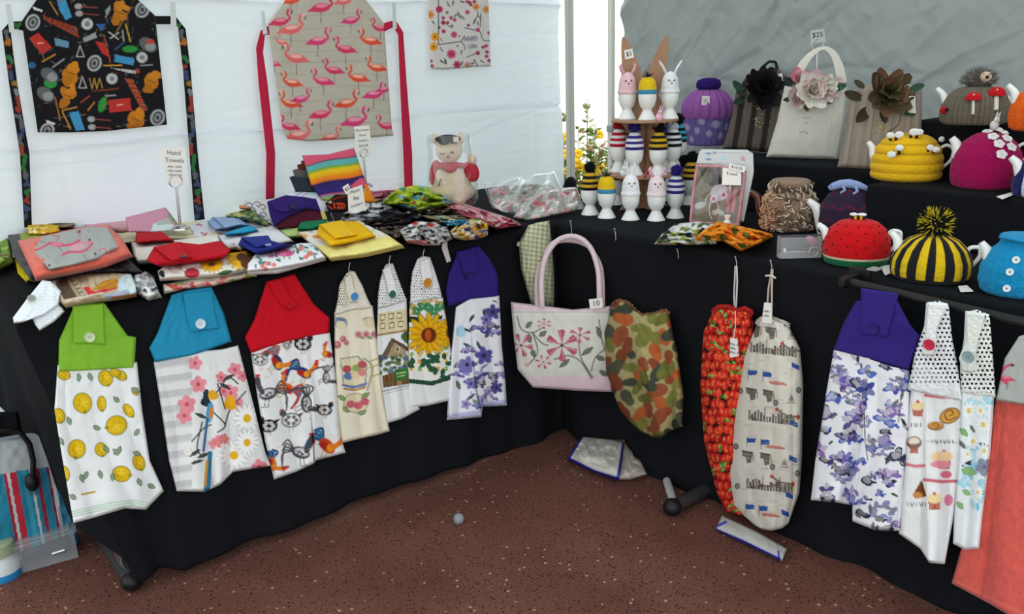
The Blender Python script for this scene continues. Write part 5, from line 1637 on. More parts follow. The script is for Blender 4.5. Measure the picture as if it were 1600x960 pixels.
def p_coffee(P):
    for k in range(9): P.line([(108 + 12 * k, 424 + 2 * math.sin(k)), (122 + 12 * k, 470)], 1, '8a7a66')
    P.poly([(86, 442), (104, 432), (122, 464), (100, 468)], '57463a'); P.line([(104, 432), (124, 466)], 5, 'a89878'); P.line([(108, 434), (127, 464)], 1, '4a3c30')
    for k in range(5): P.line([(112 + 4 * k, 440 + 6 * k), (117 + 4 * k, 438 + 6 * k)], 2, '5a4a3a')
    P.poly([(130, 450), (138, 448), (148, 456), (190, 444), (194, 448), (140, 464)], 'c8303e'); P.poly([(140, 454), (160, 440), (180, 434), (194, 446), (170, 452)], 'b87a20'); P.line([(142, 453), (178, 437)], 1, 'e0b050')
    P.ell(200, 446, 16, 18, .3, 'bccfd4'); P.ell(205, 442, 8, 10, .3, 'd0dcdc'); P.poly([(160, 462), (200, 452), (205, 466), (170, 470)], '9aa3b4'); P.line([(176, 466), (212, 462)], 5, 'a86a4a')
    P.line([(104, 470), (160, 458)], 3, 'c8baa4')


t = lying('coffee print towel with white crochet top drooping over the front edge', 130, 450)
slab(t, 'towel', [[(82, 438), (92, 470), (104, 482)], [(130, 426), (140, 460), (150, 474)], [(180, 426), (190, 454), (195, 468)], [(205, 428), (214, 446), (214, 464)]], .790, TZ, COTTON, 'b9a88c', p_coffee, lump=.006, er=8, res=1.1)
ax, val = lean(.03, .79, 1.0)
drape(t, 'crochet_top', [[(66, 438), (40, 470), (20, 497), (22, 506)], [(80, 440), (62, 474), (44, 496), (36, 504)], [(96, 456), (92, 478), (70, 492), (46, 500)]], ax, val, CROCHET, 'dfe4e8', crochet_bands(0, 438, 5), th=.018, wr=.003)
o = drape(t, 'crochet_tail', [[(50, 496), (55, 508), (62, 517)], [(74, 484), (80, 496), (84, 504)], [(92, 476), (98, 482), (101, 487)]], ax, val + .004, CROCHET, 'd3d9dd', crochet_bands(0, 438, 5), th=.014)
button(t, 49, 466, ax, val, 6, '8f9088', off=.026)
t = lying('grey flower print cloth rolled up beside the coffee towel', 232, 450, name='folded_cloth', cat='cloth')
slab(t, 'cloth', [[(210, 430), (208, 456)], [(228, 424), (232, 470)], [(240, 432), (253, 466)]], .788, TZ, COTTON, 'b9babc', speckle(['3a3a40', '7a7c84', 'e0e0e0', '55565c', '8a8a8e'], 34, 8, 208, 426, 254, 470, 3, 7), lump=.008, er=8)
t = lying('dark leaf print towel squeezed under the coral towel front', 150, 425)
slab(t, 'towel', [[(100, 420), (102, 436)], [(150, 416), (152, 428)], [(200, 404), (226, 428)]], .776, TZ, COTTON, '59565a', speckle(['5a6a8a', 'a0746a', '7a7a80', '3a3a40', '8a9a9a'], 24, 9, 100, 408, 220, 436, 3, 6))

# blue group
t = lying('pale print towel with a light blue folded top near the black apron tie', 360, 350)
slab(t, 'towel', [[(292, 352), (304, 374)], [(330, 344), (345, 370)], [(370, 340), (385, 362)], [(404, 338), (418, 358)]], .778, TZ, COTTON, 'cfd0d4', speckle(['8a6a90', '6a8ac0', 'b05a70', 'a8b0c0', '5a8ab8'], 30, 11, 294, 342, 412, 370, 2, 4.5), lump=.004)
slab(t, 'yoke', [[(331, 340), (325, 348), (336, 360)], [(350, 339), (352, 350), (356, 358)], [(374, 340), (386, 350), (392, 353)]], .798, .775, PLAIN, '86a0c4', lump=.002)
slab(t, 'loop_flap', [[(331, 339), (342, 348), (352, 357)], [(368, 340), (374, 346), (380, 351)]], .804, .793, PLAIN, '8ea6c8', lump=.001, er=2)
t = lying('white towel with a cyan folded flap behind the royal blue one', 400, 368)
slab(t, 'towel', [[(338, 368), (346, 380), (358, 392)], [(390, 358), (400, 372), (420, 388)], [(425, 352), (445, 365), (462, 380)]], .784, TZ, COTTON, 'd6d6d8', lump=.004)
slab(t, 'yoke', [[(352, 364), (352, 368)], [(374, 356), (378, 366)], [(391, 352), (406, 361)]], .802, .78, PLAIN, '2a94be', lump=.001, er=3)


def p_bluefl(P):
    q = np.random.RandomState(4)
    for k in range(60):
        x = 398 + q.rand() * 100; y = 384 + q.rand() * 36
        if (x - 398) * -.18 + 420 < y: continue
        P.leaf(x, y, 9, 3.4, q.rand() * 3, ['4a7a74', '3a6a66', '6a8a90', '8ab0a8'][q.randint(4)])
    P.ell(444, 395, 15, 6, .1, 'c4507c'); P.ell(440, 397, 8, 4, 0, 'd8709a'); P.ell(424, 400, 6, 3.5, 0, 'd890ac')
    for x, y in ((410, 416), (418, 412), (415, 420), (482, 398), (478, 402), (470, 388), (486, 396), (428, 414)): P.flower(x, y, 4, 5, 'd87870', 'b85048')


t = lying('white garden flower towel with a royal blue top at the front of the table', 440, 400)
slab(t, 'lower_fold', [[(384, 414), (386, 430)], [(430, 408), (434, 428)], [(498, 396), (511, 407)]], .782, .757, COTTON, 'dfe0e2', lump=.002)
slab(t, 'towel', [[(398, 398), (386, 412), (386, 426)], [(430, 388), (430, 404), (434, 422)], [(470, 380), (476, 392), (478, 413)], [(486, 380), (500, 392), (510, 404)]], .804, .776, COTTON, 'dfe0e4', p_bluefl, lump=.003, er=6, res=1.1)
slab(t, 'yoke', [[(377, 372), (372, 383), (402, 398)], [(412, 370), (416, 384), (428, 393)], [(424, 376), (444, 382), (461, 382)]], .826, .795, PLAIN, '232d7c', lump=.003)
fl = slab(t, 'loop_flap', [[(376, 371), (388, 379), (402, 388)], [(419, 368), (424, 376), (428, 382)]], .834, .82, PLAIN, '27327f', lump=.001, er=3)
button(fl, 419, 382, 2, .835, 5, '8a92c0', off=-.001)
t = lying('bright blue cloth edge peeping from under the garden flower towel', 455, 420, name='folded_cloth', cat='cloth')
slab(t, 'cloth', [[(436, 414), (434, 424)], [(455, 408), (455, 422)], [(474, 408), (472, 417)]], .765, TZ, COTTON, '23368a', speckle(['8aa0d0', '3a50a8'], 10, 3, 436, 410, 472, 422, 2, 3))
t = lying('white leaf print towel tucked behind the royal blue top', 365, 380)
slab(t, 'towel', [[(354, 378), (358, 388)], [(372, 380), (382, 396)]], .79, TZ, COTTON, 'd0cfd4', speckle(['b05a78', '6a6aa0', '8a8a90'], 10, 5, 354, 378, 380, 394, 2, 4))

# yellow group
t = lying('pale green towel with a dark green folded top behind the yellow one', 480, 355)
slab(t, 'towel', [[(436, 360), (452, 374)], [(470, 352), (488, 372)], [(515, 346), (520, 360)]], .784, TZ, COTTON, 'a9c276', lump=.003)
slab(t, 'yoke', [[(469, 346), (464, 360)], [(490, 344), (488, 360)], [(513, 342), (506, 355)]], .806, .78, PLAIN, '17704a', lump=.002)


def p_yellow(P):
    m = (P.Y - 384 + .145 * (P.X - 492)) / 3
    P.mix(np.clip(m, 0, 1), 'e3d884')
    for x, y, r, c in ((474, 369, 7, 'e0a060'), (494, 370, 6, 'd89050'), (486, 362, 4, 'a0b880'), (580, 362, 4, 'b0c890'), (586, 358, 3, '70b0a0'), (466, 364, 3, 'd8a0a0')): P.ell(x, y, r, r * .5, 0, c)


t = lying('pale yellow and white towel with a bright yellow top at the table front', 560, 385)
slab(t, 'lower_fold', [[(496, 392), (518, 409)], [(560, 388), (572, 402)], [(610, 372), (633, 388)]], .768, TZ, COTTON, 'ded27c', lump=.002)
slab(t, 'towel', [[(462, 363), (488, 384), (517, 407)], [(515, 352), (545, 374), (568, 400)], [(560, 344), (604, 366), (631, 385)]], .792, .764, COTTON, 'dfdad0', p_yellow, lump=.003, er=6)
slab(t, 'yoke', [[(498, 352), (495, 368), (518, 386)], [(524, 346), (540, 364), (552, 380)], [(560, 346), (576, 358), (588, 370)]], .816, .785, PLAIN, 'dfae16', lump=.003)
fl = slab(t, 'loop_flap', [[(498, 351), (510, 362), (524, 374)], [(534, 344), (548, 356), (560, 368)]], .824, .81, PLAIN, 'e3b31a', lump=.001, er=3)
button(fl, 539, 365, 2, .8245, 5.5, 'd8a84a', off=-.001)

# olive stack, scroll towel, purple bundle
t = lying('teal and olive leaf print cloths folded under the scroll towel', 380, 338, name='folded_cloth', cat='cloth')
slab(t, 'cloth', [[(352, 336), (356, 344)], [(378, 328), (386, 348)], [(404, 324), (424, 356)]], .812, TZ, COTTON, 'a8ab76', speckle(['2f7a7a', '4a6a3a', 'c8c890', '2a8a9a', '6a7a3a'], 40, 6, 352, 324, 424, 356, 3, 7), lump=.006)
t = lying('small peach folded cloth on the olive cloths', 384, 324, name='folded_cloth', cat='cloth')
slab(t, 'cloth', [[(373, 321), (375, 327)], [(395, 318), (397, 328)]], .828, .805, PLAIN, 'd08a6c')
t = lying('white scroll print towel left of the purple topped towel', 400, 325)
ax, val = lean(.44, .75, .85)


def p_scroll(P):
    q = np.random.RandomState(3)
    for k in range(12):
        x = 384 + q.rand() * 40; y = 313 + q.rand() * 38
        P.curve([(x - 6, y), (x, y - 4), (x + 5, y), (x + 2, y + 4), (x - 1, y + 2)], 1.6, ['4a4458', '5a5a70', '6a5a80'][k % 3])


drape(t, 'towel', [[(381, 313), (384, 322), (396, 330)], [(398, 311), (408, 328), (420, 348)], [(424, 314), (430, 330), (432, 355)]], ax, val, COTTON, 'c9c6c2', p_scroll, th=.016)


def p_quilt(P):
    for k in range(4): P.line([(436 + 3 * k, 322 + 3 * k), (486 + 4 * k, 292 + 5 * k)], 1.3, '7a7c9a' if k < 2 else 'b0b4c8')
    P.ell(487, 300, 8, 4, -.2, 'a4ccd4'); P.ell(512, 327, 4, 7, .6, '9a9ac4')
    P.poly([(500, 332), (508, 329), (513, 345), (505, 347)], 'd8c46a'); P.poly([(507, 331), (514, 330), (522, 346), (513, 347)], '2a2422')


t = lying('white quilted towel leaning behind the purple topped towel', 490, 320)
ax, val = lean(.42, .75, .75)
drape(t, 'towel', [[(440, 308), (432, 330), (440, 352)], [(466, 296), (470, 325), (470, 352)], [(487, 287), (500, 320), (505, 352)], [(494, 290), (514, 325), (524, 348)]], ax, val, COTTON, 'cdd0dc', p_quilt, th=.014)


def p_purpledk(P):
    P.poly([(436, 358), (450, 337), (482, 325), (503, 348), (503, 360)], '4a1626'); P.line([(440, 354), (460, 346)], 2, 'a0905a')


t = lying('dark red towel with a dark purple buttoned top propped on the pile', 460, 340)
ax, val = lean(.36, .75, .65)
drape(t, 'towel', [[(428, 344), (434, 358)], [(462, 330), (468, 356)], [(498, 322), (506, 349)]], ax, val, COTTON, '4a1626', None, th=.016)
drape(t, 'yoke', [[(417, 316), (422, 338), (428, 355)], [(446, 305), (446, 326), (450, 340)], [(476, 308), (474, 322), (482, 326)], [(494, 311), (498, 322), (502, 331)]], ax, val - .012, PLAIN, '2b1c5c', None, th=.014)
fl = drape(t, 'loop_flap', [[(418, 315), (430, 328), (442, 333)], [(446, 305), (456, 318), (470, 328)], [(474, 308), (478, 318), (480, 325)]], ax, val - .024, PLAIN, '301f62', None, th=.008, er=3)
button(fl, 457, 323, ax, val, 5, '18123a', off=.038)

# rainbow oven cloths and the dark stack behind


def p_rainbow(P):
    # colour bands following the leaning cloth, wavy with its folds
    s = (P.Y - 243 + .21 * (P.X - 472)) + 1.5 * np.sin(P.X / 13)
    C = [(-9, 'c4506c'), (16, 'c4506c'), (17.5, '3a2c4a'), (19, '5aa0a0'), (25, '5aa0a0'), (29, '6a9a30'), (33, 'd8b420'), (38, 'd8a81e'), (43, 'd8801c'), (48, 'd8701c'), (51, '2c2250'), (62, '33286e'), (69, '33286e'), (71, 'c4506c'), (74, '5aa0a0'), (77, 'a0a838'), (80, 'd8a01e'), (90, 'd8781c')]
    x = np.array([c[0] for c in C]); K = np.array([hx(c[1]) for c in C])
    for j in range(3): P.C[:, j] = np.interp(s, x, K[:, j])
    P.poly([(546, 292), (560, 280), (568, 278), (575, 290), (552, 294)], 'c8506c')
    m = (P.X > 570) & (P.Y > 288); P.C[m] = hx('d8801c')


for i, (x0, y0, x1, y1, c) in enumerate(((452, 277, 470, 300, '2b323c'), (457, 266, 474, 298, '55534e'), (464, 258, 480, 297, '5a2a20'), (470, 252, 486, 296, '6a3020'))):
    t = lying(('navy', 'grey', 'dark brown', 'rust brown')[i] + ' cloth edge in the stack behind the rainbow bowl holder', x1, y1, name='bowl_holder', cat='bowl holder', group='microwave bowl holders')
    ax, val = lean(.47 + .012 * i, .75, .35)
    drape(t, 'cloth', [[(x0, y0), (x0 + 10, y1)], [(x0 + 6, y0 - 2), (x0 + 20, y1)], [(x0 + 30, y0 + 2), (x0 + 45, y1 + 2)]], ax, val, PLAIN, c, None, th=.012)
t = lying('rainbow striped bowl holder leaning up at the back of the left table', 530, 312, name='bowl_holder', cat='bowl holder', group='microwave bowl holders')
ax, val = lean(.45, .75, .38)
drape(t, 'cloth', [[(472, 243), (486, 290), (503, 313)], [(514, 241), (520, 290), (530, 318)], [(553, 231), (570, 280), (588, 316)]], ax, val, COTTON, 'c4506c', p_rainbow, th=.014, folds=.006, nf=2)


def p_orange(P):
    for x, w in ((522, 5), (528, 4), (533, 5)): P.line([(x, 318), (x + 1, 325)], 2.4, 'c8401c')
    P.curve([(526, 318), (537, 319), (537, 325), (527, 325)], 2, 'c8401c'); P.line([(512, 322), (519, 326)], 2, 'a83418'); P.ell(516, 316, 2.5, 2, 0, 'a8a098'); P.line([(520, 312), (540, 306)], 2, '8a2a14')


t = lying('black cloth with orange lettering folded below the rainbow bowl holder', 530, 322, name='bag_holder', cat='bag', group=BAGS)
ax, val = lean(.40, .75, .5)
drape(t, 'cloth', [[(508, 318), (514, 332)], [(524, 304), (526, 332)], [(548, 304), (550, 332)]], ax, val, COTTON, '1c1212', p_orange, th=.014, res=.9)

# crumpled bag holders along the middle of the table
def heap(label, cols, z1, base, paint, lump=.010, z0=TZ, xy=None, group=BAGS, name='bag_holder', cat='bag', m=COTTON, seed=2, fold=.004, res=1.2):
    c = np.mean([np.mean(c, 0) for c in cols], 0)
    t = lying(label, c[0], c[1], z0, name, cat, group)
    wv = lambda U, V: lump * 1.6 * (np.abs(noise2(U * 6 + V * 2 + seed, V * 4 - U * 1.5, seed + 20)) + .6 * np.abs(noise2(U * 12 - V * 3, V * 7 + U * 4, seed + 21)) - .35)
    slab(t, 'cloth', cols, z1, z0, m, base, paint, lump=lump, er=7, seed=seed, fold=fold, res=res, dfun=wv)
    return t


def p_zebra(P):
    q = np.random.RandomState(2)
    for k in range(26):
        x = 540 + q.rand() * 88; y = 316 + q.rand() * 32; a = -.25 + q.randn() * .25
        P.leaf(x, y, 22 + 16 * q.rand(), 4 + 4 * q.rand(), a, ['1a1a1e', '26262a', 'dcdcdc'][q.randint(3)])
    for k in range(7): P.line([(545, 336 + 2 * k), (600, 334 + 2 * k), (628, 330 + 1.4 * k)], .8, '5a5c64')
    for x in (574, 584, 592): P.ell(x, 321, 4, 6, .3, 'dcdcdc'); P.line([(x + 4, 315), (x + 6, 328)], 2, '1a1a1e')


heap('zebra striped cloth bag holder crumpled behind the yellow towel', [[(536, 334), (532, 344)], [(556, 322), (545, 350)], [(580, 316), (590, 348)], [(606, 320), (622, 340)], [(628, 332), (630, 337)]], .800, 'a8acb4', p_zebra, seed=4)
heap('maroon and pink stripe cloth lying at the back by the rainbow bowl holder', [[(568, 298), (574, 320)], [(610, 296), (610, 312)], [(648, 296), (640, 306)]], .778, '9a4a5e', stripes(['a0506a', 'b87484', '8a3a50', 'c08a94'], 1.45, 4), seed=7)


def p_butterfly(P):
    q = np.random.RandomState(9)
    for k in range(46):
        x = 598 + q.rand() * 106; y = 290 + q.rand() * 44
        c = ['4f8fc8', '3a78b8', '7ab0d0', 'd8d060', '8ab830', '5a9a40', 'c8c84a'][q.randint(7)]
        a = q.rand() * 3
        P.leaf(x - 2, y, 9, 5, a, c); P.leaf(x + 2, y + 1, 8, 4, a + 1.2, c)
    for x, y in ((647, 317), (663, 312)): P.ell(x, y, 3.2, 3, 0, 'a03028')


heap('lime green butterfly print bag holder heaped at the back middle', [[(597, 314), (604, 320)], [(622, 294), (626, 326)], [(648, 289), (655, 334)], [(668, 291), (690, 326)], [(674, 296), (724, 318)]], .815, 'a8bf32', p_butterfly, lump=.014, seed=3, fold=.008)
heap('dark brown flower print bag holder under the lime butterfly cloth', [[(640, 328), (642, 338)], [(680, 322), (682, 340)], [(722, 322), (724, 340)]], .785, '2c2620', speckle(['5a4a3a', '4a5a3a', '6a3a2c', '3a3028', '8a8270'], 40, 12, 640, 320, 724, 342, 2, 5), seed=8)
heap('black flower print bag holder beside the zebra one', [[(562, 350), (574, 358)], [(600, 336), (600, 360)], [(640, 328), (646, 352)], [(660, 334), (664, 342)]], .785, '17151a', speckle(['5a2a34', '8a8a86', '3a3438', '6a4a3a'], 22, 13, 565, 330, 660, 358, 1.5, 3.5), seed=9)
heap('brown and black bark print bag holder behind the yellow towel corner', [[(580, 352), (592, 366)], [(610, 350), (618, 374)], [(640, 350), (640, 366)]], .775, '5a5348', speckle(['2a2622', '8a8070', '3a342c', 'a89a84', '1e1c1a'], 40, 14, 580, 348, 642, 376, 2, 5), seed=10)


def p_animal(P):
    speckle(['2a2a2e', '1e1e20', '8a8c90', 'e0e0e0', '4a4a50', 'b0b0b4'], 46, 15, 634, 348, 706, 382, 2, 6)(P)
    for k in range(6): P.line([(634 + 6 * k, 376), (640 + 6 * k, 382)], 3, 'c86a70')
    P.ell(648, 349, 5, 3, 0, 'b82a24'); P.ell(674, 352, 5, 3, 0, 'b82a24'); P.leaf(646, 362, 22, 6, -1, 'd8d8d6')


heap('black and white animal print bag holder with red spots near the front edge', [[(622, 360), (636, 380)], [(650, 344), (660, 384)], [(680, 346), (685, 384)], [(700, 354), (707, 374)]], .785, 'b9b6b6', p_animal, seed=11)
heap('teal and brown stripe cloth beneath the cartoon print one', [[(650, 336), (690, 352)], [(690, 336), (720, 356)], [(724, 336), (738, 348)]], .778, '8a8a78', stripes(['7a9a98', 'a08a60', '5a5a50', 'c0b890'], 1.9, 3.5), seed=12)
heap('blue cloth folded beside the green and yellow print', [[(692, 346), (698, 354)], [(712, 342), (716, 354)], [(734, 344), (736, 352)]], .792, '2f86ac', speckle(['6ab0c8', '1f5a80', 'a8d0d8'], 14, 16, 692, 342, 736, 354, 2, 4), seed=13, z0=.77)


def p_mixed(P):
    speckle(['d8c8a8', 'e0b030', '5a4a7a', 'b88a5a', 'e6e2d8', '3a4a7a', 'c8a040', '8a7a5a'], 44, 17, 702, 340, 764, 376, 3, 6)(P)
    P.ell(746, 341, 5, 4.5, 0, '1f8a40'); P.ell(757, 354, 6, 5, 0, 'd8a820'); P.ell(748, 371, 7, 4, 0, '4a3a7a'); P.ell(727, 346, 6, 5, 0, 'd8d8e0'); P.ell(752, 369, 4, 3, 0, 'c89a30')


heap('yellow, white and purple print bag holder at the table edge', [[(702, 362), (708, 372)], [(722, 344), (726, 376)], [(746, 338), (748, 374)], [(764, 350), (762, 368)]], .790, 'c9b894', p_mixed, seed=14)

FILM, N, L = nodes_mat('clear_cellophane')
N.remove(N['Principled BSDF'])
g = N.new('ShaderNodeBsdfGlossy'); g.inputs['Roughness'].default_value = .07; g.inputs['Color'].default_value = (1, 1, 1, 1)
tr = N.new('ShaderNodeBsdfTransparent'); tr.inputs['Color'].default_value = (.97, .98, .98, 1)
lw = N.new('ShaderNodeLayerWeight'); lw.inputs['Blend'].default_value = .35
mr = N.new('ShaderNodeMapRange'); mr.inputs[3].default_value = .04; mr.inputs[4].default_value = .55
mx = N.new('ShaderNodeMixShader')
L.new(lw.outputs['Facing'], mr.inputs[0]); L.new(mr.outputs[0], mx.inputs[0]); L.new(tr.outputs[0], mx.inputs[1]); L.new(g.outputs[0], mx.inputs[2])
L.new(mx.outputs[0], N['Material Output'].inputs['Surface'])
GLOSSY = mat('film_wrapped_print', vc=True, rough=.18, spec=.6, coat=.8)
heap('pink wheat bag in clear film lying on the table edge right of the bag holders', [[(690, 322), (728, 340)], [(722, 316), (752, 350)], [(760, 328), (776, 360)], [(796, 340), (800, 356)], [(814, 349), (816, 354)]], .790, 'b8566a',
     lambda P: (P.mix(np.clip((P.X - 764) / 30, 0, 1) * .8, 'b02048'), P.leaf(782, 350, 24, 4, -.4, 'e8d8dc')), lump=.008, group=None, name='wheat_bag', cat='heat pack', m=GLOSSY, seed=15)

# cellophane wrapped packets


def packet(label, cols, ax, val, seed, cols2=None):
    c = cols[len(cols) // 2][-1]
    p = at(c[0], c[1], ax, val)
    t = thing('wrapped_packet', label, 'packet', p, group='film wrapped packets')

    def pr(P):
        q = np.random.RandomState(seed)
        x0, x1, y0, y1 = P.X.min(), P.X.max(), P.Y.min(), P.Y.max()
        for k in range(150):
            x = x0 + q.rand() * (x1 - x0); y = y0 + q.rand() * (y1 - y0)
            P.blob(x, y, 2 + 3 * q.rand(), ['b8707c', 'a0a49a', 'c8a0a0', '8a8f88', 'c05868', '6a7068', 'd8d4cc'][q.randint(7)], k, .8, .6)
    drape(t, 'contents', cols2 or cols, ax, val, COTTON, '9a9c94', pr, th=.016, wr=.006, er=7)
    nu, nv, U, V, X, Y, w, h = patch(cols, 2.2)
    e = np.minimum(np.minimum(U, 1 - U) * w, np.minimum(V, 1 - V) * h) / 8
    q = np.random.RandomState(seed + 50)
    d = .004 + .024 * prof(e) + .008 * np.abs(noise2(U * w / 26, V * h / 30, seed)) + .014 * np.abs(noise2(U * w / 44 + V * 2, V * h / 40 - U * 3, seed + 5))
    P = at(X, Y, ax, val - d).reshape(-1, 3) - WL[t.name]
    link('film', mk(P, gridf(nu, nv)), FILM, t)
    return t


ax, val = lean(.30, .75, .9, .15)
packet('pink print packet in crinkled clear film standing behind the front packet', [[(755, 285), (765, 318), (770, 326)], [(792, 278), (796, 318), (800, 340)], [(830, 270), (838, 305), (840, 335)], [(866, 267), (880, 300), (885, 322)]], ax, val, 3,
       [[(762, 296), (766, 318), (772, 326)], [(792, 290), (796, 318), (800, 340)], [(830, 288), (838, 305), (840, 335)], [(862, 290), (876, 304), (880, 322)]])
ax, val = lean(.10, .75, 1.05, .25)
packet('pink print packet in shiny clear film lying at the corner of the tables', [[(822, 312), (810, 326), (802, 340)], [(850, 298), (840, 322), (826, 346)], [(880, 293), (880, 312), (862, 338)], [(901, 293), (908, 312), (915, 327)]], ax, val, 4)

# plush cat in cellophane
cp = at(708, 320, 2, TZ + .035)
k = mpp(cp)
t = thing('plush_cat', 'sitting beige plush cat in red jacket with dark glasses wrapped in film', 'soft toy', cp, rz=YAW - PI / 2)
PLUSH = mat('beige_plush', 'c9b8a2', rough=.95, bump='terry', bs=.6, bd=.8, sheen=.4)
REDFELT = mat('red_felt', 'a8283a', rough=.95, bump='terry', bs=.6, bd=.6)
X = lambda px: (px - 708) * k
Z = lambda py: (320 - py) * k * 1.03
b = MB()
for px, py, rx, rz, ry, yy in ((706, 238, 21, 20, .75, -2), (708, 284, 30, 28, .75, 0), (708, 300, 36, 18, .8, 0), (696, 310, 10, 9, 1.2, -16), (718, 309, 12, 10, 1.2, -16), (741, 252, 8, 9, 1, -8), (692, 282, 9, 20, .9, -15), (718, 282, 9, 22, .9, -15)):
    b.ell((X(px), yy * k, Z(py)), (rx * k, rx * k * ry, rz * k), 20, 14)
for px, dx in ((688, -1), (723, 1)):
    b.lathe([(0, 14 * k), (3 * k, 9 * k), (8 * k, 0), (8.5 * k, -4 * k), (0, -5 * k)], 14, (X(px), -2 * k, Z(222)), roty(.25 * dx))
body = b.build('body', PLUSH, t, sharp=0)
body.data.set_sharp_from_angle(angle=PI)
rm = body.modifiers.new('merge', 'REMESH'); rm.mode = 'VOXEL'; rm.voxel_size = .005; rm.use_smooth_shade = True
sm = body.modifiers.new('smooth', 'SMOOTH'); sm.iterations = 4
b = MB()
for px, py, rx, rz, yy, a in ((682, 270, 8, 20, -4, .25), (739, 270, 12, 17, -6, -.3), (708, 263, 10, 7, -18, 0), (705, 260, 26, 5, -6, 0)):
    b.ell((X(px), yy * k, Z(py)), (rx * k, rx * k if rx < 20 else rx * k * .8, rz * k), 18, 12, roty(a))
o = b.build('jacket', REDFELT, t, sharp=0)
rm = o.modifiers.new('merge', 'REMESH'); rm.mode = 'VOXEL'; rm.voxel_size = .004; rm.use_smooth_shade = True
b = MB()
b.tube([(X(px), -(15 + 5 * math.cos((px - 706) / 9)) * k, Z(217 + .014 * (px - 706) ** 2)) for px in range(688, 726, 4)], 3.4 * k, 8, hx('1c1c20'))
b.ell((X(700), -20 * k, Z(223)), (9 * k, 3 * k, 6 * k), 14, 8, None, hx('2a2a2e')).ell((X(716), -20 * k, Z(222)), (8 * k, 3 * k, 5.5 * k), 14, 8, None, hx('2a2a2e'))
b.box((X(719), -23.5 * k, Z(221)), (8 * k, 1 * k, 8 * k), None, hx('c8c2b8'))
b.build('dark_glasses', PAINTED, t)
b = MB()
for pts in (((693, 240), (696, 242.5), (700, 241)), ((709, 241), (712, 238.5), (714, 242)), ((703, 246), (705, 247.5), (707, 246))):
    b.tube([(X(x), -(18.5 - .012 * (x - 706) ** 2) * k, Z(y)) for x, y in pts], .8 * k, 6, hx('3a2c28'))
b.ell((X(705), -18.5 * k, Z(244)), (1.8 * k, 1.2 * k, 1.2 * k), 8, 6, None, hx('c08a84'))
b.build('face', PAINTED, t)
MB().tube([(X(689), -25 * k, Z(288)), (X(691), -25.5 * k, Z(282)), (X(694), -25 * k, Z(277))], .9 * k, 6, hx('2a2a2a')).build('brush_mark', PAINTED, t)
# film bag
n, m_ = 48, 36
b = MB()
pr = [(30, 0), (37, 10), (38, 30), (36, 60), (33, 80), (32, 100), (31, 108)]
V = []
q = np.random.RandomState(5)
for j, (r, z) in enumerate(np.c_[np.interp(np.linspace(0, 6, m_), range(7), [p[0] for p in pr]), np.interp(np.linspace(0, 6, m_), range(7), [p[1] for p in pr])]):
    for i in range(n):
        a = 2 * PI * i / n
        rr = r * (1 + .03 * math.sin(6 * a + j * .2) + .05 * noise2(i / 8., j / 9., 6)) + 2
        V.append((rr * math.cos(a) * k, rr * .75 * math.sin(a) * k, z * k))
V = np.array(V).reshape(m_, n, 3).transpose(0, 1, 2).reshape(-1, 3)
link('film_bag', mk(V, gridf(m_, n, False, True)), FILM, t)

# signs on wire stands and other cards
def sign_stand(label, quad, lines, ring, base_px, y):
    rp_ = at(ring[0], ring[1], 1, y); kk = mpp(rp_)
    bz = max(at(base_px[0], base_px[1], 1, y)[2], TZ)
    t = thing('sign_holder', label, 'sign', (rp_[0], y, bz), group=None)
    card(t, quad, 1, y, lines, 'card', ink=GREYINK)
    th = np.linspace(0, 2 * PI, 25)
    for dy in (-.003, .004):
        pts = np.stack([rp_[0] + ring[2] * kk * np.cos(th), np.full(25, y + dy), rp_[2] + ring[2] * kk * np.sin(th)], 1)
        MB().tube(pts[:-1], .0013, 6, closed=True).build('ring', STEEL, t, world=True)
    s0 = np.array([rp_[0], y, rp_[2] - ring[2] * kk]); s1 = at(base_px[0], base_px[1], 1, y)
    MB().tube([s0 + [-.0025, 0, 0], s1 + [-.0025, 0, 0]], .0018, 6).tube([s0 + [.0025, 0, 0], s1 + [.0025, 0, 0]], .0018, 6).build('stem', STEEL, t, world=True)
    s1[2] = bz
    MB().lathe([(0, .012), (.012, .012), (.026, .004), (.027, 0), (0, 0)], 24, s1).build('base', STEEL, t, world=True)
    return t


sign_stand('hand towels price sign on a wire stand near the black apron', [(252, 228), (289, 230), (295, 288), (257, 287)], [('Hand', .17, .17), ('Towels', .37, .17), ('~~~~~~~~~~~', .53, .07), ('~~~~~~~~~~~~', .64, .07), ('~~~~ ~~~~~', .75, .07)], (274, 283, 10), (282, 358), .58)
sign_stand('microwave bowl holders price sign on a wire stand by the rainbow cloth', [(553, 198), (577, 196), (582, 242), (557, 244)], [('Microwave', .14, .12), ('Bowl', .31, .13), ('Holders', .49, .13), ('$10.00', .67, .13)], (568, 239, 7), (572, 292), .64)
t = thing('price_card', 'plastic bag holders card standing among the cloths with a tilted price tag', 'sign', at(558, 325, 1, .36))
card(t, [(543, 297), (566, 289), (572, 330), (545, 334)], 1, .36, [('Plastic', .14, .2), ('Bag', .42, .2), ('Holders', .7, .18)], 'card')
card(t, [(535, 293), (544, 287), (549, 298), (541, 304)], 1, .357, [('$5', .5, .62)], 'price_tag')

# ------------------------------------------------------------------ goods on the right table
CA = YAW - PI / 2     # turns local x to the right as seen from the aisle


def plane_at(p, b=0., yaw=.85):
    n = (math.sin(yaw) * math.cos(b), math.cos(yaw) * math.cos(b), -math.sin(b))
    return n, float(np.dot(n, p))


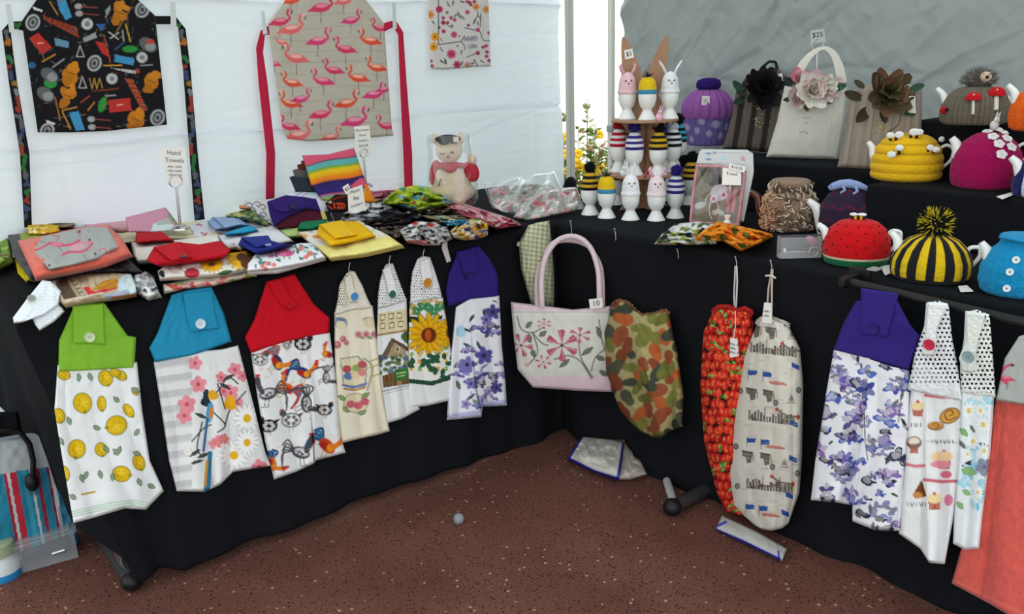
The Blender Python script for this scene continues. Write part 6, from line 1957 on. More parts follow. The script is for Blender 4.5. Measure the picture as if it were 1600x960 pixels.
WOOD, N, L = nodes_mat('plain_plywood')
tc = N.new('ShaderNodeTexCoord'); wv = N.new('ShaderNodeTexNoise'); mp = N.new('ShaderNodeMapping'); mp.inputs['Scale'].default_value = (60, 60, 6)
wv.inputs['Scale'].default_value = 1.5; wv.inputs['Detail'].default_value = 5
rp = N.new('ShaderNodeValToRGB'); rp.color_ramp.elements[0].color = (*hx('8a6248'), 1); rp.color_ramp.elements[1].color = (*hx('b08a6a'), 1)
L.new(tc.outputs['Object'], mp.inputs[0]); L.new(mp.outputs[0], wv.inputs[0]); L.new(wv.outputs['Fac'], rp.inputs[0]); L.new(rp.outputs[0], N['Principled BSDF'].inputs['Base Color'])
N['Principled BSDF'].inputs['Roughness'].default_value = .6

# egg cup stand
sp = at(1006, 325, 2, TZ)
zm = at(1007, 270, 0, sp[0])[2]; zt = at(1009, 186, 0, sp[0])[2]
k = mpp(sp)
t = thing('egg_cup_stand', 'wooden three tier egg cup stand with rabbit ears and a $5 tag', 'display stand', sp, rz=CA)
RX90 = rotx(PI / 2)
for nm, zz, r in (('top_shelf', zt, 50), ('middle_shelf', zm, 57)):
    MB().lathe([(0, -.004), (r * k, -.004), (r * k + .001, 0), (r * k, .003), (0, .003)], 56, (0, 0, zz - sp[2] - .003)).build(nm, WOOD, t)
hm, ht = (zm - sp[2]) / k, (zt - sp[2]) / k


def board(name, rot, z0, z1, wb, wm, wt):
    h = z1 - z0
    out = [(-wb, z0), (wb, z0), (wm, z0 + h * .3), (wm, z0 + h * .6), (wt, z1), (-wt, z1), (-wm, z0 + h * .6), (-wm, z0 + h * .3)]
    MB().prism(np.array(out) * k, .006, rot=rot @ RX90).build(name, WOOD, t, sharp=30)


for nm, rot in (('front_board', rotz(.35)), ('cross_board', rotz(.35 + PI / 2))):
    board(nm, rot, 0, hm - 4, 42, 30, 44)
    board(nm, rot, hm + 1, ht - 4, 14, 14, 40)
MB().prism(np.array([(-26, ht), (26, ht), (30, ht + 12), (28, ht + 24), (24, ht + 34), (-24, ht + 34), (-28, ht + 24), (-30, ht + 12)]) * k, .006, o=(0, 22 * k, 0), rot=RX90).build('ear_board', WOOD, t, sharp=30)
for s, nm in ((-1, 'ear'), (1, 'ear')):
    th = np.linspace(0, 2 * PI, 28, endpoint=False)
    u = np.cos(th); v = np.sin(th)
    out = np.c_[13 * v * (1 - .35 * u), 50 * u]
    a = -s * .26
    out = np.c_[out[:, 0] * math.cos(a) - out[:, 1] * math.sin(a), out[:, 0] * math.sin(a) + out[:, 1] * math.cos(a)] + np.array([s * 20 + 2, ht + 72])
    MB().prism(out * k, .006, o=(0, 22 * k, 0), rot=RX90).build(nm, WOOD, t, sharp=30)
n_, c_ = plane_at(sp, 0, PI / 2 - CA - PI / 2 + 0.0) if False else plane_at(sp, 0, PI / 2 - YAW)
card(t, [(975, 79), (988, 76), (991, 90), (977, 93)], n_, c_ + 22 * k - .006, [('$5', .5, .7)], 'price_tag')

CUPPROF = [(0, 0), (13.4, 0), (13.6, .8), (12.8, 1.8), (7.4, 12), (6.6, 14), (7.2, 15.5), (11, 20), (13, 27), (13.4, 33), (13.1, 40), (12.2, 40.4), (12, 38), (0, 36)]
EG = 'egg cups with knitted cosies'


def knit_rev(m, prof_, n, colf, disp=None, name='egg_cosy', parent=None, mt=None, sx=1., sy=1., c=(0, 0, 0), mm=40, label=None):
    """body of revolution in local pixel units * m, coloured by colf(theta, z)"""
    pr = np.asarray(prof_, float)
    s = np.concatenate([[0], np.cumsum(np.hypot(*np.diff(pr, axis=0).T))]); s /= s[-1]
    q = np.linspace(0, 1, mm)
    r = np.interp(q, s, pr[:, 0]); z = np.interp(q, s, pr[:, 1])
    for _ in range(2):
        r[1:-1] = (r[:-2] + 2 * r[1:-1] + r[2:]) / 4; z[1:-1] = (z[:-2] + 2 * z[1:-1] + z[2:]) / 4
    th = np.arange(n) / n * 2 * PI
    Rr = np.repeat(r[:, None], n, 1); Zz = np.repeat(z[:, None], n, 1); T = np.repeat(th[None], mm, 0)
    if disp is not None: Rr = Rr + disp(T, Zz) * np.clip(Rr / (r.max() * .3), 0, 1)
    V = np.stack([Rr * np.cos(T) * sx, Rr * np.sin(T) * sy, Zz], -1).reshape(-1, 3) * m + np.asarray(c)
    C = colf(T.ravel(), Zz.ravel())
    return link(name, mk(V, gridf(mm, n, False, True), C), mt or KNIT, parent, label)


def const(c):
    return lambda T, Z: np.broadcast_to(A(c), (len(T), 3)).copy()


def bands(c1, c2, w, z0=36, first=None):
    def f(T, Z):
        kk = np.floor((Z - z0) / w).astype(int)
        C = np.where((kk % 2 == 0)[:, None], A(c1), A(c2))
        if first is not None: C[kk <= 0] = A(first)
        return C
    return f


def pompom(parent, c, r, cols, n=260, name='pompom', w=None):
    q = np.random.RandomState(int(1e5 * r) % 1000 + n)
    D = q.randn(n, 3); D /= np.linalg.norm(D, axis=1)[:, None]
    C = np.array([A(cols[i]) for i in q.randint(len(cols), size=n)])
    b = MB().ell(c, r * .72, 14, 10, None, A(cols[0]) * .7)
    b.spikes(np.asarray(c) + D * r * .45, D + .25 * q.randn(n, 3), r * (.5 + .2 * q.rand(n)), w or r * .10, C)
    return b.build(name, STRAND, parent, kind='stuff')


def eggcup(label, px, py, z, kind, c1='ffffff', c2='000000', sc=1., rz=0.):
    p = at(px, py - 3, 2, z)
    k = mpp(p) * sc * 1.05
    t = thing('egg_cup', label, 'egg cup', p, rz=CA + rz, group=EG)
    MB().lathe(np.array(CUPPROF) * k, 36).build('cup', CERAMIC, t, sharp=50)
    if kind == 'hat':
        knit_rev(k, [(13.4, 37), (13.8, 38.5), (13.6, 44), (11.6, 54), (7, 61), (0, 64)], 40, bands(c1, c2, 4.2, 37, c1), None, 'egg_cosy', t, mm=34)
        pompom(t, (0, 0, 69 * k), 10.5 * k, [c1], 240)
    elif kind == 'plain':
        knit_rev(k, [(13.4, 37), (13.8, 38.5), (13.6, 44), (12, 54), (8, 60), (0, 62)], 40, lambda T, Z: np.where((Z < 43)[:, None], A('3f8aa8'), A('d8b41c')), None, 'egg_cosy', t, mm=34)
        q = np.random.RandomState(3)
        D = q.randn(26, 3); D[:, 2] = np.abs(D[:, 2]) * 1.4 + .4
        MB().spikes(np.repeat([[0, 0, 60 * k]], 26, 0) + q.randn(26, 3) * 1.5 * k, D, 11 * k, .9 * k, A('1c1a1a')).build('tuft', STRAND, t, kind='stuff')
    else:
        knit_rev(k, [(13.6, 36), (14.6, 37.5), (14.6, 40), (13.2, 42), (12.8, 48), (11.5, 57), (7.5, 65), (0, 68)], 40, const(c1), lambda T, Z: .25 * np.sin(T * 20), 'egg_cosy', t, mm=34)
        for s in (-1, 1):
            if kind == 'bunny':      # upright ears
                pts = [(s * 4.5 * k, 0, 62 * k), (s * 5.5 * k, -1 * k, 72 * k), (s * 6 * k, -1 * k, 80 * k), (s * 5 * k, 0, 86 * k)]
                MB().tube(pts, [2.6 * k, 3.6 * k, 3 * k, .8 * k], 10, A(c1), flat=.5).build('ear', KNIT, t)
            elif kind == 'pig':      # wide soft ears
                pts = [(s * 4 * k, -2 * k, 63 * k), (s * 9 * k, -3 * k, 70 * k), (s * 11 * k, -3 * k, 76 * k), (s * 9 * k, -2 * k, 80 * k)]
                MB().tube(pts, [3 * k, 5 * k, 4.4 * k, .8 * k], 10, A(c2), flat=.5).build('ear', KNIT, t)
            else:                    # spread ears
                pts = [(s * 5 * k, 0, 62 * k), (s * 10 * k, 0, 72 * k), (s * 15 * k, 0, 80 * k), (s * 17 * k, 0, 83 * k)]
                MB().tube(pts, [2.6 * k, 4 * k, 3.4 * k, .8 * k], 10, A(c1), flat=.5).build('ear', KNIT, t)
        b = MB()
        for s in (-1, 1): b.ell((s * 4 * k, -12 * k, 55 * k), (1.2 * k, 1 * k, 1.2 * k), 8, 6, None, hx('201c1c'))
        b.ell((0, -12.6 * k, 51 * k), (1.3 * k, 1 * k, 1. * k), 8, 6, None, hx('3a2c30'))
        b.build('face', PAINTED, t)
    return t


W_, K_ = 'dcdce0', '17161a'
eggcup('egg cup with pink eared cosy on the top shelf of the stand', 980, 189, zt, 'pig', 'e2bcc6', 'e0aab8')
eggcup('egg cup with plain yellow and blue cosy on the top shelf of the stand', 1011, 190, zt, 'plain')
eggcup('egg cup with white cosy and spread ears on the top shelf of the stand', 1046, 188, zt, 'spread', 'dfe0e4')
eggcup('egg cup with red and white striped hat on the middle shelf of the stand', 967, 271, zm, 'hat', 'a81c2a', W_)
eggcup('egg cup with purple and white striped hat on the middle shelf of the stand', 991, 276, zm, 'hat', '33287a', W_)
eggcup('egg cup with black and yellow striped hat on the middle shelf of the stand', 1028, 276, zm, 'hat', K_, 'c8a022')
eggcup('egg cup with black and white striped hat and white bobble on the middle shelf', 1050, 271, zm, 'hat', K_, W_)
pm = bpy.data.objects['egg_cup.006']
for ch in list(pm.children):
    if ch.name.startswith('pompom'): bpy.data.objects.remove(ch)
pompom(pm, (0, 0, 68 * mpp(at(1050, 268, 2, zm))), 9 * mpp(at(1050, 268, 2, zm)), ['d8dade'], 200)
eggcup('egg cup with black and turquoise striped hat at the back of the middle shelf', 1058, 264, zm, 'hat', K_, '2a9ab8')
eggcup('egg cup with black and olive hat at the back left of the middle shelf', 983, 263, zm, 'hat', '22201e', '5a5430')
eggcup('egg cup with navy hat at the back centre of the middle shelf', 1037, 263, zm, 'hat', '1c2248', '3a4478')
eggcup('egg cup with black and yellow hat at the far left of the table corner', 922, 338, TZ, 'hat', K_, 'c8a022')
eggcup('egg cup with plain yellow and blue cosy on the table left of the stand', 948, 343, TZ, 'plain')
eggcup('egg cup with white upright eared rabbit cosy on the table before the stand', 985, 346, TZ, 'bunny', 'e2e2e6')
eggcup('egg cup with pink eared rabbit cosy on the table before the stand', 1025, 347, TZ, 'pig', 'dfd0d4', 'e0aab8')
eggcup('egg cup with purple and white striped hat on the table right of the stand', 1055, 343, TZ, 'hat', '33287a', W_)
eggcup('egg cup with black and yellow hat half hidden behind the trivet set', 1079, 322, TZ, 'hat', K_, 'c8a022')
eggcup('egg cup with brown striped hat behind the yellow one left of the stand', 966, 322, TZ, 'hat', '3a3028', 'b8a070')


def little_rabbit(label, px, py, z, col, sc=1., cat='ornament'):
    p = at(px, py, 2, z); k = mpp(p) * sc
    t = thing('rabbit_ornament', label, cat, p, rz=CA, group='small rabbit ornaments')
    b = MB().ell((0, 0, 6 * k), (6 * k, 4.5 * k, 7 * k), 14, 10, None, A(col)).ell((1 * k, -2 * k, 13 * k), (4 * k, 3.6 * k, 4.4 * k), 12, 8, None, A(col))
    b.build('body', PAINTED, t)
    for s in (0, 3.4): MB().tube([(s * k, -1 * k, 15 * k), ((s + 1.5) * k, 0, 20 * k), ((s + 2.6) * k, 0, 24 * k)], [1.4 * k, 1.7 * k, .4 * k], 8, A(col), flat=.6).build('ear', PAINTED, t)
    MB().ell((0, -5.5 * k, 13.5 * k), .7 * k, 8, 6, None, hx('2a2020')).build('eye', PAINTED, t)


little_rabbit('tiny pink rabbit ornament on the top shelf between the egg cups', 1030, 189, zt, 'e2b0be')
little_rabbit('tiny white rabbit ornament on the middle shelf at the left', 974, 276, zm, 'e0e2e4', .95)
little_rabbit('tiny dark pink rabbit ornament at the middle of the middle shelf', 1008, 278, zm, 'b84a6a', .5)

# trivet gift set
gp = at(1122, 352, 2, TZ)
ax, val = plane_at(gp, .16, .88)
t = thing('trivet_box', 'white rounded plastic tray box standing behind the pink trivet gift set', 'box', gp + np.array([.03, .03, 0]))


def p_tray(P):
    for x, y, w, c in ((1107, 240, 7, '4a6aa0'), (1107, 249, 7, '4a80b8'), (1116, 239, 3, '6a4a90'), (1130, 248, 5, '9ac4d4'), (1162, 250, 5, 'c86a78')): P.ell(x, y, w * .6, 1.6, 0, c)
    P.ell(1129, 246, 3, 4, .4, 'a8d0dc'); P.ell(1161, 247, 3, 3, 0, 'd08a94')
    P.line([(1118, 238), (1118, 254), (1168, 258)], .9, '9aa0a4'); P.line([(1118, 238), (1172, 240)], .9, '9aa0a4')


drape(t, 'tray', [[(1092, 238), (1088, 255), (1086, 346)], [(1096, 233), (1096, 260), (1096, 348)], [(1168, 234), (1172, 268), (1156, 348)], [(1177, 240), (1178, 270), (1168, 320), (1162, 348)]], ax, val + .035, PAINTED, 'c6cac9', p_tray, th=.024, wr=.0005, er=3)
t = thing('trivet_set', 'pink framed trivet gift set in clear film with a price card', 'gift set', gp)


def p_mouse(P):
    P.poly([(1092, 263), (1126, 263), (1120, 290), (1096, 276)], '4a443c'); P.blob(1118, 285, 12, '26241f', 3); P.ell(1106, 278, 8, 9, 0, '5f5a48')
    P.blob(1122, 302, 12, 'bcb4be', 5, 1.1, .2); P.blob(1128, 297, 9, 'c4bcc6', 6, 1, .1)
    for x, y in ((1131, 305), (1115, 311)): P.ell(x, y, 5, 6, .3, 'd8c8d0'); P.ell(x, y, 2.6, 3.4, .3, 'b84a78')
    P.curve([(1112, 300), (1104, 308), (1102, 318)], 1.2, 'c8ccc8'); P.curve([(1110, 316), (1108, 330), (1112, 342)], 1.4, 'c8ccc8'); P.curve([(1118, 312), (1122, 322), (1122, 330)], 1.4, 'c8ccc8')
    P.ell(1094, 321, 9, 5, -.3, 'b4b8b0'); 
    for x, y in ((1116, 332), (1122, 330), (1127, 333)): P.flower(x, y, 4, 6, 'b8bcb0', '8a8c80')
    for x in (1138, 1147): P.poly([(x, 292), (x + 5, 292), (x, 332), (x - 5, 332)], 'c87a88')
    P.line([(1142, 292), (1134, 334)], 1, '8a4a58')


fr = [[(1088, 255), (1080, 310), (1077, 349)], [(1120, 256), (1116, 310), (1114, 350)], [(1167, 268), (1160, 320), (1157, 353)]]
drape(t, 'backing', fr, ax, val + .004, COTTON, '776f60', p_mouse, th=.006, wr=.003, er=2, res=.8)
for pts, w in ((((1089, 259), (1126, 260), (1164, 268)), 4), (((1089, 257), (1082, 310), (1079, 346)), 4), (((1163, 270), (1157, 320), (1153, 350)), 5), (((1079, 346), (1112, 349), (1154, 351)), 3)):
    rp = resample(pts, np.linspace(0, 1, 12))
    MB().tube(at(rp[:, 0], rp[:, 1], ax, val - .006), w * .5 * mpp(gp), 10, hx('c47a86')).build('frame_bar', PAINTED, t, world=True)
MB().lathe(np.array([(0, 0), (6, 0), (6.4, 2), (3.6, 5), (3.6, 7), (5.6, 11), (5.6, 13), (0, 13.4)]) * mpp(gp), 20, at(1136, 349, ax, val - .014)).build('cotton_reel', CERAMIC, t, world=True)
nu, nv, U, V, X, Y, w, h = patch(fr, 2)
d = .010 + .007 * np.abs(noise2(U * w / 30, V * h / 40, 4)) + .004 * np.abs(noise2(U * w / 18 + V * 3, V * h / 36, 8))
link('film', mk(at(X, Y, ax, val - d).reshape(-1, 3) - gp, gridf(nu, nv)), FILM, t)
card(t, [(1129, 262), (1158, 264), (1158, 290), (1128, 289)], ax, val - .030, [('Trivet', .34, .26)], 'card')
card(t, [(1140, 255), (1165, 261), (1163, 270), (1138, 264)], ax, val - .034, [('$10.00', .5, .72)], 'price_tag')
MB().tube(at(np.array([1140, 1140, 1138, 1141, 1141]), np.array([288, 296, 300, 300, 290]), ax, val - .031), .0008, 6).build('clip', STEEL, t, world=True)

# cloths on the right table front
def p_leafy(P):
    q = np.random.RandomState(7)
    for k in range(60):
        x = 1024 + q.rand() * 96; y = 346 + q.rand() * 38
        P.leaf(x, y, 14, 6, q.rand() * 1.2 - .8, ['26282a', '8a9a3a', 'e6e6e2', '3f5a34', 'e0e0dc', 'a0ac5a', '1c1e20', '6a7a4a'][q.randint(8)])


heap('black, green and white leaf print bag holder lying on the right table', [[(1034, 366), (1022, 382)], [(1056, 350), (1050, 383)], [(1090, 346), (1090, 383)], [(1116, 350), (1120, 382)]], .775, 'cfcfca', p_leafy, lump=.009, seed=21)


def p_orangeleaf(P):
    speckle(['e0781a', 'd8601a', 'f0a030', 'e88a1c', 'c84a18', 'f0b048'], 90, 22, 1084, 346, 1208, 394, 3, 7)(P)
    for x, y, a in ((1130, 371, .4), (1166, 368, .9), (1160, 384, .2), (1148, 360, 1.4), (1104, 372, .5)): P.leaf(x, y, 13, 6, a, '5f7a34', '3a3a1c')


heap('bright orange print cloth bag holder lying on the right table', [[(1098, 360), (1083, 372), (1092, 378)], [(1122, 346), (1128, 365), (1130, 378)], [(1150, 352), (1156, 372), (1158, 393)], [(1186, 360), (1188, 370), (1190, 380)], [(1206, 366), (1208, 370)]], .790, 'e08a20', p_orangeleaf, lump=.010, seed=22)

# clear box of jewellery
t = thing('clear_box', 'small clear plastic box with pink bracelet pieces beside the red teapot', 'box', at(1248, 402, 2, TZ), rz=CA)
k = mpp(WL[t.name])
CLEARP = mat('clear_plastic_sheet', 'eef0f2', rough=.06, spec=.8, alpha=.16, coat=.5)
b = MB()
for c, s in (((0, 0, .4), (64, 17, .8)), ((0, -8.5, 17), (64, .6, 33)), ((0, 8.5, 17), (64, .6, 33)), ((-32, 0, 17), (.6, 17, 33)), ((32, 0, 17), (.6, 17, 33))):
    b.box(np.array(c) * k, np.array(s) * k)
b.build('case', CLEARP, t, bevel=.0005)
MB().box((0, 7 * k, 20 * k), (58 * k, .5 * k, 26 * k)).build('insert_card', mat('grey_insert', '4a4d52', rough=.6), t)
MB().tube([(-24 * k, -4 * k, 10 * k), (0, -4 * k, 9 * k), (22 * k, -4 * k, 9.5 * k)], .9 * k, 8).build('pin_bar', STEEL, t)
th = np.linspace(0, 2 * PI, 24)[:-1]
MB().tube(np.c_[21 * k + 7 * k * np.cos(th), np.full(23, -4 * k), 9 * k + 7 * k * np.sin(th)], 1.2 * k, 8, closed=True).build('bracelet', mat('pale_gold', 'c8bca0', rough=.3, metal=.8), t)
MB().ell((-24 * k, -4 * k, 12 * k), (2.5 * k, 2 * k, 4 * k), 10, 8).build('charm', CERAMIC, t)
MB().ell((18 * k, -2 * k, 26 * k), (11 * k, 3 * k, 6 * k), 14, 8, roty(.6), hx('a8708c')).build('pink_flower', PAINTED, t)

# ---- teapots in knitted cosies
TG = 'teapots in knitted cosies'
BROWNPOT = mat('brown_glazed_pot', '4a2014', rough=.15, spec=.6)


def teapot(label, cx, by, z, prof_, colf, disp, spout=None, handle=None, sy=.85, n=150, mm=70, rpx=48, pot=None, mt=None, rz=0., back=.22):
    p = at(cx, by - back * rpx, 2, z); k = mpp(p)
    off = math.atan((cx - 800) / FPX)      # turned to face the aisle where the pot stands
    t = thing('teapot', label, 'teapot', p, rz=CA + rz - off, group=TG)
    q = lambda pts: np.array([((x - cx) * k * math.cos(off), y0 * k, (by - y) * k * 1.03) for x, y, y0 in pts])
    cosy = knit_rev(k, prof_, n, colf, disp, 'tea_cosy', t, mt, 1., sy, mm=mm)
    m = pot or CERAMIC
    pr = np.asarray(prof_, float); rm = pr[:, 0].max(); hm = pr[:, 1].max()
    MB().lathe([(0, .0), (rm * .7 * k, 0), (rm * .88 * k, hm * .3 * k), (rm * .8 * k, hm * .6 * k), (0, hm * .8 * k)], 30, sy=sy * .95).build('pot', m, t)
    if spout: 
        pts = q(spout[0]); s_ = np.linspace(0, 1, 24); ii = np.linspace(0, 1, len(pts))
        P = np.stack([np.interp(s_, ii, pts[:, j]) for j in range(3)], 1)
        for _ in range(6): P[1:-1] = (P[:-2] + 2 * P[1:-1] + P[2:]) / 4
        MB().tube(P, np.interp(s_, np.linspace(0, 1, len(spout[1])), spout[1]) * k, 14).build('spout', m, t)
    if handle:
        pts = q(handle[0]); s_ = np.linspace(0, 1, 30); ii = np.linspace(0, 1, len(pts))
        P = np.stack([np.interp(s_, ii, pts[:, j]) for j in range(3)], 1)
        for _ in range(6): P[1:-1] = (P[:-2] + 2 * P[1:-1] + P[2:]) / 4
        MB().tube(P, handle[1] * k, 12, flat=.7).build('handle', m, t)
    return t, k, cosy


def onsurf(prof_, px, z, sy, lift=0.):
    """local point on the front of a cosy at horizontal px and height z (pixel units)"""
    pr = np.asarray(prof_, float)
    o = np.argsort(pr[:, 1])
    r = np.interp(z, pr[o, 1], pr[o, 0]) + lift
    c = np.clip(px / max(r, 1e-3), -1, 1)
    return np.array([px, -r * sy * math.sqrt(max(1 - c * c, 0)), z])


# yellow beehive
PY = [(44, 0), (49, 3), (51.5, 14), (51, 30), (47, 46), (40, 58), (26, 68), (0, 72)]
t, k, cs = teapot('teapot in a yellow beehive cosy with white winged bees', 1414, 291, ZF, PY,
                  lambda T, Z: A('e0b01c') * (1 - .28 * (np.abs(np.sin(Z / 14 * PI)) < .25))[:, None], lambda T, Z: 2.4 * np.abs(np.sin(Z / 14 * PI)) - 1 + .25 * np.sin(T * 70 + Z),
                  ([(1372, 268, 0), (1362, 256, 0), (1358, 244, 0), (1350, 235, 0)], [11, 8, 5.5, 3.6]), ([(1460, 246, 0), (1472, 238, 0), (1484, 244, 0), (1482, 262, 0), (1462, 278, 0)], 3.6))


def bee(cs, k, pr, x, z, sy, wings, stripe=True, tilt=0.):
    c = onsurf(pr, x, z, sy, 3)
    b = MB()
    for i, dx in enumerate((-6, -2, 2, 6)):
        b.ell((c + [dx, 0, 0]) * k, np.array([2.6, 4, 4 - abs(dx) * .25]) * k, 10, 8, None, hx('1a1818' if i % 2 == 0 else 'd8a818'))
    b.build('bee', KNIT, cs)
    w = MB()
    for dx, dz, r in wings:
        w.ell((c + [dx, -4, dz]) * k, np.array([r, 1.6, r * .8]) * k, 14, 8, None, hx('e6e6e4'))
    w.build('bee_wings', KNIT, cs)


bee(cs, k, PY, -14, 46, .85, ((-8, -3, 6.5), (2, 7, 6)))
bee(cs, k, PY, 33, 48, .85, ((-3, 5, 5.5), (5, 2, 5.5)))
bee(cs, k, PY, 8, 68, .85, ((-2, 7, 7), (5, 7, 6)))
bee(cs, k, PY, -20, 64, .85, ((-6, 6, 6), (6, 7, 6.5)))
MB().ell(np.array([45, 0, 62]) * k, 4.5 * k, 12, 8).build('lid_knob', CERAMIC, t)

# magenta with white flowers
PM = [(40, 0), (46, 3), (49, 16), (49.5, 32), (46, 52), (36, 70), (20, 82), (0, 86)]
t, k, cs = teapot('teapot in a magenta bobbly cosy with white flowers on top', 1537, 303, ZF, PM, lambda T, Z: A('9c1050') * (1 - .12 * (np.sin(T * 26) * np.sin(Z * .62) > .2))[:, None],
                  lambda T, Z: 1.0 * np.sin(T * 26 + np.floor(Z / 5) * PI) * np.sin(Z * .62),
                  ([(1494, 262, 0), (1490, 248, 0), (1485, 238, 0), (1477, 230, 0)], [11, 9, 7, 5]), ([(1576, 250, 0), (1585, 238, 0), (1598, 236, 0), (1602, 250, 0), (1582, 272, 0)], 3.6))
b_ = 0
for x, y in ((1533, 217), (1554, 218), (1541, 223), (1560, 226), (1550, 233), (1567, 238), (1555, 248), (1546, 214)):
    c = onsurf(PM, x - 1537, 303 - y, .85, 2) * k
    b = MB()
    nn = c / np.linalg.norm(c) * 1.0
    rot = zdir((c[0], c[1] - .02, c[2] * .6))
    for j in range(5):
        a = j * 1.2566
        b.ell(c + rot @ np.array([4.2 * k * math.cos(a), 4.2 * k * math.sin(a), 0]), (4.2 * k, 4.2 * k, 1.5 * k), 10, 6, rot, hx('e4e2e0'))
    b.ell(c, 2 * k, 8, 6, rot, hx('d0c8b8'))
    b.build('flower', KNIT, cs)

# hedgehog
PH = [(40, 0), (46, 3), (49, 14), (47, 30), (40, 44), (28, 54), (0, 60)]
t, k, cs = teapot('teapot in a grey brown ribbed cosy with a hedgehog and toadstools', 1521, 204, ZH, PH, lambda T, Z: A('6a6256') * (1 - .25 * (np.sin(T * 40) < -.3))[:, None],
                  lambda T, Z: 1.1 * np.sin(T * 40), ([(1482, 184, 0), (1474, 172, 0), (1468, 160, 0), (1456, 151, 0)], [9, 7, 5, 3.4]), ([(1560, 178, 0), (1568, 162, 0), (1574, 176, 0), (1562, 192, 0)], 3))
q = np.random.RandomState(4)
D = q.randn(900, 3); D[:, 2] = np.abs(D[:, 2]); D /= np.linalg.norm(D, axis=1)[:, None]
C0 = np.array([1, 0, 58]) * k
b = MB().ell(C0 + np.array([0, 0, 8]) * k, np.array([22, 18, 14]) * k, 18, 12, None, hx('4e4a48'))
b.spikes(C0 + D * np.array([20, 16, 17]) * k + np.array([0, 0, 4 * k]), D + .5 * q.randn(900, 3), 11 * k, .55 * k, np.array([hx(('8a8884', '6a6866', 'a8a6a2', '55504c')[i]) for i in q.randint(4, size=900)]))
hd = b.build('hedgehog', STRAND, cs, kind='stuff')
b = MB().ell(C0 + np.array([8, -17, 13]) * k, np.array([8, 8, 8]) * k, 16, 12, None, hx('c8b09a')).ell(C0 + np.array([10, -25, 13]) * k, 2.6 * k, 10, 8, None, hx('1c1818'))
for s in (-3, 5): b.ell(C0 + np.array([8 + s, -23.5, 17]) * k, 1. * k, 8, 6, None, hx('1c1818'))
b.build('hedgehog_face', PAINTED, cs)
for x, y, s in ((1517, 163, 1), (1547, 157, 1.1)):
    c = onsurf(PH, x - 1521, 204 - y, .85, 2.5)
    d = onsurf(PH, x + 2 - 1521, 204 - y - 24, .85, 2)
    MB().tube(np.array([c, (c + d) / 2 + [0, -1.2, 0], d]) * k, 3.2 * k, 10, hx('d8d2c4'), flat=.7).build('toadstool_stem', KNIT, cs)
    b = MB().lathe(np.array([(11, -3), (11.5, 0), (9, 5), (5, 8), (0, 9)]) * k * s, 20, (c + [0, -2, 0]) * k, None, hx('b81c22'), 1., .5)
    for j, (dx, dz) in enumerate(((-6, 2), (0, 5), (6, 2), (-2, 0), (3, -1))): b.ell((c + [dx * s, -6.6 * s + abs(dx) * .35, dz * s + 0]) * k, 1.4 * k, 8, 6, None, hx('e2dcd4'))
    b.build('toadstool_cap', KNIT, cs)
c = onsurf(PH, -42, 22, .85, 2)
MB().ell(c * k, np.array([7, 6, 6]) * k, 12, 8, None, hx('a01820')).ell((c + [3, -4, 1]) * k, np.array([3, 3, 3]) * k, 10, 8, None, hx('1a1616')).build('ladybird', KNIT, cs)
little_rabbit('white rabbit ornament standing on the tall riser by the hedgehog teapot', 1553, 203, ZH, 'c8c8c4', 1.15)

# partly seen pots at the right edge
teapot('teapot in an orange ribbed cosy at the right edge beside the hedgehog one', 1620, 214, ZH, [(32, 0), (38, 4), (41, 18), (40, 36), (32, 54), (16, 64), (0, 66)], const('d85a12'), lambda T, Z: 1.2 * np.sin(T * 18),
       ([(1590, 188, 0), (1582, 172, 0), (1577, 158, 0), (1564, 147, 0)], [10, 8, 6, 4]), None)
teapot('teapot in a navy cosy with a white stripe at the right edge', 1628, 318, ZF, [(36, 0), (42, 4), (44, 18), (42, 36), (34, 54), (0, 66)], lambda T, Z: np.where((np.abs(np.sin(T * 3 + .4)) < .16)[:, None], A('c8cad4'), A('1c1e58')), None,
       ([(1596, 296, -8), (1588, 280, -8), (1582, 268, -8), (1570, 259, -8)], [11, 9, 7, 5]), None)

# loopy brown pot and purple lizard pot behind
PF = [(34, 0), (39, 4), (41, 20), (40, 40), (33, 56), (27, 60), (29, 66), (30, 74), (24, 78), (0, 76)]
t, k, cs = teapot('brown glazed teapot in a loopy beige and brown wool cosy', 1231, 368, TZ, PF, const('8a7462'), lambda T, Z: 1.5 * np.sin(T * 30) * np.sin(Z * .5),
                  ([(1196, 356, 0), (1186, 340, 0), (1182, 320, 0), (1169, 312, 0)], [9, 7, 5.5, 4]), None, pot=BROWNPOT)
q = np.random.RandomState(11)
b = MB()
for i in range(520):
    a = q.rand() * 2 * PI; z = q.rand() * 72
    c = onsurf(PF, 0, z, .85, 0); r = -c[1] / .85
    p = np.array([r * math.cos(a), r * .85 * math.sin(a), z])
    nrm = np.array([math.cos(a), math.sin(a), .1]); tg = np.cross(nrm, q.randn(3)); tg /= np.linalg.norm(tg)
    s_ = np.linspace(0, PI, 6)
    l = 3.4 + 1.5 * q.rand()
    pts = p + tg * (l * np.cos(s_))[:, None] + nrm * (4.2 * np.sin(s_))[:, None]
    side = math.cos(a)
    col = hx(['b89878', 'c8a68a', 'a07a5c'][q.randint(3)]) if side < -.45 and z < 60 else hx(['b8aa98', '6a5a4c', '8a7a68', 'd0c4b2', '4e4238'][q.randint(5)])
    b.tube(pts * k, 1.05 * k, 5, col)
b.build('wool_loops', STRAND, cs, kind='stuff')
PP = [(36, 0), (42, 4), (44, 22), (41, 44), (30, 62), (16, 72), (0, 75)]
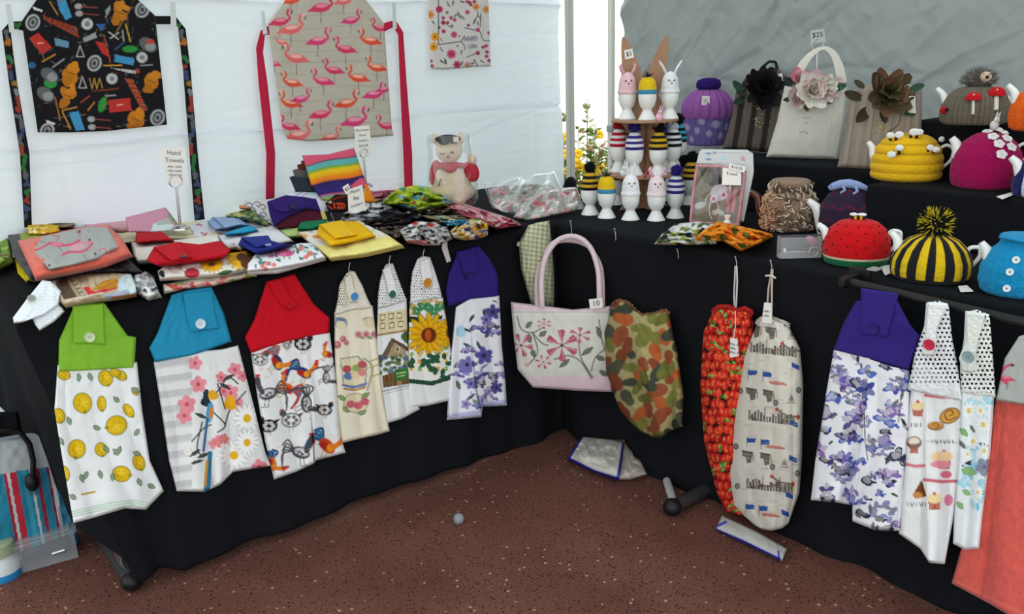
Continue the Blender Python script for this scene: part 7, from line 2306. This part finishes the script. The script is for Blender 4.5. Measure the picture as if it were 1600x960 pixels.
t, k, cs = teapot('teapot in a dark purple cosy with a pale blue lizard on top', 1322, 366, TZ, PP, lambda T, Z: np.where((((Z + 3 * np.sin(T * 9)) % 22) < 3)[:, None], A('5a1c3a'), A('2e2238')), lambda T, Z: .8 * np.sin(T * 40),
                  ([(1286, 366, 0), (1281, 350, 0), (1274, 328, 0), (1258, 316, 0)], [9, 9, 8, 4.5]), None, back=.0, sy=.75)
LZ = hx('8a9cc8')
b = MB()
pts = np.array([(-30, -8, 72), (-24, -8, 75), (-14, -8, 79), (-2, -8, 80), (10, -8, 78), (22, -8, 74), (34, -6, 66)]) * k
b.tube(pts, np.array([3.5, 6, 6.5, 7, 6, 4, 1.5]) * k, 12, LZ)
for x, dz in ((-10, 76), (8, 75)):
    b.tube(np.array([(x, -12, dz), (x + 3, -18, dz - 5), (x - 3, -21, dz - 9)]) * k, np.array([2.6, 2.2, 1.6]) * k, 8, LZ)
b.ell(np.array([-27, -12.6, 76]) * k, 1.1 * k, 8, 6, None, hx('24283a'))
b.build('lizard', KNIT, cs)

# front row
PW = [(40, 0), (46, 2), (48, 10), (49.5, 22), (48, 40), (41, 55), (28, 66), (0, 73)]
t, k, cs = teapot('teapot in a red watermelon cosy with black seeds and green rim', 1336, 422, TZ, PW,
                  lambda T, Z: np.where((Z < 11)[:, None], A('14603c'), np.where((Z < 15)[:, None], A('c8bca0'), A('bf1218'))), lambda T, Z: .3 * np.sin(T * 60 + Z),
                  ([(1298, 398, 0), (1290, 384, 0), (1284, 372, 0), (1272, 364, 0)], [10, 8, 6, 4]), ([(1378, 380, 0), (1388, 369, 0), (1402, 371, 0), (1402, 386, 0), (1384, 404, 0)], 4.2))
b = MB(); q = np.random.RandomState(2)
for row, z in enumerate((24, 34, 44, 54, 62)):
    for j in range(12):
        a = (j + .5 * (row % 2)) / 12 * 2 * PI + PI
        c = onsurf(PW, 0, z, .85, .8); r = -c[1] / .85
        b.ell(np.array([r * math.cos(a), r * .85 * math.sin(a), z]) * k, np.array([1., 1., 1.7]) * k, 6, 5, None, hx('2a0c0c'))
b.build('seeds', KNIT, cs, kind='stuff')
c0 = np.array([-2, -6, 73])
b = MB()
for i, dx in enumerate((-7, -3, 1, 5, 9)): b.ell((c0 + [dx, 0, 0]) * k, np.array([2.6, 4, 4]) * k, 10, 8, None, hx('1a1818' if i % 2 == 0 else 'd8a818'))
b.build('bee', KNIT, cs)
w = MB()
for dx, r in ((-6, 6), (6, 7)): w.ell((c0 + [dx, -1, 5]) * k, np.array([r, 4, 2.6]) * k, 14, 8, None, hx('e6e6e4'))
w.build('bee_wings', KNIT, cs)

PB = [(48, 0), (54, 3), (57, 14), (56, 30), (48, 48), (34, 62), (16, 70), (0, 72)]
t, k, cs = teapot('teapot in a black and yellow striped cosy with a big pompom', 1452, 447, TZ, PB,
                  lambda T, Z: np.where(((np.sin(T * 13) > 0) & (Z > 6))[:, None], A('cfae18'), A('1b1b1f')), lambda T, Z: 1.6 * np.abs(np.sin(T * 13)),
                  ([(1408, 420, 0), (1400, 404, 0), (1396, 390, 0), (1384, 379, 0)], [11, 9, 7, 4.6]), ([(1500, 412, 0), (1508, 396, 0), (1524, 395, 0), (1526, 410, 0), (1504, 436, 0)], 4.6), n=260, rpx=56)
pompom(cs, np.array([1, 0, 86]) * k, 27 * k, ['1a1a1a', 'c8b422', '1e1c18', 'd0c030', '161616'], 700, w=2.2 * k)
PU = [(44, 0), (51, 4), (55, 20), (54, 44), (44, 66), (32, 78), (30, 84), (33, 92), (26, 94), (0, 90)]
t, k, cs = teapot('teapot in a bright blue knitted cosy with collar and white buttons', 1588, 470, TZ, PU, const('1583b4'),
                  lambda T, Z: 1.2 * np.sin(T * 24) * (np.sin(Z * .35 + T * 12) * .4 + .6), ([(1548, 440, 0), (1540, 424, 0), (1534, 408, 0), (1522, 396, 0)], [13, 11, 8, 5]), None, rpx=54)
for x, y in ((1581, 409), (1575, 427), (1574, 453)):
    c = onsurf(PU, x - 1588, (470 - y) * 1.0, .85, 1.5) * k
    rot = zdir((c[0] * .6, c[1], .01))
    MB().lathe(np.array([(0, 0), (5.5, 0), (5.6, 1.4), (4.4, 2), (3.6, 1.2), (0, 1.2)]) * k, 18, c, rot, hx('d8dce0')).lathe(np.array([(0, 1.3), (1.6, 1.3), (0, 1.5)]) * k, 8, c, rot, hx('5a6a74')).build('button', PAINTED, cs)
b = MB()
th = np.linspace(-2.7, -.4, 30)
b.tube(np.c_[33 * np.cos(th), 30 * np.sin(th), 88 + 2 * np.sin(th * 2)] * k, 5 * k, 10, hx('1583b4'), flat=.6).build('collar', KNIT, cs)

# loose price tags by the teapots
for q4, lab in (([(1375, 415), (1391, 414), (1397, 425), (1383, 430)], 'white swing tag lying between the red and the striped teapots'), ([(1497, 447), (1511, 446), (1521, 455), (1501, 456)], 'white swing tag lying between the striped and the blue teapots'),
                ([(1557, 307), (1582, 300), (1584, 304), (1566, 311)], 'white swing tag lying in front of the magenta teapot')):
    zz = (ZF if q4[0][1] < 320 else TZ) + .004
    p = at(np.mean([a for a, _ in q4]), np.mean([b for _, b in q4]), 2, zz)
    t = thing('swing_tag', lab, 'tag', p, group='loose swing tags')
    card(t, q4, 2, zz, [], 'card')

# ---- flowered bags and the cupcake on the back riser
PC = [(26, 0), (30, 1), (35, 34), (36, 40), (38, 44), (39, 56), (35, 68), (24, 80), (14, 84), (0, 85)]


def c_cup(T, Z):
    C = np.where((Z < 42)[:, None], A('6f62a2'), A('93589f'))
    for i in range(26):
        a = (i * 2.4) % (2 * PI); z = 6 + (i * 13.7) % 32
        d = np.hypot(((T - a + PI) % (2 * PI) - PI) * 34, Z - z)
        C[(d < 5.2) & (Z < 42)] = A('a69cc4'); C[d < 1.6] = A('a8a0c0')
    return C


p = at(1104, 226, 2, ZB); k = mpp(p)
t = thing('cupcake_cosy', 'purple padded cupcake tea cosy with a dark purple button top', 'tea cosy', p, rz=CA)
cs = knit_rev(k, PC, 140, c_cup, lambda T, Z: np.where(Z > 42, 1.5 * np.sin(T * 16 + .5 * np.sin(T * 5)) + .8 * np.sin(T * 31), .6 * np.sin(T * 22)), 'cake', t, COTTON, mm=80)
MB().lathe(np.array([(0, 82), (12, 82), (18, 86), (19, 91), (17, 97), (10, 100), (0, 101)]) * k, 30, col=hx('2e1a66')).build('button_top', PLAIN, t)
n_, c_ = plane_at(p, 0, PI / 2 - YAW)
card(t, [(1097, 150), (1109, 150), (1109, 165), (1096, 164)], n_, c_ - 36 * k, [('~~~~~', .4, .2), ('~~~~', .65, .2)], 'swing_tag')


def petal(b, base, d, up, l, w, col, curl=.3, nn=6):
    """one cupped petal from base along d"""
    d = d / np.linalg.norm(d); s = np.cross(d, up); s /= np.linalg.norm(s) + 1e-9; u = np.cross(s, d)
    V = []
    for i in range(nn):
        f = i / (nn - 1)
        ww = w * (math.sin(PI * min(f * .86 + .09, 1)) ** .7)
        for j in (-1, -.5, 0, .5, 1):
            V.append(base + d * l * f + s * ww * j + u * (curl * l * f * f + .18 * w * j * j))
    b.add(V, gridf(nn, 5), col)


def silkflower(t, name, c, Rr, n, cols, face, layers=3, m=None, pw=.45):
    face = np.asarray(face, float) / np.linalg.norm(face)
    rot = zdir(face)
    q = np.random.RandomState(int(abs(c[0]) * 1000) % 1000)
    b = MB()
    for L_ in range(layers):
        tilt = .25 + .45 * L_
        for k_ in range(n):
            a = k_ * 2 * PI / n + L_ * .5 + q.randn() * .15
            d = rot @ np.array([math.cos(a) * math.cos(tilt), math.sin(a) * math.cos(tilt), math.sin(tilt)])
            petal(b, c + face * .002 * L_, d, face, Rr * (1 - .22 * L_) * (.85 + .3 * q.rand()), Rr * pw * (1 - .15 * L_), A(cols[q.randint(len(cols))]), .25 - .1 * L_)
    return b.build(name, m or PETAL, t, world=True)


PETAL = mat('silk_petals', vc=True, rough=.7, spec=.25)


def leafset(t, items, ax, val, col):
    for x, y, l, a, c in items:
        p = at(x, y, ax, val); kk = mpp(p)
        dr = math.cos(a) * RT + math.sin(a) * UP
        b = MB()
        petal(b, p - dr * l * kk * .5, dr, -FW, l * kk, l * kk * .26, A(c), .15, 8)
        b.build('leaf', PETAL, t, world=True)


FB = 'handbags trimmed with silk flowers'


def p_brownstripe(P):
    s = (P.X - 1130 - (231 - P.Y) * .16) / 22
    f = s - np.floor(s)
    P.mix(np.clip((.26 - np.abs(f - .8)) * 12, 0, 1) * .9, '2a2320'); P.mix(np.clip((.05 - np.abs(f - .3)) * 30, 0, 1) * .5, '5a5048')
    m = np.clip((P.Y - 205) / 26, 0, 1); 


p0 = at(1170, 234, 2, ZB)
ax, val = plane_at(p0, .10, 1.0)
t = thing('handbag', 'brown striped handbag with a large black silk flower and beads', 'handbag', p0, group=FB)
drape(t, 'bag_body', [[(1150, 142), (1144, 180), (1129, 233)], [(1172, 112), (1170, 180), (1164, 236)], [(1215, 105), (1216, 180), (1216, 240)], [(1238, 130), (1238, 180), (1240, 242)]], ax, val, COTTON, '6a6058', p_brownstripe, th=.03, wr=.003, er=9, dfun=bulge(.012))
rp = resample([(1180, 124), (1190, 106), (1202, 96), (1212, 97), (1216, 112)], np.linspace(0, 1, 24))
MB().tube(at(rp[:, 0], rp[:, 1], ax, val - .01), 5 * mpp(p0), 10, hx('2c2726'), flat=.4).build('handle', PLAIN, t, world=True)
fc = at(1190, 142, ax, val - .055)
silkflower(t, 'silk_flower', fc, 34 * mpp(p0), 12, ['131216', '1c1a20', '0e0e12'], -FW, 3, pw=.25)
silkflower(t, 'silk_flower', at(1196, 134, ax, val - .065), 22 * mpp(p0), 6, ['131216', '0e0e12'], -FW + .3 * UP, 3)
leafset(t, ((1153, 136, 24, 2.4, '2c4a38'), (1155, 158, 22, 3.6, '27402f'), (1160, 146, 20, 3.1, '2f3c34'), (1214, 160, 20, -.6, '223028')), ax, val - .045, None)
q = np.random.RandomState(4); b = MB()
for i in range(30):
    p = at(1186 + q.randn() * 3, 164 + 36 * q.rand(), ax, val - .055 - .006 * q.rand())
    b.ell(p, .0022, 8, 6, None, hx(('c8b888', 'e0d8c0', 'a8905a')[q.randint(3)]))
b.build('bead_tassel', PAINTED, t, world=True, kind='stuff')
card(t, [(1211, 118), (1222, 114), (1224, 132), (1212, 136)], ax, val - .05, [], 'swing_tag')

p0 = at(1252, 248, 2, ZB)
ax, val = plane_at(p0, .10, 1.0)
t = thing('handbag', 'cream handbag with arched handle and white and pink silk peony', 'handbag', p0, group=FB)


def p_waffle(P):
    P.C *= (1 - .06 * (np.sin(P.X * 1.5) > .4) - .05 * (np.sin(P.Y * 1.5) > .4))[:, None]
    P.line([(1250, 207), (1256, 206), (1262, 209)], 1.4, '8f8d85'); P.line([(1254, 184), (1266, 184)], 1, '8f8d85'); P.line([(1256, 192), (1262, 192)], 1, '8f8d85')


drape(t, 'bag_body', [[(1226, 134), (1214, 190), (1197, 246)], [(1258, 140), (1252, 190), (1244, 248)], [(1300, 138), (1298, 190), (1290, 250)], [(1324, 136), (1320, 190), (1309, 252)]], ax, val, COTTON, 'd2cfc4', p_waffle, th=.02, wr=.002, er=8, dfun=bulge(.020))
rp = resample([(1244, 128), (1250, 108), (1262, 90), (1276, 78), (1290, 74), (1303, 84), (1311, 104), (1316, 130)], np.linspace(0, 1, 40))
for _ in range(3): rp[1:-1] = (rp[:-2] + 2 * rp[1:-1] + rp[2:]) / 4
kk = mpp(p0)
b = MB(); th_ = np.linspace(0, 1, 40)
w = 7.5 * kk
C_ = at(rp[:, 0], rp[:, 1], ax, val - .012)
nv_ = np.array(ax)
tg = np.gradient(C_, axis=0); tg /= np.linalg.norm(tg, axis=1)[:, None]
pp = np.cross(tg, nv_); pp /= np.linalg.norm(pp, axis=1)[:, None]
tw = np.abs(np.cos(th_ * PI))[:, None]
off = w * (pp * (.35 + .55 * tw) + nv_ * (1 - tw) * .9)
V = np.stack([C_ - off, C_ + off, C_ + off + np.array([0, 0, .0015]), C_ - off + np.array([0, 0, .0015])], 1)
b.add(V.reshape(-1, 3), gridf(40, 4, False, True), hx('d6d3c8'))
b.build('handle', PLAIN, t, world=True)
fc = at(1268, 142, ax, val - .055)
silkflower(t, 'silk_flower', fc, 30 * kk, 13, ['dcd8cc', 'e2dccf', 'd8b8ba', 'e0dcd2'], -FW - .1 * UP, 5, pw=.33)
silkflower(t, 'silk_flower', at(1290, 140, ax, val - .05), 24 * kk, 10, ['e0dcd0', 'e6e2d8', 'd4b0b4'], -FW + .2 * RT, 3, pw=.34)
silkflower(t, 'silk_flower', at(1244, 154, ax, val - .055), 19 * kk, 10, ['dcc8c6', 'd8a8ae', 'e0d8d0'], -FW, 3, pw=.5)
silkflower(t, 'silk_flower', at(1250, 126, ax, val - .055), 18 * kk, 9, ['d0909c', 'c8788a', 'dcb8bc'], -FW + .3 * UP, 3, pw=.5)
leafset(t, ((1233, 127, 22, 2.9, '2a3a30'), (1308, 137, 26, .2, '2f5238'), (1292, 153, 22, -1.2, '2c4a34'), (1259, 167, 16, -1.3, '5a6034'), (1230, 156, 14, 3.3, '34503c')), ax, val - .05, None)
# price ring holder standing behind it
t = thing('price_holder', '$25 price on a clear ring holder behind the cream handbag', 'sign', at(1276, 240, ax, val + .06))
card(t, [(1266, 48), (1288, 45), (1290, 66), (1267, 68)], ax, val + .06, [('$25', .4, .55)], 'card', mat('grey_card', 'aab0ae', rough=.4))
c = at(1277, 70, ax, val + .056); th = np.linspace(0, 2 * PI, 25)[:-1]
MB().tube(c + np.outer(np.cos(th), RT) * 9 * kk + np.outer(np.sin(th), UP) * 9 * kk, .0014, 6, closed=True).build('ring', STEEL, t, world=True)
MB().tube([at(1277, 79, ax, val + .056), at(1274, 150, ax, val + .056), at(1274, 240, ax, val + .056)], .0016, 6).build('stem', STEEL, t, world=True)
MB().lathe([(0, .01), (.01, .01), (.02, .002), (.02, 0), (0, 0)], 20, (*at(1274, 240, ax, val + .056)[:2], ZB)).build('base', STEEL, t, world=True)


def p_taupe(P):
    f = np.sin((P.X - (261 - P.Y) * .14) * .42)
    P.C *= (1 + .10 * f)[:, None]
    P.mix(np.clip((np.sin((P.X - (261 - P.Y) * .14) * .21) - .93) * 12, 0, 1) * .5, '4a433c')
    P.curve([(1408, 172), (1404, 194), (1388, 206)], 1.6, '3a342e')


p0 = at(1372, 264, 2, ZB)
ax, val = plane_at(p0, .08, 1.25)
t = thing('handbag', 'taupe striped handbag with a large olive brown silk flower', 'handbag', p0, group=FB)
drape(t, 'bag_body', [[(1328, 142), (1322, 200), (1308, 262)], [(1360, 132), (1358, 200), (1352, 266)], [(1410, 134), (1410, 200), (1406, 268)], [(1441, 138), (1440, 200), (1432, 266)]], ax, val, COTTON, '978c80', p_taupe, th=.024, wr=.003, er=9, dfun=bulge(.016))
silkflower(t, 'silk_flower', at(1386, 150, ax, val - .055), 37 * kk, 10, ['4a3f2c', '5a4c34', '6a4c38', '3f3a28'], -FW, 2, pw=.3)
silkflower(t, 'silk_flower', at(1390, 142, ax, val - .062), 20 * kk, 9, ['5a5434', '4c4628', '665a3c'], -FW + .3 * UP, 4, pw=.5)
leafset(t, ((1332, 150, 30, 2.9, '3f3828'), (1348, 180, 34, 3.9, '3a3426'), (1380, 180, 26, -1.5, '34382a'), (1432, 137, 22, .3, '2a4a36'), (1418, 176, 22, -.4, '2c4e38'), (1342, 132, 20, 2.6, '4c4630')), ax, val - .045, None)
MB().tube(at(np.array([1412, 1420, 1425, 1425]), np.array([136, 132, 136, 150]), ax, val - .05), .0012, 6, hx('dcdcd8')).build('tag_string', PLAIN, t, world=True)
card(t, [(1420, 150), (1430, 150), (1431, 177), (1419, 176)], ax, val - .052, [], 'swing_tag')
q = np.random.RandomState(5); b = MB()
for i in range(40):
    b.ell(at(1374 + q.randn() * 7, 200 + q.randn() * 9, ax, val - .045), .0016, 6, 5, None, hx(('c8b070', 'a89050', 'd8c898')[q.randint(3)]))
b.build('gold_beads', PAINTED, t, world=True, kind='stuff')

# ------------------------------------------------------------------ around and under the tables
# black strap knotted at the pole foot behind the packets
p = at(891, 290, 1, .87)
t = thing('strap_bundle', 'rolled black strap hanging at the grey tent pole behind the packets', 'strap', p)
k = mpp(p)
MB().ell((0, 0, 0), np.array([10, 9, 14]) * k, 18, 12, roty(.2)).build('roll', BLACKCLOTH, t)
MB().tube(np.array([(-2, 6, 6), (-8, 8, -6), (-14, 12, -10)]) * k, 4 * k, 8, flat=.4).build('tail', BLACKCLOTH, t)
MB().box(np.array([8, -7, -1]) * k, np.array([3, 2, 3]) * k).build('buckle', STEEL, t)


def p_bluetrim(P):
    P.line([(909, 682), (888, 716)], 6, '1c2aa0'); P.line([(888, 717), (930, 738), (966, 749)], 5, '1c2aa0'); P.line([(974, 693), (970, 720), (965, 748)], 4, '1c2aa0')
    P.line([(912, 690), (925, 715)], 1, '8a8a84'); P.line([(935, 690), (940, 725)], 1, '9a9a94')


t = thing('shopping_bag', 'pale grey cloth bag with blue edging lying on the floor in the corner', 'bag', at(935, 716, 2, 0))
slab(t, 'cloth', [[(909, 682), (886, 718)], [(940, 684), (928, 738)], [(976, 688), (968, 751)]], .050, .001, COTTON, 'bdbbb2', p_bluetrim, lump=.008, er=5, fold=.004)
slab(t, 'side_panel', [[(974, 690), (966, 750)], [(986, 705), (985, 750)], [(1000, 715), (1012, 742)]], .035, .001, COTTON, 'b5ada0', None, lump=.008, er=6)


def p_bluetrim2(P):
    P.line([(1118, 828), (1160, 846), (1218, 874)], 4, '1c2aa0'); P.line([(1122, 822), (1134, 816)], 4, '1c2aa0'); P.line([(1216, 862), (1218, 876)], 3, '1c2aa0')


t = thing('shopping_bag', 'pale cloth bag with blue edging poking out under the right table cloth', 'bag', at(1170, 846, 2, 0))
slab(t, 'cloth', [[(1128, 806), (1118, 828)], [(1180, 830), (1165, 850)], [(1230, 858), (1222, 878)]], .030, .001, COTTON, 'a9a8a4', p_bluetrim2, lump=.004, er=3)

p = at(717, 818, 2, 0)
t = thing('pebble', 'small pale grey ball of fluff on the bare floor in the middle', 'fluff', p)
q = np.random.RandomState(2); D = q.randn(160, 3); D /= np.linalg.norm(D, axis=1)[:, None]
k = mpp(p)
MB().ell((0, 0, 8 * k), np.array([8, 8, 8]) * k, 14, 10, None, hx('8a8f94')).spikes(np.array([0, 0, 8 * k]) + D * 5 * k, D + .5 * q.randn(160, 3), 5 * k, .8 * k, hx('9aa0a4')).build('fluff', STRAND, t, kind='stuff')
t.name = 'fluff_ball'

# plastic box, jar, striped bag and cable at the left end
p = at(80, 888, 2, 0); k = mpp(p)
t = thing('storage_box', 'clear plastic storage box with lid on the floor at the left table end', 'box', p + np.array([.0, .08, 0]), rz=-.15)
CL = mat('milky_clear_plastic', 'c2c8cc', rough=.15, spec=.6, alpha=.2)
LID = mat('clear_box_lid', 'c2c8cc', rough=.15, spec=.6, alpha=.3)
wx, dy_, hz = 98 * k, 80 * k, 44 * k
b = MB()
for c, s in (((0, 0, .002), (wx * .92, dy_ * .92, .003)), ((0, -dy_ * .47, hz / 2), (wx * .95, .002, hz)), ((0, dy_ * .47, hz / 2), (wx * .95, .002, hz)), ((-wx * .47, 0, hz / 2), (.002, dy_ * .95, hz)), ((wx * .47, 0, hz / 2), (.002, dy_ * .95, hz))): b.box(c, s)
b.build('tub', CL, t, bevel=.0008)
b = MB().box((0, 0, hz + .004), (wx * 1.04, dy_ * 1.04, .005)).box((0, 0, hz + .009), (wx * .86, dy_ * .86, .005)); b.build('lid', LID, t, bevel=.002)
MB().box((.01, 0, .03), (wx * .7, dy_ * .6, .04)).build('contents', mat('dark_contents', '1c2030', rough=.5), t, bevel=.01)
MB().tube([(wx * .12, -dy_ * .5, hz * .45), (wx * .3, -dy_ * .5, hz * .47)], .004, 8).build('catch', STEEL, t)
p = at(6, 900, 2, 0); k = mpp(p)
t = thing('jar', 'white tub with a blue base on the floor at the left edge', 'jar', p)
MB().lathe(np.array([(0, 0), (26, 0), (27, 2), (27, 12), (0, 12)]) * k, 36, col=hx('2a7fb8')).build('base', PAINTED, t)
MB().lathe(np.array([(0, 12), (26, 12), (26, 26), (22, 32), (20, 40), (0, 41)]) * k, 36, col=hx('c8d0d2')).build('tub', PAINTED, t)
MB().lathe(np.array([(20, 38), (23, 40), (23, 58), (20, 60), (0, 60)]) * k, 36, col=hx('9aa888')).build('lid', PAINTED, t)


def p_bagstripe(P):
    s = P.X - .18 * (P.Y - 740)
    cols = [(0, '2a7f9c'), (9, 'a02438'), (14, 'c0c4c4'), (19, 'b02a3c'), (30, '2a7f9c'), (38, '3a96b0'), (46, '2a7f9c'), (50, 'c0c4c4'), (54, '2a7f9c'), (60, '98283a'), (66, '2a7f9c'), (78, '7a2a44'), (82, 'b8b8bc'), (88, '3a7f9c')]
    for i, (x, c) in enumerate(cols):
        x1 = cols[i + 1][0] if i + 1 < len(cols) else 200
        P.mix(((s >= x - 4) & (s < x1 - 4)).astype(float), c)
    P.mix((P.Y < 741 - .15 * P.X).astype(float), 'a9b0b4')


t = thing('striped_bag', 'blue, red and white striped bag standing behind the plastic box', 'bag', at(30, 850, 1, .42))
drape(t, 'bag', [[(-40, 690), (-40, 780), (-40, 880)], [(10, 682), (14, 770), (20, 870)], [(70, 674), (84, 760), (96, 860)], [(90, 690), (110, 770), (125, 850)]], 1, .42, COTTON, '2a7f9c', p_bagstripe, th=.04, wr=.004, er=10, dfun=bulge(.03))
t = thing('power_cable', 'black power cable with plug hanging over the striped bag', 'cable', at(40, 690, 1, .34))
rp = resample([(-20, 676), (10, 672), (32, 676), (46, 694), (52, 720), (51, 742)], np.linspace(0, 1, 40))
MB().tube(at(rp[:, 0], rp[:, 1], 1, .335), 4 * mpp(at(40, 700, 1, .335)), 10).build('cable', BLACKPLASTIC, t, world=True)
k = mpp(at(50, 755, 1, .335))
MB().ell(at(50, 754, 1, .335), np.array([10, 9, 15]) * k, 16, 12).build('plug', BLACKPLASTIC, t, world=True)
for dx in (-4, 4): MB().box(at(50 + dx, 770, 1, .335), np.array([1.6, 4, 7]) * k).build('prong', STEEL, t, world=True)
t = thing('black_pouch', 'black folded pouch on top of the striped bag at the left edge', 'pouch', at(14, 668, 1, .36))
drape(t, 'pouch', [[(-40, 652), (-40, 690)], [(0, 644), (2, 684)], [(28, 642), (36, 678)]], 1, .37, BLACKCLOTH, '16181c', None, th=.03, er=8)
